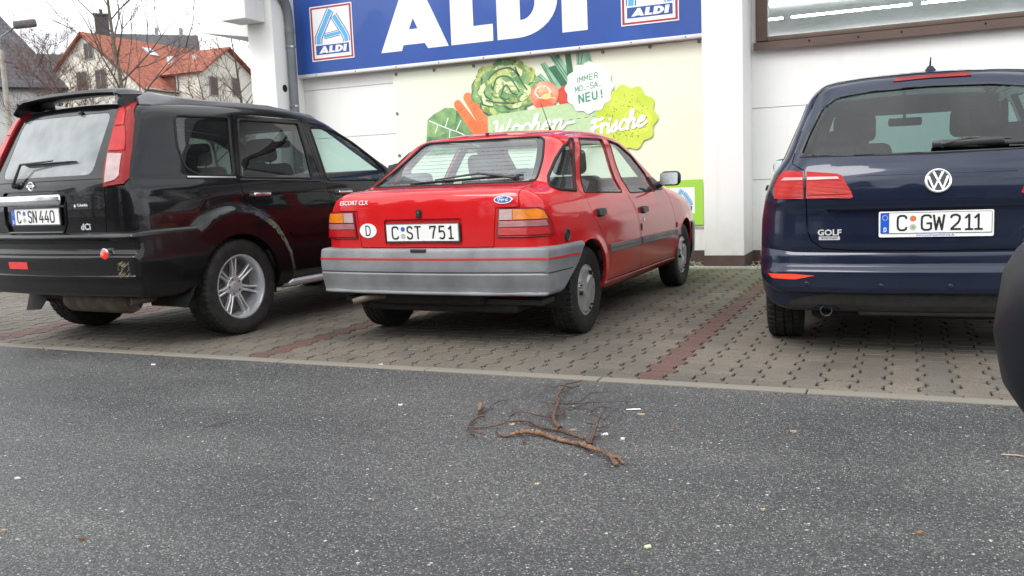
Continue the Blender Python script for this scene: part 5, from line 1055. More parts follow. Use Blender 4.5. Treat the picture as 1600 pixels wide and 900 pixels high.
def ground():
    g = MB(); g.add([(-900, -900, -.06), (900, -900, -.06), (900, 1200, -.06), (-900, 1200, -.06)], [(0, 1, 2, 3)]); tag(g.build('ground', noise_vary(mat('far_ground', (.09, .09, .075), .95), .2, .4), smooth=0), kind='structure')
    X0, X1, Y0, Y1 = -9.4, 7.6, 4.12, 10.07; a = MB()
    for x0, x1, y0, y1 in ((-60, 60, -40, Y0), (-60, X0, Y0, 48), (X1, 60, Y0, 48), (X0, X1, 22, 48)): a.add([(x0, y0, 0), (x1, y0, 0), (x1, y1, 0), (x0, y1, 0)], [(0, 1, 2, 3)])
    tag(a.build('asphalt_road', asphalt_mat(), smooth=0), kind='structure')
    bd = MB(); bd.add([(X0, Y0, -.012), (X1, Y0, -.012), (X1, Y1+.3, -.012), (X0, Y1+.3, -.012)], [(0, 1, 2, 3)])
    bedm = noise_vary(mat('joint_soil', (.034, .030, .022), .95), 5, .5, (.020, .028, .012), bump=.4, bscale=150); tag(bd.build('paving_bed', bedm, smooth=0), kind='structure')
    # edging: long flat kerb stones between asphalt and paving
    kb = MB(); x = X0; kc = []
    rr = random.Random(3)
    while x < X1: ln = 1.0; kb.box((x+ln/2, Y0+.045, -.044+rr.random()*.002), (ln-.006, .084, .10), bev=.006); x += ln
    tag(kb.build('edge_kerb', noise_vary(mat('concrete_edging', (.170, .152, .124), .85), 25, .35, (.17, .155, .13), bump=.2, bscale=150), smooth=30), kind='structure')
    kb = MB(); x = X0
    while x < X1: kb.box((x+.5, 9.435, -.03), (.994, .075, .10), bev=.006); x += 1.0
    tag(kb.build('back_kerb', noise_vary(mat('pale_edging', (.36, .36, .33), .85), 25, .3, (.22, .23, .18)), smooth=30), kind='structure')
    # pavers: zigzag flanks that leave small chambers at each tooth
    cw, ch, ox, oy = .1467, .1110, -1.235, 4.43; zz = .016; hole = .015
    verts = []; faces = []; mats = []; tint = []
    rr = random.Random(11); k0 = int((X0-ox)/cw); k1 = int((X1-ox)/cw)+1; j0 = -1; j1 = int((9.40-oy)/(2*ch))+1
    for j in range(-1, j1+1):
        for k in range(k0, k1):
            x0 = ox+k*cw; y0 = oy+j*2*ch; x1 = x0+cw; y1 = y0+2*ch; g_ = .0046
            def edge(xe, s):   # left or right flank, from bottom to top
                return [(xe+zz+s*hole, y0+g_), (xe+zz+s*hole, y0+.016), (xe+zz+s*g_, y0+.018), (xe+zz+s*g_, y0+ch*.42), (xe-zz+s*g_, y0+ch*.66), (xe-zz+s*g_, y0+ch-.018), (xe-zz+s*hole, y0+ch-.016), (xe-zz+s*hole, y0+ch+.016), (xe-zz+s*g_, y0+ch+.018), (xe-zz+s*g_, y0+ch*1.42), (xe+zz+s*g_, y0+ch*1.66), (xe+zz+s*g_, y1-.018), (xe+zz+s*hole, y1-.016), (xe+zz+s*hole, y1-g_)]
            hole = .0145*rr.uniform(.4, 1.1); L_ = edge(x0, 1); hole = .0145*rr.uniform(.4, 1.1); R_ = edge(x1, -1); P = L_[::-1]+R_  # ccw
            P = [(x, min(max(y, Y0+.092), 9.392)) for x, y in P]
            if max(p[1] for p in P)-min(p[1] for p in P) < .03: continue
            # each cell is two half pavers, split by a joint
            cx = sum(p[0] for p in P)/len(P); cy = sum(p[1] for p in P)/len(P); red = k in (0, -17, -34, -35, 17); zj = rr.uniform(-.0015, .0015); tx, ty = rr.uniform(-.01, .01), rr.uniform(-.01, .01); tn = rr.random()
            for half in (0, 1):
                ym = y0+ch
                if half == 0: Q = [(L_[6][0], ym-g_)]+L_[6::-1]+R_[:7]+[(R_[6][0], ym-g_)]
                else: Q = [(R_[7][0], ym+g_)]+R_[7:]+L_[:6:-1]+[(L_[7][0], ym+g_)]
                Q = [(x, min(max(y, Y0+.092), 9.392)) for x, y in Q]
                if max(p[1] for p in Q)-min(p[1] for p in Q) < .02: continue
                A_ = sum(Q[i-1][0]*Q[i][1]-Q[i][0]*Q[i-1][1] for i in range(len(Q)))
                if A_ < 0: Q = Q[::-1]
                ccx = sum(p[0] for p in Q)/len(Q); ccy = sum(p[1] for p in Q)/len(Q); n0 = len(verts); nq = len(Q); zq = zj+rr.uniform(-.0008, .0008)
                def zf(x, y, d): return zq+tx*(x-ccx)*.3+ty*(y-ccy)*.3-d
                ins = [(ccx+(x-ccx)*.965, ccy+(y-ccy)*.955) for x, y in Q]
                verts += [(x, y, zf(x, y, 0)) for x, y in ins]+[(x, y, zf(x, y, .0035)) for x, y in Q]+[(x, y, -.016) for x, y in Q]
                faces.append(tuple(range(n0, n0+nq))); nf = 1
                for i in range(nq):
                    i2 = (i+1) % nq; faces.append((n0+nq+i, n0+nq+i2, n0+i2, n0+i)); faces.append((n0+2*nq+i, n0+2*nq+i2, n0+nq+i2, n0+nq+i)); nf += 2
                mats += [1 if red else 0]*nf; tint += [min(1, max(0, tn+rr.uniform(-.2, .2)))]*(3*nq)
    me = bpy.data.meshes.new('paving'); me.from_pydata(verts, [], faces); me.update(); me.polygons.foreach_set('material_index', mats)
    at = me.attributes.new('tint', 'FLOAT', 'POINT'); at.data.foreach_set('value', tint)
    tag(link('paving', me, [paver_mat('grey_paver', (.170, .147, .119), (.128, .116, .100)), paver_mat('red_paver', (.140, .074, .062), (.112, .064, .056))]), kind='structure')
    # gravel bed along the wall
    gv = MB(); rr = random.Random(2)
    vs = []; fs = []
    for k in range(5200):
        x = rr.uniform(-8.0, 3.5); y = rr.uniform(9.49, 10.05); s_ = rr.uniform(.006, .015); z = rr.uniform(.0, .018); n0 = len(vs)
        if (-1.98 < x < -1.53 or x < -7.5) and y > 9.46: continue
        for (a_, b_, c_) in ((1, 0, 0), (-.5, .87, 0), (-.5, -.87, 0), (.2, .1, .8), (0, 0, -.6)): vs.append((x+a_*s_*rr.uniform(.8, 1.3), y+b_*s_*rr.uniform(.8, 1.3), z+c_*s_))
        fs += [(n0, n0+1, n0+3), (n0+1, n0+2, n0+3), (n0+2, n0, n0+3), (n0+1, n0, n0+4), (n0+2, n0+1, n0+4), (n0, n0+2, n0+4)]
    gv.add(vs, fs); tag(gv.build('gravel', noise_vary(mat('pale_gravel', (.40, .36, .30), .9), 60, .5, (.20, .17, .13)), smooth=0, fix=False), kind='stuff')
# ================================================================ the supermarket
def poly_hole(outer, inner):
    """one ring polygon with a slit to its hole"""
    best = min(((Vector(o)-Vector(i_)).length, a, b) for a, o in enumerate(outer) for b, i_ in enumerate(inner)); _, a, b = best
    ar = lambda P: sum(P[i-1][0]*P[i][1]-P[i][0]*P[i-1][1] for i in range(len(P)))
    if ar(outer)*ar(inner) > 0: inner = inner[::-1]; b = len(inner)-1-b
    return outer[a:]+outer[:a+1]+inner[b:]+inner[:b+1]
def flat(name, loops, y, d, m, parent, label=None):
    """a thin plate in the plane of the wall (x, z outline), front face at y"""
    mb = MB()
    for L in loops:
        if isinstance(L, tuple):
            seq = poly_hole(list(L[0]), list(L[1])); n = len(seq); mb.add([(x, y, z) for x, z in seq], [tuple(range(n))])
            for Q in L: k = len(Q); mb.add([(x, y, z) for x, z in Q]+[(x, y+d, z) for x, z in Q], [(i, i+k, (i+1) % k+k, (i+1) % k) for i in range(k)])
        else:
            k = len(L); mb.add([(x, y, z) for x, z in L]+[(x, y+d, z) for x, z in L], [tuple(range(k))]+[(i, i+k, (i+1) % k+k, (i+1) % k) for i in range(k)])
    o = mb.build(name, m, parent, smooth=0, fix=False)
    if label: o['label'] = label
    return o
def LETTERS():
    D = {}
    D['A'] = ([(-6.172, 2.707), (-5.864, 2.707), (-5.839, 2.775), (-5.528, 2.775), (-5.486, 2.707), (-5.193, 2.707), (-5.575, 3.52), (-5.788, 3.52)], [(-5.747, 2.962), (-5.623, 2.962), (-5.684, 3.096)])
    D['L'] = [(-5.155, 2.708), (-4.581, 2.708), (-4.581, 2.908), (-4.842, 2.908), (-4.842, 3.52), (-5.150, 3.52)]
    o = [(-4.523, 2.708), (-4.26, 2.708)]+[(-4.26+.52*math.cos(R(a)), 3.114+.406*math.sin(R(a))) for a in range(-80, 81, 10)]+[(-4.26, 3.52), (-4.523, 3.52)]
    i = [(-4.218, 2.912)]+[(-4.20+.175*math.cos(R(a)), 3.114+.202*math.sin(R(a))) for a in range(-90, 91, 15)]+[(-4.218, 3.316)]
    D['D'] = (o, i); D['I'] = [(-3.686, 2.712), (-3.375, 2.712), (-3.375, 3.52), (-3.686, 3.52)]; return D
def logo(parent, x0, z0, x1, z1, y, border=True, name='logo'):
    w, h = x1-x0, z1-z0; X = lambda u: x0+u*w; Z = lambda v: z0+v*h
    lg = flat(name, [[(x0, z0), (x1, z0), (x1, z1), (x0, z1)]], y, .006, M['sign_white'], parent)
    if border: a, b = .020, .050; flat('logo_border', [([(X(a), Z(a)), (X(1-a), Z(a)), (X(1-a), Z(1-a)), (X(a), Z(1-a))], [(X(b+.01), Z(b)), (X(1-b-.01), Z(b)), (X(1-b-.01), Z(1-b)), (X(b+.01), Z(1-b))])], y-.0015, .001, M['sign_red'], lg)
    U = lambda P: [(X((x+7.247)/.663), Z((z-2.693)/.704)) for x, z in P]
    s1 = [(-6.912, 3.333), (-7.085, 3.06), (-7.125, 2.99), (-7.13, 2.913)]; s2 = [(-6.868, 3.255), (-6.735, 3.05), (-6.695, 2.98), (-6.688, 2.913)]; bar = [(-7.035, 3.005), (-6.79, 3.030)]
    for nm, mm, wd, dy in (('logo_stroke_edge', 'sign_blue', .118, .0015), ('logo_stroke_gap', 'sign_white', .092, .0024), ('logo_stroke', 'sign_cyan', .066, .0032)):
        mb = MB()
        for st, k in ((s1, 1), (s2, .92), (bar, .62)):
            V, F = ribbon(U(st), wd*k*w/.663); mb.add([(u, y-dy, v) for u, v in V], F)
            V2 = [(u, y-dy, v) for u, v in V]
        mb.build(nm, M[mm], lg, smooth=0, fix=False)
    flat('logo_panel', [U([(-7.177, 2.773), (-6.654, 2.773), (-6.654, 2.893), (-7.177, 2.893)])], y-.0015, .001, M['sign_blue'], lg)
    fx = lambda P: [(X((( -7.128+(x+6.172)*.152)+7.247+(z-2.7)*.02)/.663), Z((2.790-2.693+(z-2.708)*.108)/.704)) for x, z in P]
    D = LETTERS(); flat('logo_lettering', [(fx(v[0]), fx(v[1])) if isinstance(v, tuple) else fx(v) for v in D.values()], y-.0030, .001, M['sign_white'], lg)
    return lg
def supermarket():
    root = empty('supermarket_building', (0, 0, 0), label='white flat supermarket building with pillars, brown plinth and high shop window', cat='building')
    W_ = M['wall']; YW = 10.076
    w_ = MB()
    for x0, x1, zs in ((-7.90, -1.75, [(.138, .914), (.922, 1.684), (1.692, 2.333), (2.341, 5.2)]), (-1.75, -1.475, [(.138, .914), (.922, 1.692), (1.700, 5.2)]), (-1.475, 7.6, [(.138, .914), (.922, 1.692), (1.700, 2.36)]), (-1.475, 7.6, [(4.3, 5.2)])):
        for z0, z1 in zs: w_.b(x0, x1, YW, YW+.25, z0, z1)
    w_.b(-7.90, 7.6, YW+.02, YW+.24, .1, 2.34); w_.b(-7.90, -1.50, YW+.03, YW+.24, 2.3, 5.15)
    w_.b(-7.90, -7.65, YW+.25, 21.5, 0, 5.2); w_.b(7.35, 7.6, YW+.25, 21.5, 0, 5.2); w_.b(-7.65, 7.35, 21.25, 21.5, 0, 5.2)
    w_.build('wall', W_, root, smooth=0)
    for x0, x1 in ((-1.965, -1.545), (4.45, 4.87)):
        p = MB(); p.b(x0, x1, 9.482, YW-.002, .10, 5.2, bev=.006); p.build('pillar', W_, root); p = MB(); p.b(x0-.004, x1+.004, 9.478, YW-.003, 0, .134); p.build('plinth', M['plinth'], root, smooth=0)
    p = MB(); p.b(-7.905, -7.505, 9.482, YW-.002, .10, 5.2, bev=.006); p.build('pillar', W_, root)
    h = MB(); h.lathe([(.002, .0005), (.002, .036), (.006, .040), (.004, .048), (-.01, .048)], 28, 'x', (-7.506, 9.655, 2.345), 1); h.build('vent_hole', M['edge'], root)
    for x0, x1 in ((-7.5, -1.97), (-1.54, 4.445), (4.875, 7.6)): p = MB(); p.b(x0, x1, YW-.006, YW+.1, 0, .136); p.build('plinth', M['plinth'], root, smooth=0)
    rf = MB(); rf.b(-8.1, 7.8, 9.2, 21.7, 5.2, 5.5); rf.build('roof', M['pipe'], root, smooth=0)
    # boxed eaves at the corner
    e = MB(); e.b(-7.992, -7.605, 9.10, 9.475, 3.178, 5.19, bev=.01); e.build('eaves_box', W_, root)
    e = MB(); e.add([(-8.75, 9.55, 3.17), (-7.91, 9.55, 3.035), (-7.91, 21.4, 3.035), (-8.75, 21.4, 3.17), (-8.75, 9.55, 5.1), (-7.91, 9.55, 5.1), (-7.91, 21.4, 5.1), (-8.75, 21.4, 5.1)], [(0, 3, 2, 1), (4, 5, 6, 7), (0, 1, 5, 4), (1, 2, 6, 5), (2, 3, 7, 6), (3, 0, 4, 7)]); e.build('eaves_box', W_, root, smooth=0)
    # shop window
    fr = MB(); fr.b(-1.495, -1.372, 10.02, 10.14, 2.40, 4.35, bev=.004); fr.b(-1.495, 7.35, 10.02, 10.14, 4.20, 4.32, bev=.004); fr.b(-1.372, 7.35, 10.03, 10.14, 2.395, 2.445, bev=.004)
    for x in (2.6, 6.6): fr.b(x, x+.1, 10.03, 10.13, 2.445, 4.2, bev=.004)
    wn = fr.build('window', M['frame_brown'], root); s = MB(); s.add([(-1.512, 9.985, 2.300), (7.35, 9.985, 2.300), (7.35, 9.985, 2.385), (-1.512, 9.985, 2.385), (-1.512, 10.11, 2.318), (7.35, 10.11, 2.318), (7.35, 10.11, 2.403), (-1.512, 10.11, 2.403)], [(0, 1, 2, 3), (7, 6, 5, 4), (3, 2, 6, 7), (0, 4, 5, 1), (0, 3, 7, 4), (1, 5, 6, 2)]); s.build('window_sill', M['frame_brown'], wn, smooth=0)
    g = MB(); g.add([(-1.372, 10.08, 2.445), (7.35, 10.08, 2.445), (7.35, 10.08, 4.2), (-1.372, 10.08, 4.2)], [(0, 1, 2, 3)]); g.build('window_glass', M['shop_glass'], wn, smooth=0, fix=False)
    sc_ = MB()
    for x, z in ((-.94, 2.354), (-.05, 2.352), (.70, 2.356), (1.6, 2.352), (-.46, 2.345)): sc_.lathe([(0, .0005), (0, .011), (.004, .009)], 12, 'y', (x, 9.983, z), -1)
    sc_.build('sill_screws', M['edge'], wn)
    # interior: ceiling with strip lights
    c = MB(); c.b(-7.6, 7.3, 10.34, 21.2, 3.45, 3.5); c.build('ceiling', M['shop_ceiling'], root, smooth=0); c = MB(); c.b(-7.6, 7.3, 10.34, 21.2, .0, .05); c.build('floor', M['shelf'], root, smooth=0)
    for y in (13.9, 17.5):
        x = -3.3
        while x < 6.5: c = MB(); c.b(x, x+1.62, y-.022, y+.022, 3.225, 3.25, bev=.006); c.build('strip_light', M['tube_light'], root); x += 1.74
    # downpipe
    d = MB(); px, py = -7.442, 9.76; d.tube(tube_curve([(px, 9.10, 3.72), (px, 9.38, 3.62), (px, 9.60, 3.54), (px, 9.73, 3.40), (px, py, 3.20)], 6)+[Vector((px, py, .06))], .056, 18)
    d.lathe([(3.06, .056), (3.06, .062), (3.13, .062), (3.13, .056)], 24, 'z', (px, py, 0)); dp = d.build('downpipe', M['pipe'], root)
    for z in (2.885, 2.115, 1.30, .50): k = MB(); k.lathe([(z-.012, .057), (z-.012, .063), (z+.012, .063), (z+.012, .057)], 24, 'z', (px, py, 0)); k.box((px-.04, py, z), (.05, .02, .02)); k.build('pipe_clamp', M['chrome_dark'], dp)
M['shop_glass'] = glassmat('shop_glass', (.75, .80, .80), 2.1, film=.02); M['shelf'] = mat('shop_floor', (.5, .5, .48), .5); M['tube_light'] = mat('strip_light', (.9, .9, .9), .5, emit=(1, .98, .93), es=24.0); M['shop_ceiling'] = mat('shop_ceiling', (.74, .78, .82), .8)
def shop_sign():
    root = empty('shop_sign', (-4.79, 10.0, 2.5), label='long blue shop sign with huge white letters and a small logo at each end', cat='sign'); off = Vector((-4.79, 10.0, 2.5))
    kids = []
    b = MB(); b.b(-7.536, -2.037, 9.955, 10.074, 2.54, 4.30); kids.append(b.build('sign_board', M['sign_blue'], None, smooth=0))
    f = MB(); f.b(-7.548, -2.025, 9.945, 10.073, 2.497, 2.539, bev=.004); f.b(-7.552, -7.537, 9.945, 10.073, 2.54, 4.3); f.b(-2.036, -2.021, 9.945, 10.073, 2.54, 4.3); kids.append(f.build('sign_frame', M['sign_frame'], None))
    s = MB()
    for k in range(9): s.lathe([(0, .0005), (0, .009), (.003, .008)], 12, 'y', (-7.2+k*.62, 9.9445, 2.517), -1)
    s.build('frame_screws', M['chrome_dark'], kids[-1])
    for v in LETTERS().values(): kids.append(flat('letter', [v], 9.951, .003, M['sign_white'], None))
    for dx in (0, 4.276): kids.append(logo(None, -7.247+dx, 2.693+(.012 if dx else 0), -6.584+dx, 3.398, 9.949))
    for k in kids:
        k.parent = root; k.location = -off
def catmull(P, n=5): return [(p.x, p.y) for p in tube_curve([(a, b, 0) for a, b in P], n)]
SCR = {  # a small brush script: strokes on x-height 1
 'W': (1.75, [[(.0, 1.5), (.2, 1.62), (.3, 1.4), (.35, .1), (.5, .05), (.85, 1.1), (.9, .1), (1.05, .05), (1.4, 1.0), (1.5, 1.6)]]),
 'o': (.95, [[(.62, .95), (.3, .95), (.08, .55), (.15, .1), (.45, .0), (.75, .25), (.75, .75), (.55, .98), (.7, .75), (1.0, .8)]]),
 'c': (.85, [[(.72, .75), (.6, .97), (.3, .92), (.08, .5), (.15, .1), (.45, .0), (.9, .3)]]),
 'h': (1.05, [[(.0, .3), (.35, 1.2), (.42, 1.75), (.25, 1.7), (.15, 1.0), (.08, .0)], [(.1, .4), (.35, .88), (.6, .95), (.68, .7), (.62, .1), (.75, .0), (1.05, .3)]]),
 'e': (.9, [[(.1, .45), (.55, .6), (.62, .88), (.38, .98), (.1, .6), (.15, .1), (.45, .0), (.95, .35)]]),
 'n': (1.1, [[(.0, .8), (.15, .95), (.2, .6), (.12, .0)], [(.15, .4), (.4, .88), (.65, .95), (.72, .7), (.66, .1), (.8, .0), (1.1, .3)]]),
 '-': (.8, [[(.1, .5), (.75, .55)]]),
 'F': (1.15, [[(.1, 1.35), (.35, 1.55), (.9, 1.5), (1.25, 1.6)], [(.5, 1.5), (.42, .8), (.3, .15), (.0, .0)], [(.2, .75), (.85, .82)]]),
 'r': (.75, [[(.0, .8), (.18, 1.0), (.2, .5), (.14, .0)], [(.17, .5), (.4, .92), (.68, .92)]]),
 'i': (.5, [[(.12, .9), (.1, .15), (.22, .0), (.5, .3)], [(.16, 1.32), (.18, 1.36)]]),
 's': (.8, [[(.0, .3), (.42, 1.0), (.45, .6), (.5, .2), (.3, .0), (.05, .12)], [(.45, .15), (.8, .3)]])}
def script(txt, x, z, xh, slope, w, y, m, parent, sx=1.0):
    mb = MB(); lz = 0
    for c in txt:
        adv, sts = SCR[c]
        for st in sts:
            P = catmull([(a+b*.18, b) for a, b in st], 4) if len(st) > 2 else [(a+b*.18, b) for a, b in st]
            Q = [(x+u*xh*sx, z+v*xh+u*xh*sx*slope) for u, v in P]; V, F = ribbon(Q, w); lz += .00008; mb.add([(u, y-lz-(i_//2)*.00003, v) for i_, (u, v) in enumerate(V)], F); lz += len(V)*.000015
            for q in (Q[0], Q[-1]): lz += .00008; mb.add([(q[0]+w*.5*math.cos(2*math.pi*k/10), y-lz, q[1]+w*.5*math.sin(2*math.pi*k/10)) for k in range(10)], [tuple(range(10))])
        x += adv*xh*sx; z += adv*xh*sx*slope
    return mb.build('script_lettering', m, parent, smooth=0, fix=False)
def scallop(cx, cz, r, n, a, ph=0, m=8): return [(cx+(r+a*math.cos(n*t+ph))*math.cos(t), cz+(r+a*math.cos(n*t+ph))*math.sin(t)) for t in [2*math.pi*k/(n*m) for k in range(n*m)]]
def banner():
    root = empty('advertising_banner', (-4.04, 10.05, .4), label='pale cloth banner with printed vegetables and a fresh food slogan below the blue sign', cat='banner'); Y = 10.050; kids = []; off = Vector((-4.04, 10.05, .4)); rr = random.Random(4)
    nx, nz = 60, 26; vs = []; fs = []
    for j in range(nz+1):
        for i in range(nx+1):
            u, v = i/nx, j/nz; x = -6.085+u*4.045; z = .402+v*2.055+.03*u*v; vs.append((x, Y+.004*math.sin(u*9+v*4)*(1-abs(2*u-1))*.5+.006, z))
    fs = [(j*(nx+1)+i, j*(nx+1)+i+1, (j+1)*(nx+1)+i+1, (j+1)*(nx+1)+i) for j in range(nz) for i in range(nx)]
    mb = MB(); mb.add(vs, fs); n0 = len(mb.v); kids.append(mb.build('banner_cloth', M['banner'], None, smooth=60, fix=False))
    lay = [0]
    def F(name, P, m, par=None, dy=0):
        lay[0] += 1; o = flat(name, [P], Y-.001-lay[0]*.00004, .0004, M[m], par)
        if par is None: kids.append(o)
        return o
    def blob(cx, cz, rx, rz, n=28, j=.06, a0=0, a1=360): return [(cx+rx*(1+rr.uniform(-j, j))*math.cos(R(a)), cz+rz*(1+rr.uniform(-j, j))*math.sin(R(a))) for a in np.linspace(a0, a1, n, endpoint=False)]
    def caps(x0, z0, x1, z1, w0, w1, n=8):
        d = Vector((x1-x0, z1-z0)).normalized(); p = Vector((-d.y, d.x)); P = []
        for k in range(n+1): a = R(90+180*k/n); P.append(tuple(Vector((x0, z0))+d*math.cos(a)*w0+p*math.sin(a)*w0))
        for k in range(n+1): a = R(-90+180*k/n); P.append(tuple(Vector((x1, z1))+d*math.cos(a)*w1+p*math.sin(a)*w1))
        return P
    def lines(name, L, w, m, par):
        lay[0] += 1; mb = MB()
        for st in L:
            V, Fc = ribbon(catmull(st, 4) if len(st) > 2 else st, w); mb.add([(u, Y-.001-lay[0]*.00004, v) for u, v in V], Fc)
        return mb.build(name, M[m], par, smooth=0, fix=False)
    # leeks
    for P, m in (([(-4.02, 2.39), (-3.96, 2.41), (-3.70, 2.08), (-3.74, 2.00), (-3.80, 1.99)], 'pr_leek'), ([(-4.10, 2.24), (-4.02, 2.28), (-3.80, 2.08), (-3.86, 2.02)], 'pr_leek'), ([(-3.92, 2.34), (-3.80, 2.37), (-3.62, 2.10), (-3.70, 2.02)], 'pr_leek2'), ([(-3.90, 2.47), (-3.78, 2.475), (-3.60, 2.20), (-3.68, 2.14)], 'pr_leek'), ([(-3.70, 2.475), (-3.63, 2.478), (-3.60, 2.2), (-3.67, 2.14)], 'pr_leek2'), ([(-3.56, 2.478), (-3.40, 2.482), (-3.36, 2.34), (-3.46, 2.36), (-3.56, 2.26)], 'pr_leek')):
        o = F('printed_leek', P, m); c = Vector(P[0]).lerp(Vector(P[1]), .5); d = Vector(P[-1]).lerp(Vector(P[-2]), .5); lines('leek_veins', [[tuple(c.lerp(d, .05)), tuple(c.lerp(d, .9))], [tuple(Vector(P[0]).lerp(c, .4)), tuple(Vector(P[-1]).lerp(d, .4))]], .010, 'pr_dark', o)
    o = F('printed_pepper', blob(-3.69, 1.99, .13, .13, j=.02), 'pr_red')
    # savoy cabbage at the left
    o = F('printed_cabbage', [(-5.66, 1.38), (-5.62, 1.66), (-5.60, 1.83), (-5.50, 1.90), (-5.42, 1.93), (-5.34, 1.965), (-5.22, 1.955), (-5.10, 1.86), (-5.04, 1.76), (-4.96, 1.60), (-4.92, 1.38)], 'pr_cab')
    F('cabbage_shade', [(-5.66, 1.40), (-5.61, 1.62), (-5.50, 1.60), (-5.30, 1.66), (-5.20, 1.78), (-5.18, 1.92), (-5.10, 1.85), (-5.03, 1.75), (-4.95, 1.58), (-4.92, 1.38)], 'pr_green', o)
    lines('cabbage_veins', [[(-5.58, 1.82), (-5.35, 1.72), (-5.12, 1.63), (-5.0, 1.55)], [(-5.35, 1.72), (-5.3, 1.84)], [(-5.2, 1.66), (-5.12, 1.80)], [(-5.45, 1.76), (-5.5, 1.66)], [(-5.28, 1.69), (-5.3, 1.58)]], .013, 'pr_white', o)
    # carrots
    for a in ((-5.01, 2.07, -4.70, 1.60, .062, .085), (-5.155, 1.995, -4.83, 1.55, .055, .075), (-4.87, 1.83, -4.72, 1.58, .060, .085)):
        o = F('printed_carrot', caps(*a), 'pr_or'); lines('carrot_rings', [[(a[0]+(a[2]-a[0])*t-.02, a[1]+(a[3]-a[1])*t-.01), (a[0]+(a[2]-a[0])*t+.02, a[1]+(a[3]-a[1])*t+.01)] for t in (.15, .3, .52, .7)], .006, 'pr_red', o)
    # lettuce: rings of wavy leaves, pale at the rim, dark between
    F('printed_onion', [(-4.84, 2.20), (-4.80, 2.40), (-4.70, 2.42), (-4.66, 2.26), (-4.74, 2.16)], 'pr_violet')
    o = F('printed_lettuce', blob(-4.50, 2.15, .40, .30, 40, .05), 'pr_green')
    for ring, (rx, n, s_, m1) in enumerate(((.30, 11, .150, 'pr_let'), (.22, 9, .140, 'pr_pale'), (.15, 7, .125, 'pr_let'), (.08, 5, .10, 'pr_pale'))):
        for k in range(n):
            a = 2*math.pi*k/n+ring*.4+rr.uniform(-.15, .15); cx, cz = -4.50+rx*1.02*math.cos(a), 2.15+rx*.80*math.sin(a)
            F('leaf_shadow', [(x-.010, z-.012) for x, z in blob(cx, cz, s_*1.04, s_*.80, 18, .10)], 'pr_dark' if k % 2 else 'pr_green', o, .0003); P = blob(cx, cz, s_, s_*.75, 18, .12); F('leaf', P, m1 if k % 3 else 'pr_cab', o, .0003)
            lines('leaf_vein', [[(-4.50+rx*.5*math.cos(a), 2.15+rx*.4*math.sin(a)), (cx+s_*.3*math.cos(a+.3), cz+s_*.3*math.sin(a+.3)), (cx+s_*.7*math.cos(a), cz+s_*.6*math.sin(a))]], .008, 'pr_green' if m1 == 'pr_pale' else 'pr_pale', o)
    lines('leaf_folds', [[(-4.72, 2.26), (-4.6, 2.36), (-4.42, 2.38), (-4.3, 2.28)], [(-4.66, 2.12), (-4.6, 2.27), (-4.45, 2.28), (-4.36, 2.18), (-4.30, 2.08)], [(-4.55, 2.06), (-4.48, 2.18), (-4.40, 2.08), (-4.33, 2.05)], [(-4.76, 2.02), (-4.62, 1.98), (-4.45, 1.96)], [(-4.35, 2.38), (-4.28, 2.22), (-4.2, 2.1)]], .020, 'pr_dark', o)
    # apple
    o = F('printed_apple', blob(-3.98, 2.02, .185, .165, 32, .01), 'pr_ap'); F('apple_blush', blob(-4.0, 2.06, .10, .08, 20, .08), 'pr_white', o); F('apple_side', blob(-4.0, 2.06, .088, .066, 20, .15), 'pr_ap', o); F('apple_hollow', blob(-3.955, 2.005, .060, .035, 16, .08), 'pr_yel', o); lines('apple_stalk', [[(-3.955, 2.00), (-3.83, 1.975)]], .012, 'pr_yel', o)
    # price card with script
    o = F('printed_card', rpoly([(-4.745, 1.38), (-4.745, 1.822), (-3.40, 1.925), (-3.20, 1.5), (-3.20, 1.38)], .04), 'pr_card')
    lay[0] += 1; lines('dashed_line', [[(-4.68+.10*k, 1.632+.0075*k*1.0), (-4.63+.10*k, 1.6357+.0075*k)] for k in range(15)], .007, 'pr_dark', o)
    script('Wochen-', -4.70, 1.555, .118, .055, .034, Y-.0011-(lay[0]+1)*.00004, M['pr_white'], o, 1.24); lay[0] += 110
    # kiwi slice burst
    o = F('printed_kiwi', scallop(-2.975, 1.685, .365, 11, .022, .6), 'pr_kiwi'); F('kiwi_heart', scallop(-2.83, 1.66, .16, 7, .012), 'pr_lime2', o); F('kiwi_flesh', scallop(-2.835, 1.665, .12, 7, .012), 'pr_kiwi', o)
    lay[0] += 1; sd = MB()
    for k in range(120):
        a = rr.uniform(0, 2*math.pi); q = rr.uniform(.14, .29); s_ = rr.uniform(.003, .0065); cx, cz = -2.985+q*math.cos(a), 1.685+q*.95*math.sin(a); sd.add([(cx+s_*math.cos(t), Y-.001-lay[0]*.00004, cz+s_*1.3*math.sin(t)) for t in (0, 1.26, 2.51, 3.77, 5.03)], [(0, 1, 2, 3, 4)])
    sd.build('kiwi_seeds', M['pr_seed'], o, smooth=0, fix=False); lay[0] += 1
    script('Frische', -3.43, 1.500, .112, .13, .034, Y-.0011-lay[0]*.00004, M['pr_white'], o, 1.03); lay[0] += 110
    # white badge
    o = F('printed_badge', scallop(-3.41, 2.065, .290, 12, .014, .4), 'pr_white')
    for txt, x, z, cw, ch, gap, sw in (('IMMER', -3.570, 2.128, .048, .062, .014, .0095), ('MO.-SA.', -3.580, 2.023, .042, .062, .009, .0095), ('NEU!', -3.535, 1.895, .060, .092, .024, .019)):
        mb = MB(); lay[0] += 1; yy = Y-.0011-lay[0]*.00004; strokes(txt, 0, 0, cw, ch, gap, sw, lambda u, v, d: (x+u-v*.06, yy-d, z+v+u*.16), mb, .0003); mb.build('badge_lettering', M['pr_text'], o, smooth=0)
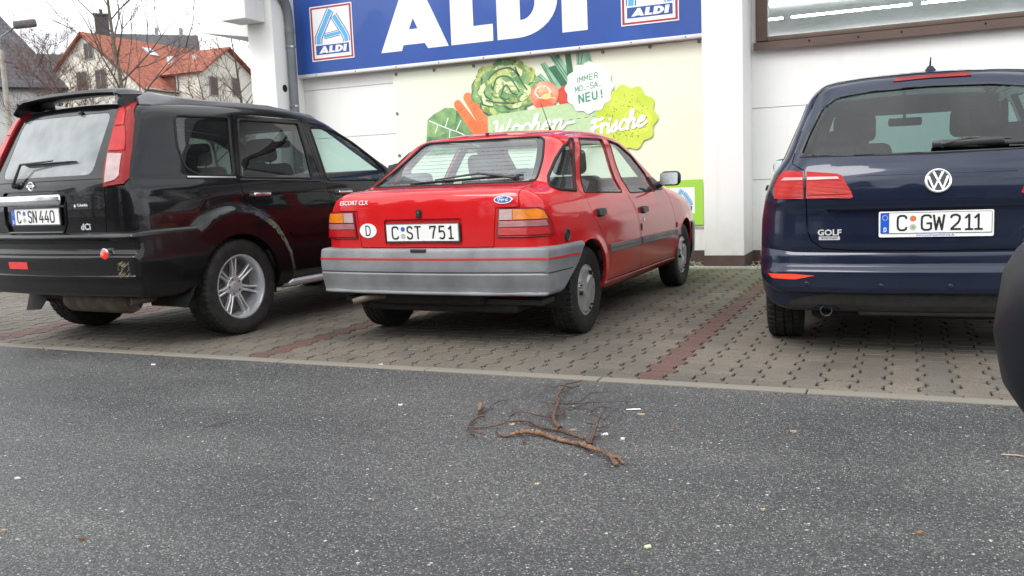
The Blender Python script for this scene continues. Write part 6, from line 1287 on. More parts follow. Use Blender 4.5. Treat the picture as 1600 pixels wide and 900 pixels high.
    # green corner with the logo
    o = F('printed_corner', [(-2.63, .432), (-2.084, .432), (-2.086, .948), (-2.63, .940)], 'pr_lime'); logo(o, -2.470, .565, -2.182, .862, Y-.001-(lay[0]+2)*.00004, False, 'printed_logo')
    for k in range(8):
        e = MB(); e.lathe([(0, .008), (.003, .016), (0, .020)], 14, 'y', (-6.03+k*.56, Y-.004, 2.44+.004*k), -1); kids.append(e.build('eyelet', M['steel'], None))
    for z in (1.94, 1.40, .90, .45): e = MB(); e.lathe([(0, .008), (.003, .016), (0, .020)], 14, 'y', (-6.045, Y-.004, z), -1); kids.append(e.build('eyelet', M['steel'], None))
    for k in kids: k.parent = root; k.location = -off
M['pr_seed'] = mat('print_seed', (.03, .04, .02), .6); M['pr_lime2'] = mat('print_pale_lime', (.66, .78, .12), .6)
# ================================================================ houses, lamp and trees beyond the car park
M['roof_red'] = noise_vary(mat('red_roof_tiles', (.42, .115, .055), .8), 3, .4, (.24, .07, .04), bump=.1)
M['roof_slate'] = noise_vary(mat('slate_roof', (.105, .105, .115), .7), 2, .3, (.07, .07, .08)); M['house_cream'] = noise_vary(mat('cream_render', (.68, .65, .57), .9), .6, .2)
M['house_white'] = noise_vary(mat('pale_render', (.60, .60, .58), .9), .6, .15); M['house_grey'] = noise_vary(mat('grey_render', (.34, .33, .32), .9), .6, .2); M['pane'] = mat('dark_pane', (.05, .045, .045), .2, 0, 0, .03, .25); M['house_frame'] = mat('dull_window_frame', (.30, .27, .24), .7); M['lamp_grey'] = mat('lamp_grey', (.10, .10, .105), .5); M['pane_light'] = mat('skylight_pane', (.35, .40, .45), .08, .2, 0, .03, 1)
M['bark'] = noise_vary(mat('bark', (.12, .10, .08), .9), 14, .4, (.07, .055, .045), bump=.4); M['bark_g'] = noise_vary(mat('green_bark', (.15, .145, .10), .9), 14, .4, (.08, .07, .055)); M['twig'] = noise_vary(mat('twig', (.11, .075, .06), .9), 10, .3); M['twig_r'] = noise_vary(mat('red_twig', (.15, .085, .07), .9), 10, .3)
def add_tiles(m, row=.34, col=.24):
    t, b = nodes(m); c = t.nodes.new('ShaderNodeUVMap'); br = t.nodes.new('ShaderNodeTexBrick'); br.inputs['Scale'].default_value = 1; br.inputs['Brick Width'].default_value = col; br.inputs['Row Height'].default_value = row; br.inputs['Mortar Size'].default_value = .02; br.inputs['Color1'].default_value = (1, 1, 1, 1); br.inputs['Color2'].default_value = (.72, .72, .72, 1); br.inputs['Mortar'].default_value = (.5, .5, .5, 1)
    t.links.new(c.outputs[0], br.inputs['Vector']); src = b.inputs['Base Color'].links[0].from_socket; mu = t.nodes.new('ShaderNodeMix'); mu.data_type = 'RGBA'; mu.blend_type = 'MULTIPLY'; mu.inputs[0].default_value = 1
    t.links.new(src, mu.inputs[6]); t.links.new(br.outputs['Color'], mu.inputs[7]); t.links.new(mu.outputs[2], b.inputs['Base Color'])
add_tiles(M['roof_red'], .36, .22); add_tiles(M['roof_slate'], .20, .26)
def roof_plane(name, Q, m, parent, th=.12):
    """a tiled roof slope: Q = eave left, eave right, ridge right, ridge left"""
    Q = [Vector(q) for q in Q]; n = (Q[1]-Q[0]).cross(Q[-1]-Q[0]).normalized(); me = bpy.data.meshes.new(name); k = len(Q)
    me.from_pydata([tuple(q) for q in Q]+[tuple(q-n*th) for q in Q], [], [tuple(range(k)), tuple(range(2*k-1, k-1, -1))]+[(i, i+k, (i+1) % k+k, (i+1) % k) for i in range(k)]); me.update()
    uv = me.uv_layers.new(name='UVMap'); ex = (Q[1]-Q[0]).normalized(); ey = n.cross(ex)
    for l in me.loops: p = me.vertices[l.vertex_index].co-Q[0]; uv.data[l.index].uv = (p.dot(ex), p.dot(ey))
    return link(name, me, m, parent)
def house(label, origin, az, w, d, eave, ridge, wall_m, roof_m, axis='x', wins=(), sky=(), over=.35, chim=None, hip=0, group=None, name='house'):
    """gabled house; origin = front left corner, az = rotation of its width axis; wins: (face, u, z, w, h)"""
    root = empty(name, origin, az, label=label, cat='house', group=group)
    if axis == 'x': prof = None
    wl = MB()
    if axis == 'x':   # ridge along the width; gables at the ends
        vs = [(0, 0, 0), (w, 0, 0), (w, d, 0), (0, d, 0), (0, 0, eave), (w, 0, eave), (w, d, eave), (0, d, eave), (hip*0, d/2, ridge if not hip else eave), (w, d/2, ridge if not hip else eave)]
        wl.add(vs, [(0, 1, 5, 4), (1, 2, 6, 9, 5), (2, 3, 7, 6), (3, 0, 4, 8, 7)])
    else:
        vs = [(0, 0, 0), (w, 0, 0), (w, d, 0), (0, d, 0), (0, 0, eave), (w, 0, eave), (w, d, eave), (0, d, eave), (w/2, 0, ridge), (w/2, d, ridge)]
        wl.add(vs, [(0, 1, 5, 8, 4), (1, 2, 6, 5), (2, 3, 7, 9, 6), (3, 0, 4, 7)])
    wo = wl.build('wall', wall_m, root, smooth=0, fix=False); o = over
    if axis == 'x':
        sl_ = (ridge-eave)/(d/2); ez = eave-o*sl_; hx = hip
        a = roof_plane('roof', [(-o, -o, ez+.1), (w+o, -o, ez+.1), (w+o-hx, d/2, ridge+.1), (-o+hx, d/2, ridge+.1)], roof_m, root); roof_plane('roof', [(w+o, d+o, ez+.1), (-o, d+o, ez+.1), (-o+hx, d/2, ridge+.1), (w+o-hx, d/2, ridge+.1)], roof_m, root)
        if hip: roof_plane('roof', [(w+o, -o, ez+.1), (w+o, d+o, ez+.1), (w+o-hx, d/2, ridge+.1)], roof_m, root); roof_plane('roof', [(-o, d+o, ez+.1), (-o, -o, ez+.1), (-o+hx, d/2, ridge+.1)], roof_m, root)
    else:
        sl_ = (ridge-eave)/(w/2); ez = eave-o*sl_
        roof_plane('roof', [(w+o, -o, ez+.1), (w+o, d+o, ez+.1), (w/2, d+o, ridge+.1), (w/2, -o, ridge+.1)], roof_m, root); roof_plane('roof', [(-o, d+o, ez+.1), (-o, -o, ez+.1), (w/2, -o, ridge+.1), (w/2, d+o, ridge+.1)], roof_m, root)
    for face, u, z, ww, hh in wins:
        f = MB(); p = MB()
        if face == 'f': f.b(u-ww/2-.07, u+ww/2+.07, -.06, .05, z-hh/2-.07, z+hh/2+.07); p.b(u-ww/2, u-.03, -.075, -.04, z-hh/2, z+hh/2); p.b(u+.03, u+ww/2, -.075, -.04, z-hh/2, z+hh/2)
        else: f.b(w-.05, w+.06, u-ww/2-.07, u+ww/2+.07, z-hh/2-.07, z+hh/2+.07); p.b(w+.04, w+.075, u-ww/2, u-.03, z-hh/2, z+hh/2); p.b(w+.04, w+.075, u+.03, u+ww/2, z-hh/2, z+hh/2)
        fo = f.build('window', M['house_frame'], root, smooth=0); p.build('pane', M['pane'], fo, smooth=0)
    if chim:
        x, y, z0, z1, s_ = chim; c = MB(); c.b(x-s_/2, x+s_/2, y-s_/2, y+s_/2, z0, z1); c.b(x-s_*.6, x+s_*.6, y-s_*.6, y+s_*.6, z1, z1+.12); c.build('chimney', M['house_grey'], root, smooth=0)
    return root
def tree(name, label, base, h, r0, seed, spread=.8, levels=4, n0=9, first=.35, bark='bark', twig='twig', lean=(0, 0), group=None, cat='tree', up=.5, dens=1.0):
    """bare winter tree: a tapered trunk, then limbs that fork down to twigs"""
    rr = random.Random(seed); root = empty(name, base, 0, label=label, cat=cat, group=group); tr = MB(); br = MB()
    pts = []; p = Vector((0, 0, -.05)); d = Vector((lean[0], lean[1], 1)).normalized(); n = 12
    for i in range(n+1): pts.append(p.copy()); p += d*(h/n); d = (d+Vector((rr.uniform(-.06, .06), rr.uniform(-.06, .06), .04))).normalized()
    rad = [r0*(1-.93*(i/n)**.8) for i in range(n+1)]; tr.tube(pts, rad, 10)
    def grow(p, d, L, r, lv):
        n_ = 4 if lv > 1 else 3; P = [p.copy()]; q = p.copy(); dd = d.copy(); segs = []
        for i in range(n_):
            q = q+dd*(L/n_); P.append(q.copy()); dd = (dd+Vector((rr.uniform(-.22, .22), rr.uniform(-.22, .22), rr.uniform(-.08, .20)))).normalized(); segs.append((q.copy(), dd.copy()))
        br.tube(P, [r*(1-.75*i/n_) for i in range(n_+1)], 5 if lv > 1 else 3, cap=False)
        if lv <= 0: return
        kids = int(rr.choice((3, 4, 5))*dens)
        for k in range(kids):
            s, sd_ = segs[rr.randrange(0, n_)]; ax = Vector((rr.gauss(0, 1), rr.gauss(0, 1), rr.gauss(0, .6))).normalized(); nd = (sd_*.9+ax*.75+Vector((0, 0, .18*up))).normalized(); grow(s, nd, L*rr.uniform(.45, .72), max(r*.55, .0045), lv-1)
    for k in range(n0):
        t = first+(1-first)*(k+.5)/n0; i = int(t*n); q = pts[i].lerp(pts[min(n, i+1)], t*n-i); a = k*2.4+rr.uniform(-.4, .4); el = up+rr.uniform(-.15, .3)
        d = Vector((math.cos(a), math.sin(a), el)).normalized(); grow(q, d, h*spread*(1-.62*(t-first)/(1-first))*rr.uniform(.38, .5), max(.012, rad[i]*.5), levels-2)
    tr.build('trunk', M[bark], root, smooth=60, fix=False); br.build('crown', M[twig], root, smooth=60, fix=False); return root
def far():
    # the red roofed house with its cross wing
    r = house('cream house with orange red tiled roof, skylights and a cross wing, behind the bare tree', (-56.7, 44.95, 0), 0, 10.3, 12.0, 8.17, 12.16, M['house_cream'], M['roof_red'], 'y',
              [('f', 5.5, 10.95, .75, 1.0), ('f', 4.6, 8.95, .9, 1.3), ('f', 6.4, 8.95, .9, 1.3), ('f', 3.0, 5.6, 1.0, 1.5), ('f', 5.2, 5.6, 1.0, 1.5), ('f', 7.4, 5.6, 1.0, 1.5), ('f', 3.0, 2.4, 1.0, 1.5), ('f', 7.4, 2.4, 1.0, 1.5)])
    wg = MB(); X1 = 12.6; Y0, Y1, YM = 2.75, 8.15, 5.45; ze, zr = 9.32, 11.08
    wg.add([(9.9, Y0, 0), (X1, Y0, 0), (X1, Y1, 0), (9.9, Y1, 0), (7.2, Y0, ze), (X1, Y0, ze), (X1, Y1, ze), (7.2, Y1, ze), (X1, YM, zr), (9.9, Y0, 8)], [(0, 1, 5, 4), (1, 2, 6, 8, 5), (2, 3, 7, 6)])
    wg.build('wing_wall', M['house_cream'], r, smooth=0, fix=False)
    wb = MB(); wb.add([(8.0, Y0-.02, 8.1), (X1-2.0, Y0-.02, 8.1), (X1-2.0, Y0-.02, ze), (8.0, Y0-.02, ze)], [(0, 1, 2, 3)]); wb.build('tile_hanging', M['roof_red'], r, smooth=0, fix=False)
    roof_plane('wing_roof', [(6.6, Y0-.3, ze-.1), (X1+.4, Y0-.3, ze-.1), (X1+.4, YM, zr+.1), (6.2, YM, zr+.1)], M['roof_red'], r); roof_plane('wing_roof', [(X1+.4, Y1+.3, ze-.1), (6.6, Y1+.3, ze-.1), (6.2, YM, zr+.1), (X1+.4, YM, zr+.1)], M['roof_red'], r)
    for u, z in ((3.95, 8.35), (6.2, 8.45), (3.95, 5.4), (6.2, 5.4)):
        f = MB(); f.b(X1-.04, X1+.06, u-.42, u+.42, z-.68, z+.68); fo = f.build('window', M['house_frame'], r, smooth=0); p = MB(); p.b(X1+.05, X1+.08, u-.35, u-.02, z-.6, z+.6); p.b(X1+.05, X1+.08, u+.02, u+.35, z-.6, z+.6); p.build('pane', M['pane'], fo, smooth=0)
    for (x, y, z) in ((6.44, 4.55, 11.16), (9.3, 3.45, 8.95)):
        s = MB(); s.box((x, y, z+.16), (1.0, .8, .10), ry=math.atan(.775)); o = s.build('skylight', M['pane_light'], r, smooth=0)
    g = MB(); g.tube([(10.75, -.3, 8.0), (10.75, 2.9, 8.0)], .07); g.tube([(10.55, Y0-.1, 8.0), (10.55, Y0-.1, 9.1)], .05); g.build('gutter', M['chrome_dark'], r)
    c = MB(); c.tube([(8.6, 4.2, 9.3), (8.6, 4.2, 10.75)], .22, 10); c.build('flue', M['sign_frame'], r); c = MB(); c.tube([(10.8, 4.3, 9.6), (10.8, 4.3, 10.7)], .14, 10); c.build('flue', M['sign_frame'], r)
    # slate house at the left edge
    az = math.atan2(.8, .6)
    house('pale house with steep grey slate hipped roof at the left edge of the photo', (-29.6-.6*14, 24.4-.8*14, 0), az, 14, 9, 5.55, 11.6, M['house_white'], M['roof_slate'], 'x',
          [('f', 12.6, 2.9, .7, 1.0), ('f', 10.4, 3.6, 1.0, 1.5), ('f', 8.0, 3.6, 1.0, 1.5), ('f', 5.6, 3.6, 1.0, 1.5), ('f', 10.4, 1.3, 1.0, 1.2), ('s', 3.0, 3.6, .9, 1.3)], hip=4.5)
    h = house('tall house with long grey slate roof and a slate turret behind the orange roof', (-72.9, 64.0, 0), R(46), 10.2, 10, 13.2, 17.6, M['house_white'], M['roof_slate'], 'x', [('s', 4.6, 14.8, 1.0, 1.5), ('f', 8, 10.5, 1.1, 1.6), ('f', 5, 10.5, 1.1, 1.6)], over=.25)
    t = MB(); t.b(.6, 1.9, 3.4, 4.7, 13, 19.2); t.b(.5, 2.0, 3.3, 4.8, 19.2, 19.4); t.b(1.1, 1.4, 3.9, 4.2, 19.4, 19.9); t.build('turret', M['roof_slate'], h, smooth=0)
    for x in (6.2, 8.6): c = MB(); c.b(x, x+.35, 4.8, 5.2, 17.4, 18.4); c.build('chimney', M['house_grey'], h, smooth=0)
    house('row house with dark roof half hidden behind twigs, left of the orange roof', (-96, 55, 0), R(48), 22, 10, 12.6, 17.0, M['house_grey'], M['roof_slate'], 'x', [('f', 6, 10, 1.1, 1.5), ('f', 11, 10, 1.1, 1.5)], chim=(9, 5, 16, 18.2, .9))
    # street lamp
    L = empty('street_lamp', (-24.0, 18.0, 0), 0, label='concrete street lamp with a flat grey head at the left edge', cat='street lamp')
    s = MB(); s.tube([(0, 0, 0), (0, 0, 4.0), (0, 0, 5.36)], [.10, .075, .065], 14); s.build('post', M['lamp_post'], L); s = MB(); s.tube(tube_curve([(0, 0, 5.3), (0, 0, 5.66), (.09, .12, 5.82), (.25, .33, 6.02)]), .028, 8); s.build('arm', M['pipe'], L)
    s = MB(); s.box((.42, .53, 6.12), (.62, .30, .21), rz=math.atan2(.5, .4), bev=.06, ry=-.16); s.build('lamp_head', M['lamp_grey'], L)
    # bare trees
    tree('bare_tree', 'tall bare tree with pale straight trunk in front of the orange roof', (-21.93, 20.47, 0), 11.5, .105, 3, .55, 5, 22, .28, 'bark_g', 'twig', up=1.1, dens=1.0)
    tree('bare_tree', 'bushy bare tree with reddish twigs between the slate house and orange roof', (-20.3, 16.8, 0), 5.0, .07, 8, .80, 5, 26, .30, 'bark', 'twig_r', up=.8, dens=1.25)
    tree('bare_tree', 'thin bare tree in front of the white wall of the slate house', (-27.8, 22.9, 0), 5.4, .08, 12, .95, 5, 16, .2, 'bark', 'twig', up=.55, dens=.9)
    tree('bare_tree', 'bare tree with fine twigs beside the white corner pillar', (-20.8, 24.4, 0), 7.4, .10, 21, .66, 5, 20, .3, 'bark', 'twig_r', up=.7, dens=1.0)
    tree('bare_tree', 'small bare tree in front of the gable of the cream wing', (-31.0, 34.4, 0), 8.0, .11, 31, .70, 5, 20, .3, 'bark', 'twig_r', up=.6, dens=1.0)
    tree('bare_tree', 'low twiggy bare tree below the slate house eaves', (-33.2, 26.6, 0), 5.2, .09, 44, 1.1, 5, 18, .2, 'bark', 'twig_r', up=.5, dens=1.0)
    tree('bare_tree', 'bare tree between the reddish bushy tree and the tall pale trunk', (-27.6, 24.6, 0), 6.2, .08, 47, .9, 5, 16, .25, 'bark', 'twig', up=.6, dens=1.0)
    hg = MB(); rr = random.Random(9)   # low twiggy hedge along the far edge of the car park
    for k in range(900):
        t = rr.random(); x = -40+t*22; y = 20+t*11+rr.uniform(-.5, .5); z = rr.uniform(0, .6); d = Vector((rr.uniform(-.5, .5), rr.uniform(-.5, .5), 1)).normalized()*rr.uniform(.5, 1.3); hg.tube([(x, y, z), (x+d.x*.5, y+d.y*.5, z+d.z*.6), (x+d.x, y+d.y, z+d.z)], [.010, .007, .003], 3, cap=False)
    tag(hg.build('twig_hedge', M['twig'], smooth=0, fix=False), kind='stuff')
    # across the road, behind the viewpoint: what the paintwork and windows mirror
    house('long plain house across the road with dark roof', (20, -19, 0), R(180), 26, 10, 5.5, 9.5, M['house_grey'], M['roof_slate'], 'x', [('f', 3+3*k, 3.6, 1.1, 1.5) for k in range(8)])
    house('plain grey house across the road, farther left', (-14, -22, 0), R(172), 14, 10, 6.5, 10.5, M['house_grey'], M['roof_red'], 'x', [('f', 3+3*k, 3.6, 1.1, 1.5) for k in range(4)])
    tree('bare_tree', 'bare tree across the road', (-8, -13, 0), 8, .14, 51, .8, 4, 12, .3); tree('bare_tree', 'second bare tree across the road', (3, -14, 0), 9, .14, 52, .8, 4, 12, .3)
    for i, (x, y, s_) in enumerate(((-27, -12, 1.1), (-23.5, -13.5, 1.3), (-20, -12, 1.0), (-16.5, -13, 1.25), (-12.5, -12, 1.1), (-9, -13.5, 1.35), (-5.5, -12, 1.05), (-2, -13, 1.3), (1.5, -12, 1.1))): added_conifer(x, y, s_, i)  # unseen row of evergreens, added to darken the reflections on the cars
M['needles'] = noise_vary(mat('dark_needles', (.035, .05, .025), .9), 3, .5, (.015, .025, .012)); M['lamp_post'] = noise_vary(mat('concrete_post', (.40, .37, .32), .85), 3, .25)
def added_conifer(x, y, s_, i):
    rr = random.Random(60+i); root = empty('added_conifer', (x, y, 0), 0, label='unseen dark evergreen added behind the viewpoint to darken car reflections', group='added conifers darkening the reflections', cat='tree'); t = MB(); t.tube([(0, 0, 0), (0, 0, 8*s_)], [.16, .02]); t.build('trunk', M['bark'], root)
    c = MB(); vs = []; fs = []
    for k in range(2600):
        h = rr.random()**.8; z = (.8+7.4*h)*s_; r = (1-h)*2.6*s_*rr.random()**.5+.05; a = rr.uniform(0, 6.28); p = Vector((r*math.cos(a), r*math.sin(a), z-r*.25)); d = Vector((math.cos(a), math.sin(a), -.3))*rr.uniform(.18, .4); q = Vector((-math.sin(a), math.cos(a), rr.uniform(-.3, .3)))*rr.uniform(.08, .2); n0 = len(vs); vs += [tuple(p-q), tuple(p+q), tuple(p+d)]; fs.append((n0, n0+1, n0+2))
    c.add(vs, fs); c.build('crown', M['needles'], root, smooth=0, fix=False)
# ================================================================ litter and fallen twigs on the asphalt
FALL = {'main': [(-1.498, 3.119), (-1.454, 3.107), (-1.424, 3.126), (-1.399, 3.154), (-1.344, 3.159), (-1.298, 3.152), (-1.229, 3.116), (-1.167, 3.094), (-1.109, 3.065), (-1.062, 3.027), (-1.02, 3.003), (-0.985, 2.981), (-0.954, 2.944), (-0.919, 2.887)], 'fork': [(-0.985, 2.981), (-0.937, 2.949), (-0.895, 2.916)], 'second': [(-1.531, 3.293), (-1.466, 3.311), (-1.432, 3.309), (-1.385, 3.273), (-1.334, 3.243), (-1.287, 3.235), (-1.255, 3.217), (-1.206, 3.169), (-1.157, 3.133), (-1.109, 3.098), (-1.068, 3.053)], 'up': [(-1.255, 3.217), (-1.281, 3.252), (-1.334, 3.348), (-1.368, 3.445), (-1.399, 3.561), (-1.445, 3.681), (-1.474, 3.814), (-1.498, 3.927), (-1.482, 3.977), (-1.45, 4.033)], 't1': [(-1.408, 3.584), (-1.458, 3.589), (-1.492, 3.569)], 't2': [(-1.402, 3.586), (-1.344, 3.614), (-1.253, 3.626), (-1.109, 3.657), (-1.084, 3.685)], 't3': [(-1.341, 3.607), (-1.319, 3.701), (-1.298, 3.761), (-1.236, 3.785)], 't4': [(-1.347, 3.391), (-1.387, 3.392), (-1.437, 3.401), (-1.521, 3.439), (-1.555, 3.454), (-1.557, 3.404), (-1.557, 3.38)], 't5': [(-1.071, 3.061), (-1.086, 3.114), (-1.106, 3.228), (-1.127, 3.329), (-1.138, 3.427)], 't6': [(-1.125, 3.303), (-1.169, 3.306), (-1.194, 3.343)], 't7': [(-1.506, 3.919), (-1.54, 3.891), (-1.595, 3.877)], 't8': [(-1.425, 3.921), (-1.454, 3.878), (-1.48, 3.841)], 't9': [(-1.345, 3.403), (-1.329, 3.456), (-1.364, 3.54), (-1.31, 3.598), (-1.237, 3.542), (-1.151, 3.458)], 't10': [(-1.34, 3.381), (-1.383, 3.441), (-1.455, 3.571)], 't11': [(-1.233, 3.531), (-1.203, 3.576), (-1.156, 3.596)], 't12': [(-1.375, 3.13), (-1.35, 3.076), (-1.343, 3.038)]}
FALK = {'k1': [(-1.753, 3.512), (-1.726, 3.446), (-1.697, 3.373)], 'k2': [(-1.648, 3.331), (-1.671, 3.3), (-1.661, 3.21), (-1.647, 3.169), (-1.581, 3.091), (-1.526, 3.071)], 'k3': [(-1.686, 3.344), (-1.692, 3.43), (-1.698, 3.518), (-1.688, 3.575), (-1.665, 3.622)], 'k4': [(-1.646, 3.17), (-1.591, 3.192), (-1.532, 3.207), (-1.52, 3.239), (-1.522, 3.272)], 'k5': [(-1.579, 3.087), (-1.594, 3.045)]}
BITS = [(-1.075, 3.646), (-1.02, 3.574), (-1.223, 3.274), (-1.079, 3.251), (-0.994, 3.213), (-1.495, 3.275), (-1.056, 3.177), (-1.119, 2.634), (-2.136, 3.438), (-2.752, 2.928), (-2.979, 2.113), (-0.636, 2.261), (0.05, 2.592), (-0.385, 3.488), (-0.839, 3.376), (-0.285, 2.411), (-0.38, 2.632), (-2.732, 4.209), (-4.133, 3.88), (-3.021, 3.076), (-1.803, 2.17), (-0.463, 3.729), (-2.251, 1.78), (-2.549, 1.743), (0.37, 3.4), (-0.661, 3.653)]
M['wet_bark'] = noise_vary(mat('wet_branch', (.12, .060, .034), .6), 22, .55, (.045, .025, .02), bump=.6, bscale=90); M['bare_wood'] = noise_vary(mat('stripped_wood', (.27, .14, .075), .65), 34, .5, (.06, .034, .026), bump=.5, bscale=90)
M['thin_twig'] = mat('thin_twig', (.055, .030, .030), .6); M['dry_leaf'] = noise_vary(mat('dry_leaf', (.28, .13, .06), .7), 60, .4); M['tan_leaf'] = noise_vary(mat('tan_leaf', (.42, .33, .22), .7), 60, .3); M['paper'] = mat('paper_scrap', (.75, .75, .72), .7); M['green_scrap'] = mat('green_scrap', (.50, .56, .36), .7)
def knobbly(mb, P, r0, r1, z0, z1, seed, n=7, j=.25):
    rr = random.Random(seed); Q = tube_curve([(x, y, 0) for x, y in P], 9 if r0 > .006 or r1 > .006 else 5); m = len(Q); V = []; rs = []
    for i, q in enumerate(Q):
        t = i/(m-1); r = (r0+(r1-r0)*t)*(1+rr.uniform(-j, j)); rs.append(r); V.append((q.x+rr.uniform(-1, 1)*r*.25, q.y+rr.uniform(-1, 1)*r*.25, r+z0+(z1-z0)*t+.004*math.sin(t*9+seed)+.003))
    mb.tube(V, rs, n)
def litter():
    cx, cy = -1.2, 3.2; root = empty('fallen_branch', (cx, cy, 0), 0, label='fallen brown branch with forked twigs lying on the asphalt behind the red car', cat='branch'); kids = []
    m = MB(); knobbly(m, FALL['main'][:4], .003, .009, 0, 0, 1, 9, .4); knobbly(m, FALL['main'][3:], .0098, .007, 0, .004, 2, 9, .32); knobbly(m, FALL['fork'], .008, .005, .004, 0, 3); kids.append(m.build('main_stem', M['bare_wood'], None, smooth=50, fix=False))
    for nm, r0, r1, z0, z1, mm in (('second', .004, .009, .0, .012, 'wet_bark'), ('up', .0095, .0035, .012, .02, 'wet_bark'), ('t5', .0075, .003, .005, .05, 'wet_bark')):
        m = MB(); knobbly(m, FALL[nm], r0, r1, z0, z1, len(nm)+7, 8); kids.append(m.build('side_stem', M[mm], None, smooth=50, fix=False))
    for i, (nm, z1) in enumerate((('t1', .02), ('t2', .03), ('t3', .04), ('t4', .0), ('t6', .03), ('t7', .02), ('t8', .03), ('t9', .0), ('t10', .02), ('t11', .02), ('t12', .0))):
        m = MB(); knobbly(m, FALL[nm], .0038, .0016, .012, z1, i+20, 5); kids.append(m.build('twig', M['thin_twig'] if i not in (3, 7) else M['wet_bark'], None, smooth=50, fix=False))
    rr = random.Random(8); m = MB()
    for k in range(26):
        src = FALL[rr.choice(('second', 'up', 't2', 't4', 't5', 'main'))]; i = rr.randrange(len(src)-1); p = Vector(src[i]).lerp(Vector(src[i+1]), rr.random()); a = rr.uniform(0, 6.28); l = rr.uniform(.025, .08); m.tube([(p.x, p.y, .014), (p.x+math.cos(a)*l*.5, p.y+math.sin(a)*l*.5, .02+rr.uniform(0, .02)), (p.x+math.cos(a+.4)*l, p.y+math.sin(a+.4)*l, .012+rr.uniform(0, .04))], [.0018, .0014, .0009], 4, cap=False)
    kids.append(m.build('fine_twigs', M['thin_twig'], None, smooth=0, fix=False))
    for k in kids: k.parent = root; k.location = (-cx, -cy, 0)
    root = empty('fallen_twig', (-1.62, 3.2, 0), 0, label='smaller hooked brown twig on the asphalt left of the fallen branch', cat='twig')
    for i, (nm, r0, r1, mm) in enumerate((('k1', .009, .006, 'bare_wood'), ('k2', .0055, .003, 'wet_bark'), ('k3', .0035, .0015, 'thin_twig'), ('k4', .004, .0022, 'wet_bark'), ('k5', .003, .0015, 'wet_bark'))):
        m = MB(); knobbly(m, FALK[nm], r0, r1, .002, .012, i+50, 7); o = m.build('stem' if i < 2 else 'twig', M[mm], root, smooth=50, fix=False); o.location = (1.62, -3.2, 0)
    gr = random.Random(77); vs = []; fs = []   # fine grit washed against the kerb and into the paving
    for k in range(2600):
        x = gr.uniform(-7.5, 1.2)
        if k % 3 == 0: y = gr.uniform(4.2, 9.3); z = .0
        else: y = 4.115-abs(gr.gauss(0, .10)) if k % 3 == 1 else 4.12-abs(gr.gauss(0, .9)); z = .0
        s_ = gr.uniform(.0015, .0042) if k % 17 else gr.uniform(.004, .007); n0 = len(vs)
        for (a_, b_, c_) in ((1, 0, .1), (-.5, .87, .1), (-.5, -.87, .1), (.1, .1, .9)): vs.append((x+a_*s_*gr.uniform(.7, 1.4), y+b_*s_*gr.uniform(.7, 1.4), z+c_*s_))
        fs += [(n0, n0+1, n0+3), (n0+1, n0+2, n0+3), (n0+2, n0, n0+3)]
    g_ = MB(); g_.add(vs, fs); tag(g_.build('grit', noise_vary(mat('grit', (.30, .26, .21), .9), 30, .6, (.07, .06, .05)), None, smooth=0, fix=False), kind='stuff')
    def scrap(name, label, cat, p, sx, sy, rz, m, seed, group=None, thick=.002):
        rr = random.Random(seed); n = 9; o_ = MB(); vs = [(math.cos(2*math.pi*k/n)*sx*rr.uniform(.75, 1.15), math.sin(2*math.pi*k/n)*sy*rr.uniform(.7, 1.15)) for k in range(n)]
        o_.add([(x, y, .0035+thick+rr.uniform(0, .003)) for x, y in vs]+[(x, y, .001) for x, y in vs]+[(0, 0, .005+thick)], [(i, (i+1) % n, 2*n) for i in range(n)]+[(i, i+n, (i+1) % n+n, (i+1) % n) for i in range(n)]+[tuple(range(2*n-1, n-1, -1))])
        o = o_.build(name, m, None, smooth=0); o.location = (p[0], p[1], 0); o.rotation_euler = (0, 0, rz); return tag(o, label, cat, group)
    s = MB(); s.box((0, 0, .0035), (.062, .011, .003), bev=.001); s.box((.002, 0, .0055), (.022, .006, .0012)); o = s.build('paper_strip', M['paper'], None); o.location = (BITS[0][0], BITS[0][1], 0); o.rotation_euler = (0, 0, .42); tag(o, 'white paper strip on the asphalt right of the branch tips', 'litter')
    B = BITS; G = 'small dry leaves on the asphalt'; G2 = 'white specks of litter on the asphalt'
    scrap('leaf', 'tan leaf just right below the white paper strip', 'leaf', B[1], .018, .008, .3, M['tan_leaf'], 1, G)
    scrap('wood_chip', 'pale wood chip beside the middle of the fallen branch', 'wood chip', B[2], .015, .007, .5, M['tan_leaf'], 2)
    scrap('leaf', 'tan leaf between the two forks of the fallen branch', 'leaf', B[5], .012, .008, .2, M['tan_leaf'], 5, G)
    scrap('litter_scrap', 'flat white scrap right of the upright twig of the branch', 'litter', B[3], .016, .008, .4, M['paper'], 3, G2)
    scrap('litter_scrap', 'round white scrap just above the thick end of the branch', 'litter', B[4], .008, .006, .4, M['paper'], 4, G2)
    scrap('leaf', 'tan leaf below the middle of the fallen branch', 'leaf', B[7], .010, .007, .1, M['tan_leaf'], 7, G)
    scrap('leaf', 'orange brown curled leaf near the right foreground', 'leaf', B[12], .014, .007, 1.0, M['dry_leaf'], 12, G)
    scrap('litter_scrap', 'greenish white scrap in the middle of the foreground', 'litter', B[11], .010, .008, .7, M['green_scrap'], 11, G2)
    scrap('litter_scrap', 'white scrap on the asphalt near the left edge', 'litter', B[10], .012, .004, .5, M['paper'], 10, G2)
    scrap('litter_scrap', 'white scrap on the asphalt left of the small twig', 'litter', B[8], .012, .005, .3, M['paper'], 8, G2)
    scrap('leaf', 'dark brown leaf right of the fallen branch', 'leaf', B[14], .010, .005, .2, M['dry_leaf'], 14, G)
    scrap('leaf', 'tan leaf farther right towards the blue car', 'leaf', B[13], .014, .006, -.2, M['tan_leaf'], 13, G)
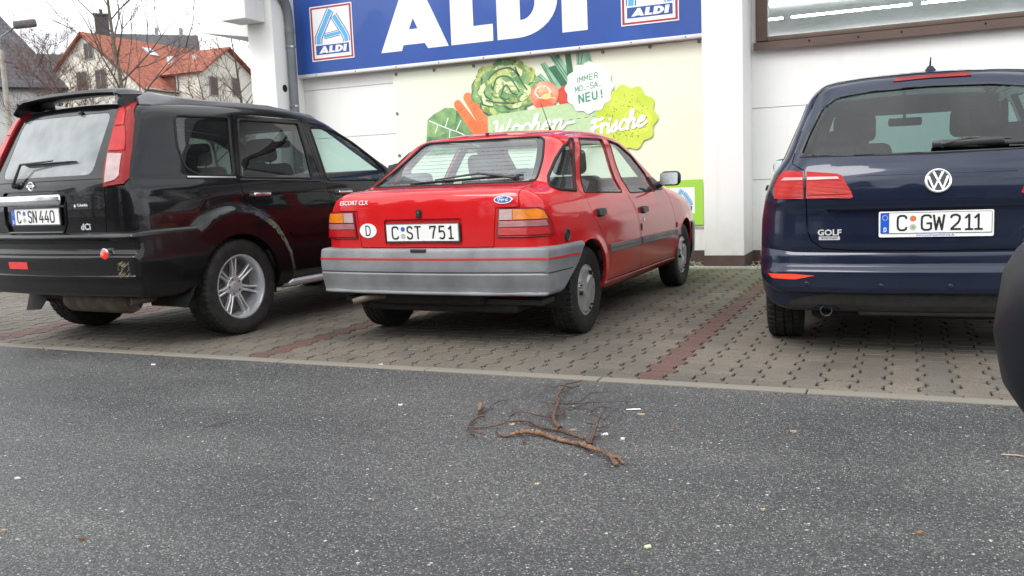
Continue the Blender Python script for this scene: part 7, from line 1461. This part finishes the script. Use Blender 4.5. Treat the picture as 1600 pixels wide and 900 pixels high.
    scrap('litter_scrap', 'white scrap at the kerb behind the black car', 'litter', B[18], .016, .006, .3, M['paper'], 18, G2)
    scrap('litter_scrap', 'white scrap behind the left rear corner of the red car', 'litter', B[17], .012, .004, .3, M['paper'], 17, G2)
    scrap('leaf', 'brown leaf in the left foreground', 'leaf', B[22], .012, .004, .2, M['dry_leaf'], 22, G); scrap('leaf', 'orange leaf at the left edge of the foreground', 'leaf', B[23], .010, .005, .5, M['tan_leaf'], 23, G)
    scrap('leaf', 'tan leaf in the right foreground left of the curled one', 'leaf', B[16], .008, .005, .5, M['tan_leaf'], 16, G)
    m = MB(); p = B[9]; m.tube([(p[0]-.03, p[1]-.06, .004), (p[0], p[1], .006), (p[0]+.02, p[1]+.04, .004)], [.002, .002, .001], 5); o = m.build('thin_stick', M['wet_bark'], None); tag(o, 'thin dark stick lying alone on the asphalt left of the twigs', 'stick')
    m = MB(); p = B[24]; m.tube([(p[0]-.05, p[1]+.0, .004), (p[0], p[1], .006), (p[0]+.05, p[1]-.015, .004)], [.003, .003, .002], 5); o = m.build('pale_stick', M['tan_leaf'], None); tag(o, 'pale thin stick at the right edge of the asphalt', 'stick')
# ================================================================ the car the view is taken from: its low flank and door mirror
def own_car():
    root = empty('dark_car', (-1.35, -.36, 0), R(-90), label='dark foreground car of which only the rounded door mirror shows at right', cat='car'); pm = [M['gloss_navy'], M['lining'], M['edge']]
    B = Body([(-.70, .30), (-.74, .45), (-.72, .60), (-.60, .655), (.5, .66), (2.0, .66), (2.35, .80), (2.75, .84), (3.1, .76), (3.3, .6), (3.32, .35), (3.2, .2), (0, .18), (-.5, .2)], [(.2, .78), (.4, .84), (.66, .84), (.9, .80)], [(-.8, .08), (-.3, .01), (.3, 0), (2.3, 0), (3.4, .14)], .1, .15, .06, .12, chaik=2); B.anch = (0, 2.6); B.zc = .42; B.az = .3
    sh = hull_shell(B, .06, .02, z0=.1, z1=.98, W=.98, ymin=-.95, ymax=3.5, zc=.42); sh = arches(sh, (0, .30), .34, 2.55); finish(sh, B, 'body', pm, root)
    liners(root, (0, .30), .35, 2.55, .42, .78); wheel_set(root, .60, .19, .38, 1.45, 1.45, 2.55, 'plain')
    # mirror: in car space x = left/right, y forward
    mo = Vector((-1.16, 1.487, .886)); s = MB(); n = 40; k = 14; vs = []; fs = []
    for i in range(k+1):
        v = -1+2*i/k
        for j in range(n):
            a = 2*math.pi*j/n; ca, sa = math.cos(a), math.sin(a); e = .62; sx = math.copysign(abs(ca)**e, ca); sz = math.copysign(abs(sa)**e, sa); q = (1-abs(v)**3.2)**(1/2.4) if abs(v) < 1 else .02
            if v < 0: q = (1-abs(v)**2.4)**.5 if v > -1 else .02
            vs.append((mo.x+(.115)*sx*q, mo.y+.07*v, mo.z+(.084-.008*sx)*sz*q))
    fs = [(i*n+j, i*n+(j+1) % n, (i+1)*n+(j+1) % n, (i+1)*n+j) for i in range(k) for j in range(n)]+[tuple(range(n)), tuple(range(k*n, k*n+n))]
    s.add(vs, fs); o = s.build('door_mirror', M['gloss_navy'], root, smooth=80)
    sm = MB(); ring = [(mo.x+.1155*math.copysign(abs(math.cos(2*math.pi*j/48))**.62, math.cos(2*math.pi*j/48))*.775, mo.y-.0425, mo.z+(.084-.008*math.copysign(abs(math.cos(2*math.pi*j/48))**.62, math.cos(2*math.pi*j/48)))*math.copysign(abs(math.sin(2*math.pi*j/48))**.62, math.sin(2*math.pi*j/48))*.845) for j in range(49)]; sm.tube(ring, .0022, 6, cap=False); sm.build('housing_seam', M['plastic'], o)
    f = MB(); f.tube(tube_curve([(mo.x+.06, mo.y+.04, mo.z-.05), (mo.x+.16, mo.y+.14, mo.z-.12), (mo.x+.33, mo.y+.22, .655)]), .028, 12); f.build('mirror_foot', M['plastic'], o)
M['gloss_navy'] = mat('dark_car_paint', (.004, .006, .010), .5, 0, .05, .3, .2)
# ================================================================ build
ground(); supermarket(); shop_sign(); banner(); far(); red_car(); black_car(); blue_car(); own_car(); litter()
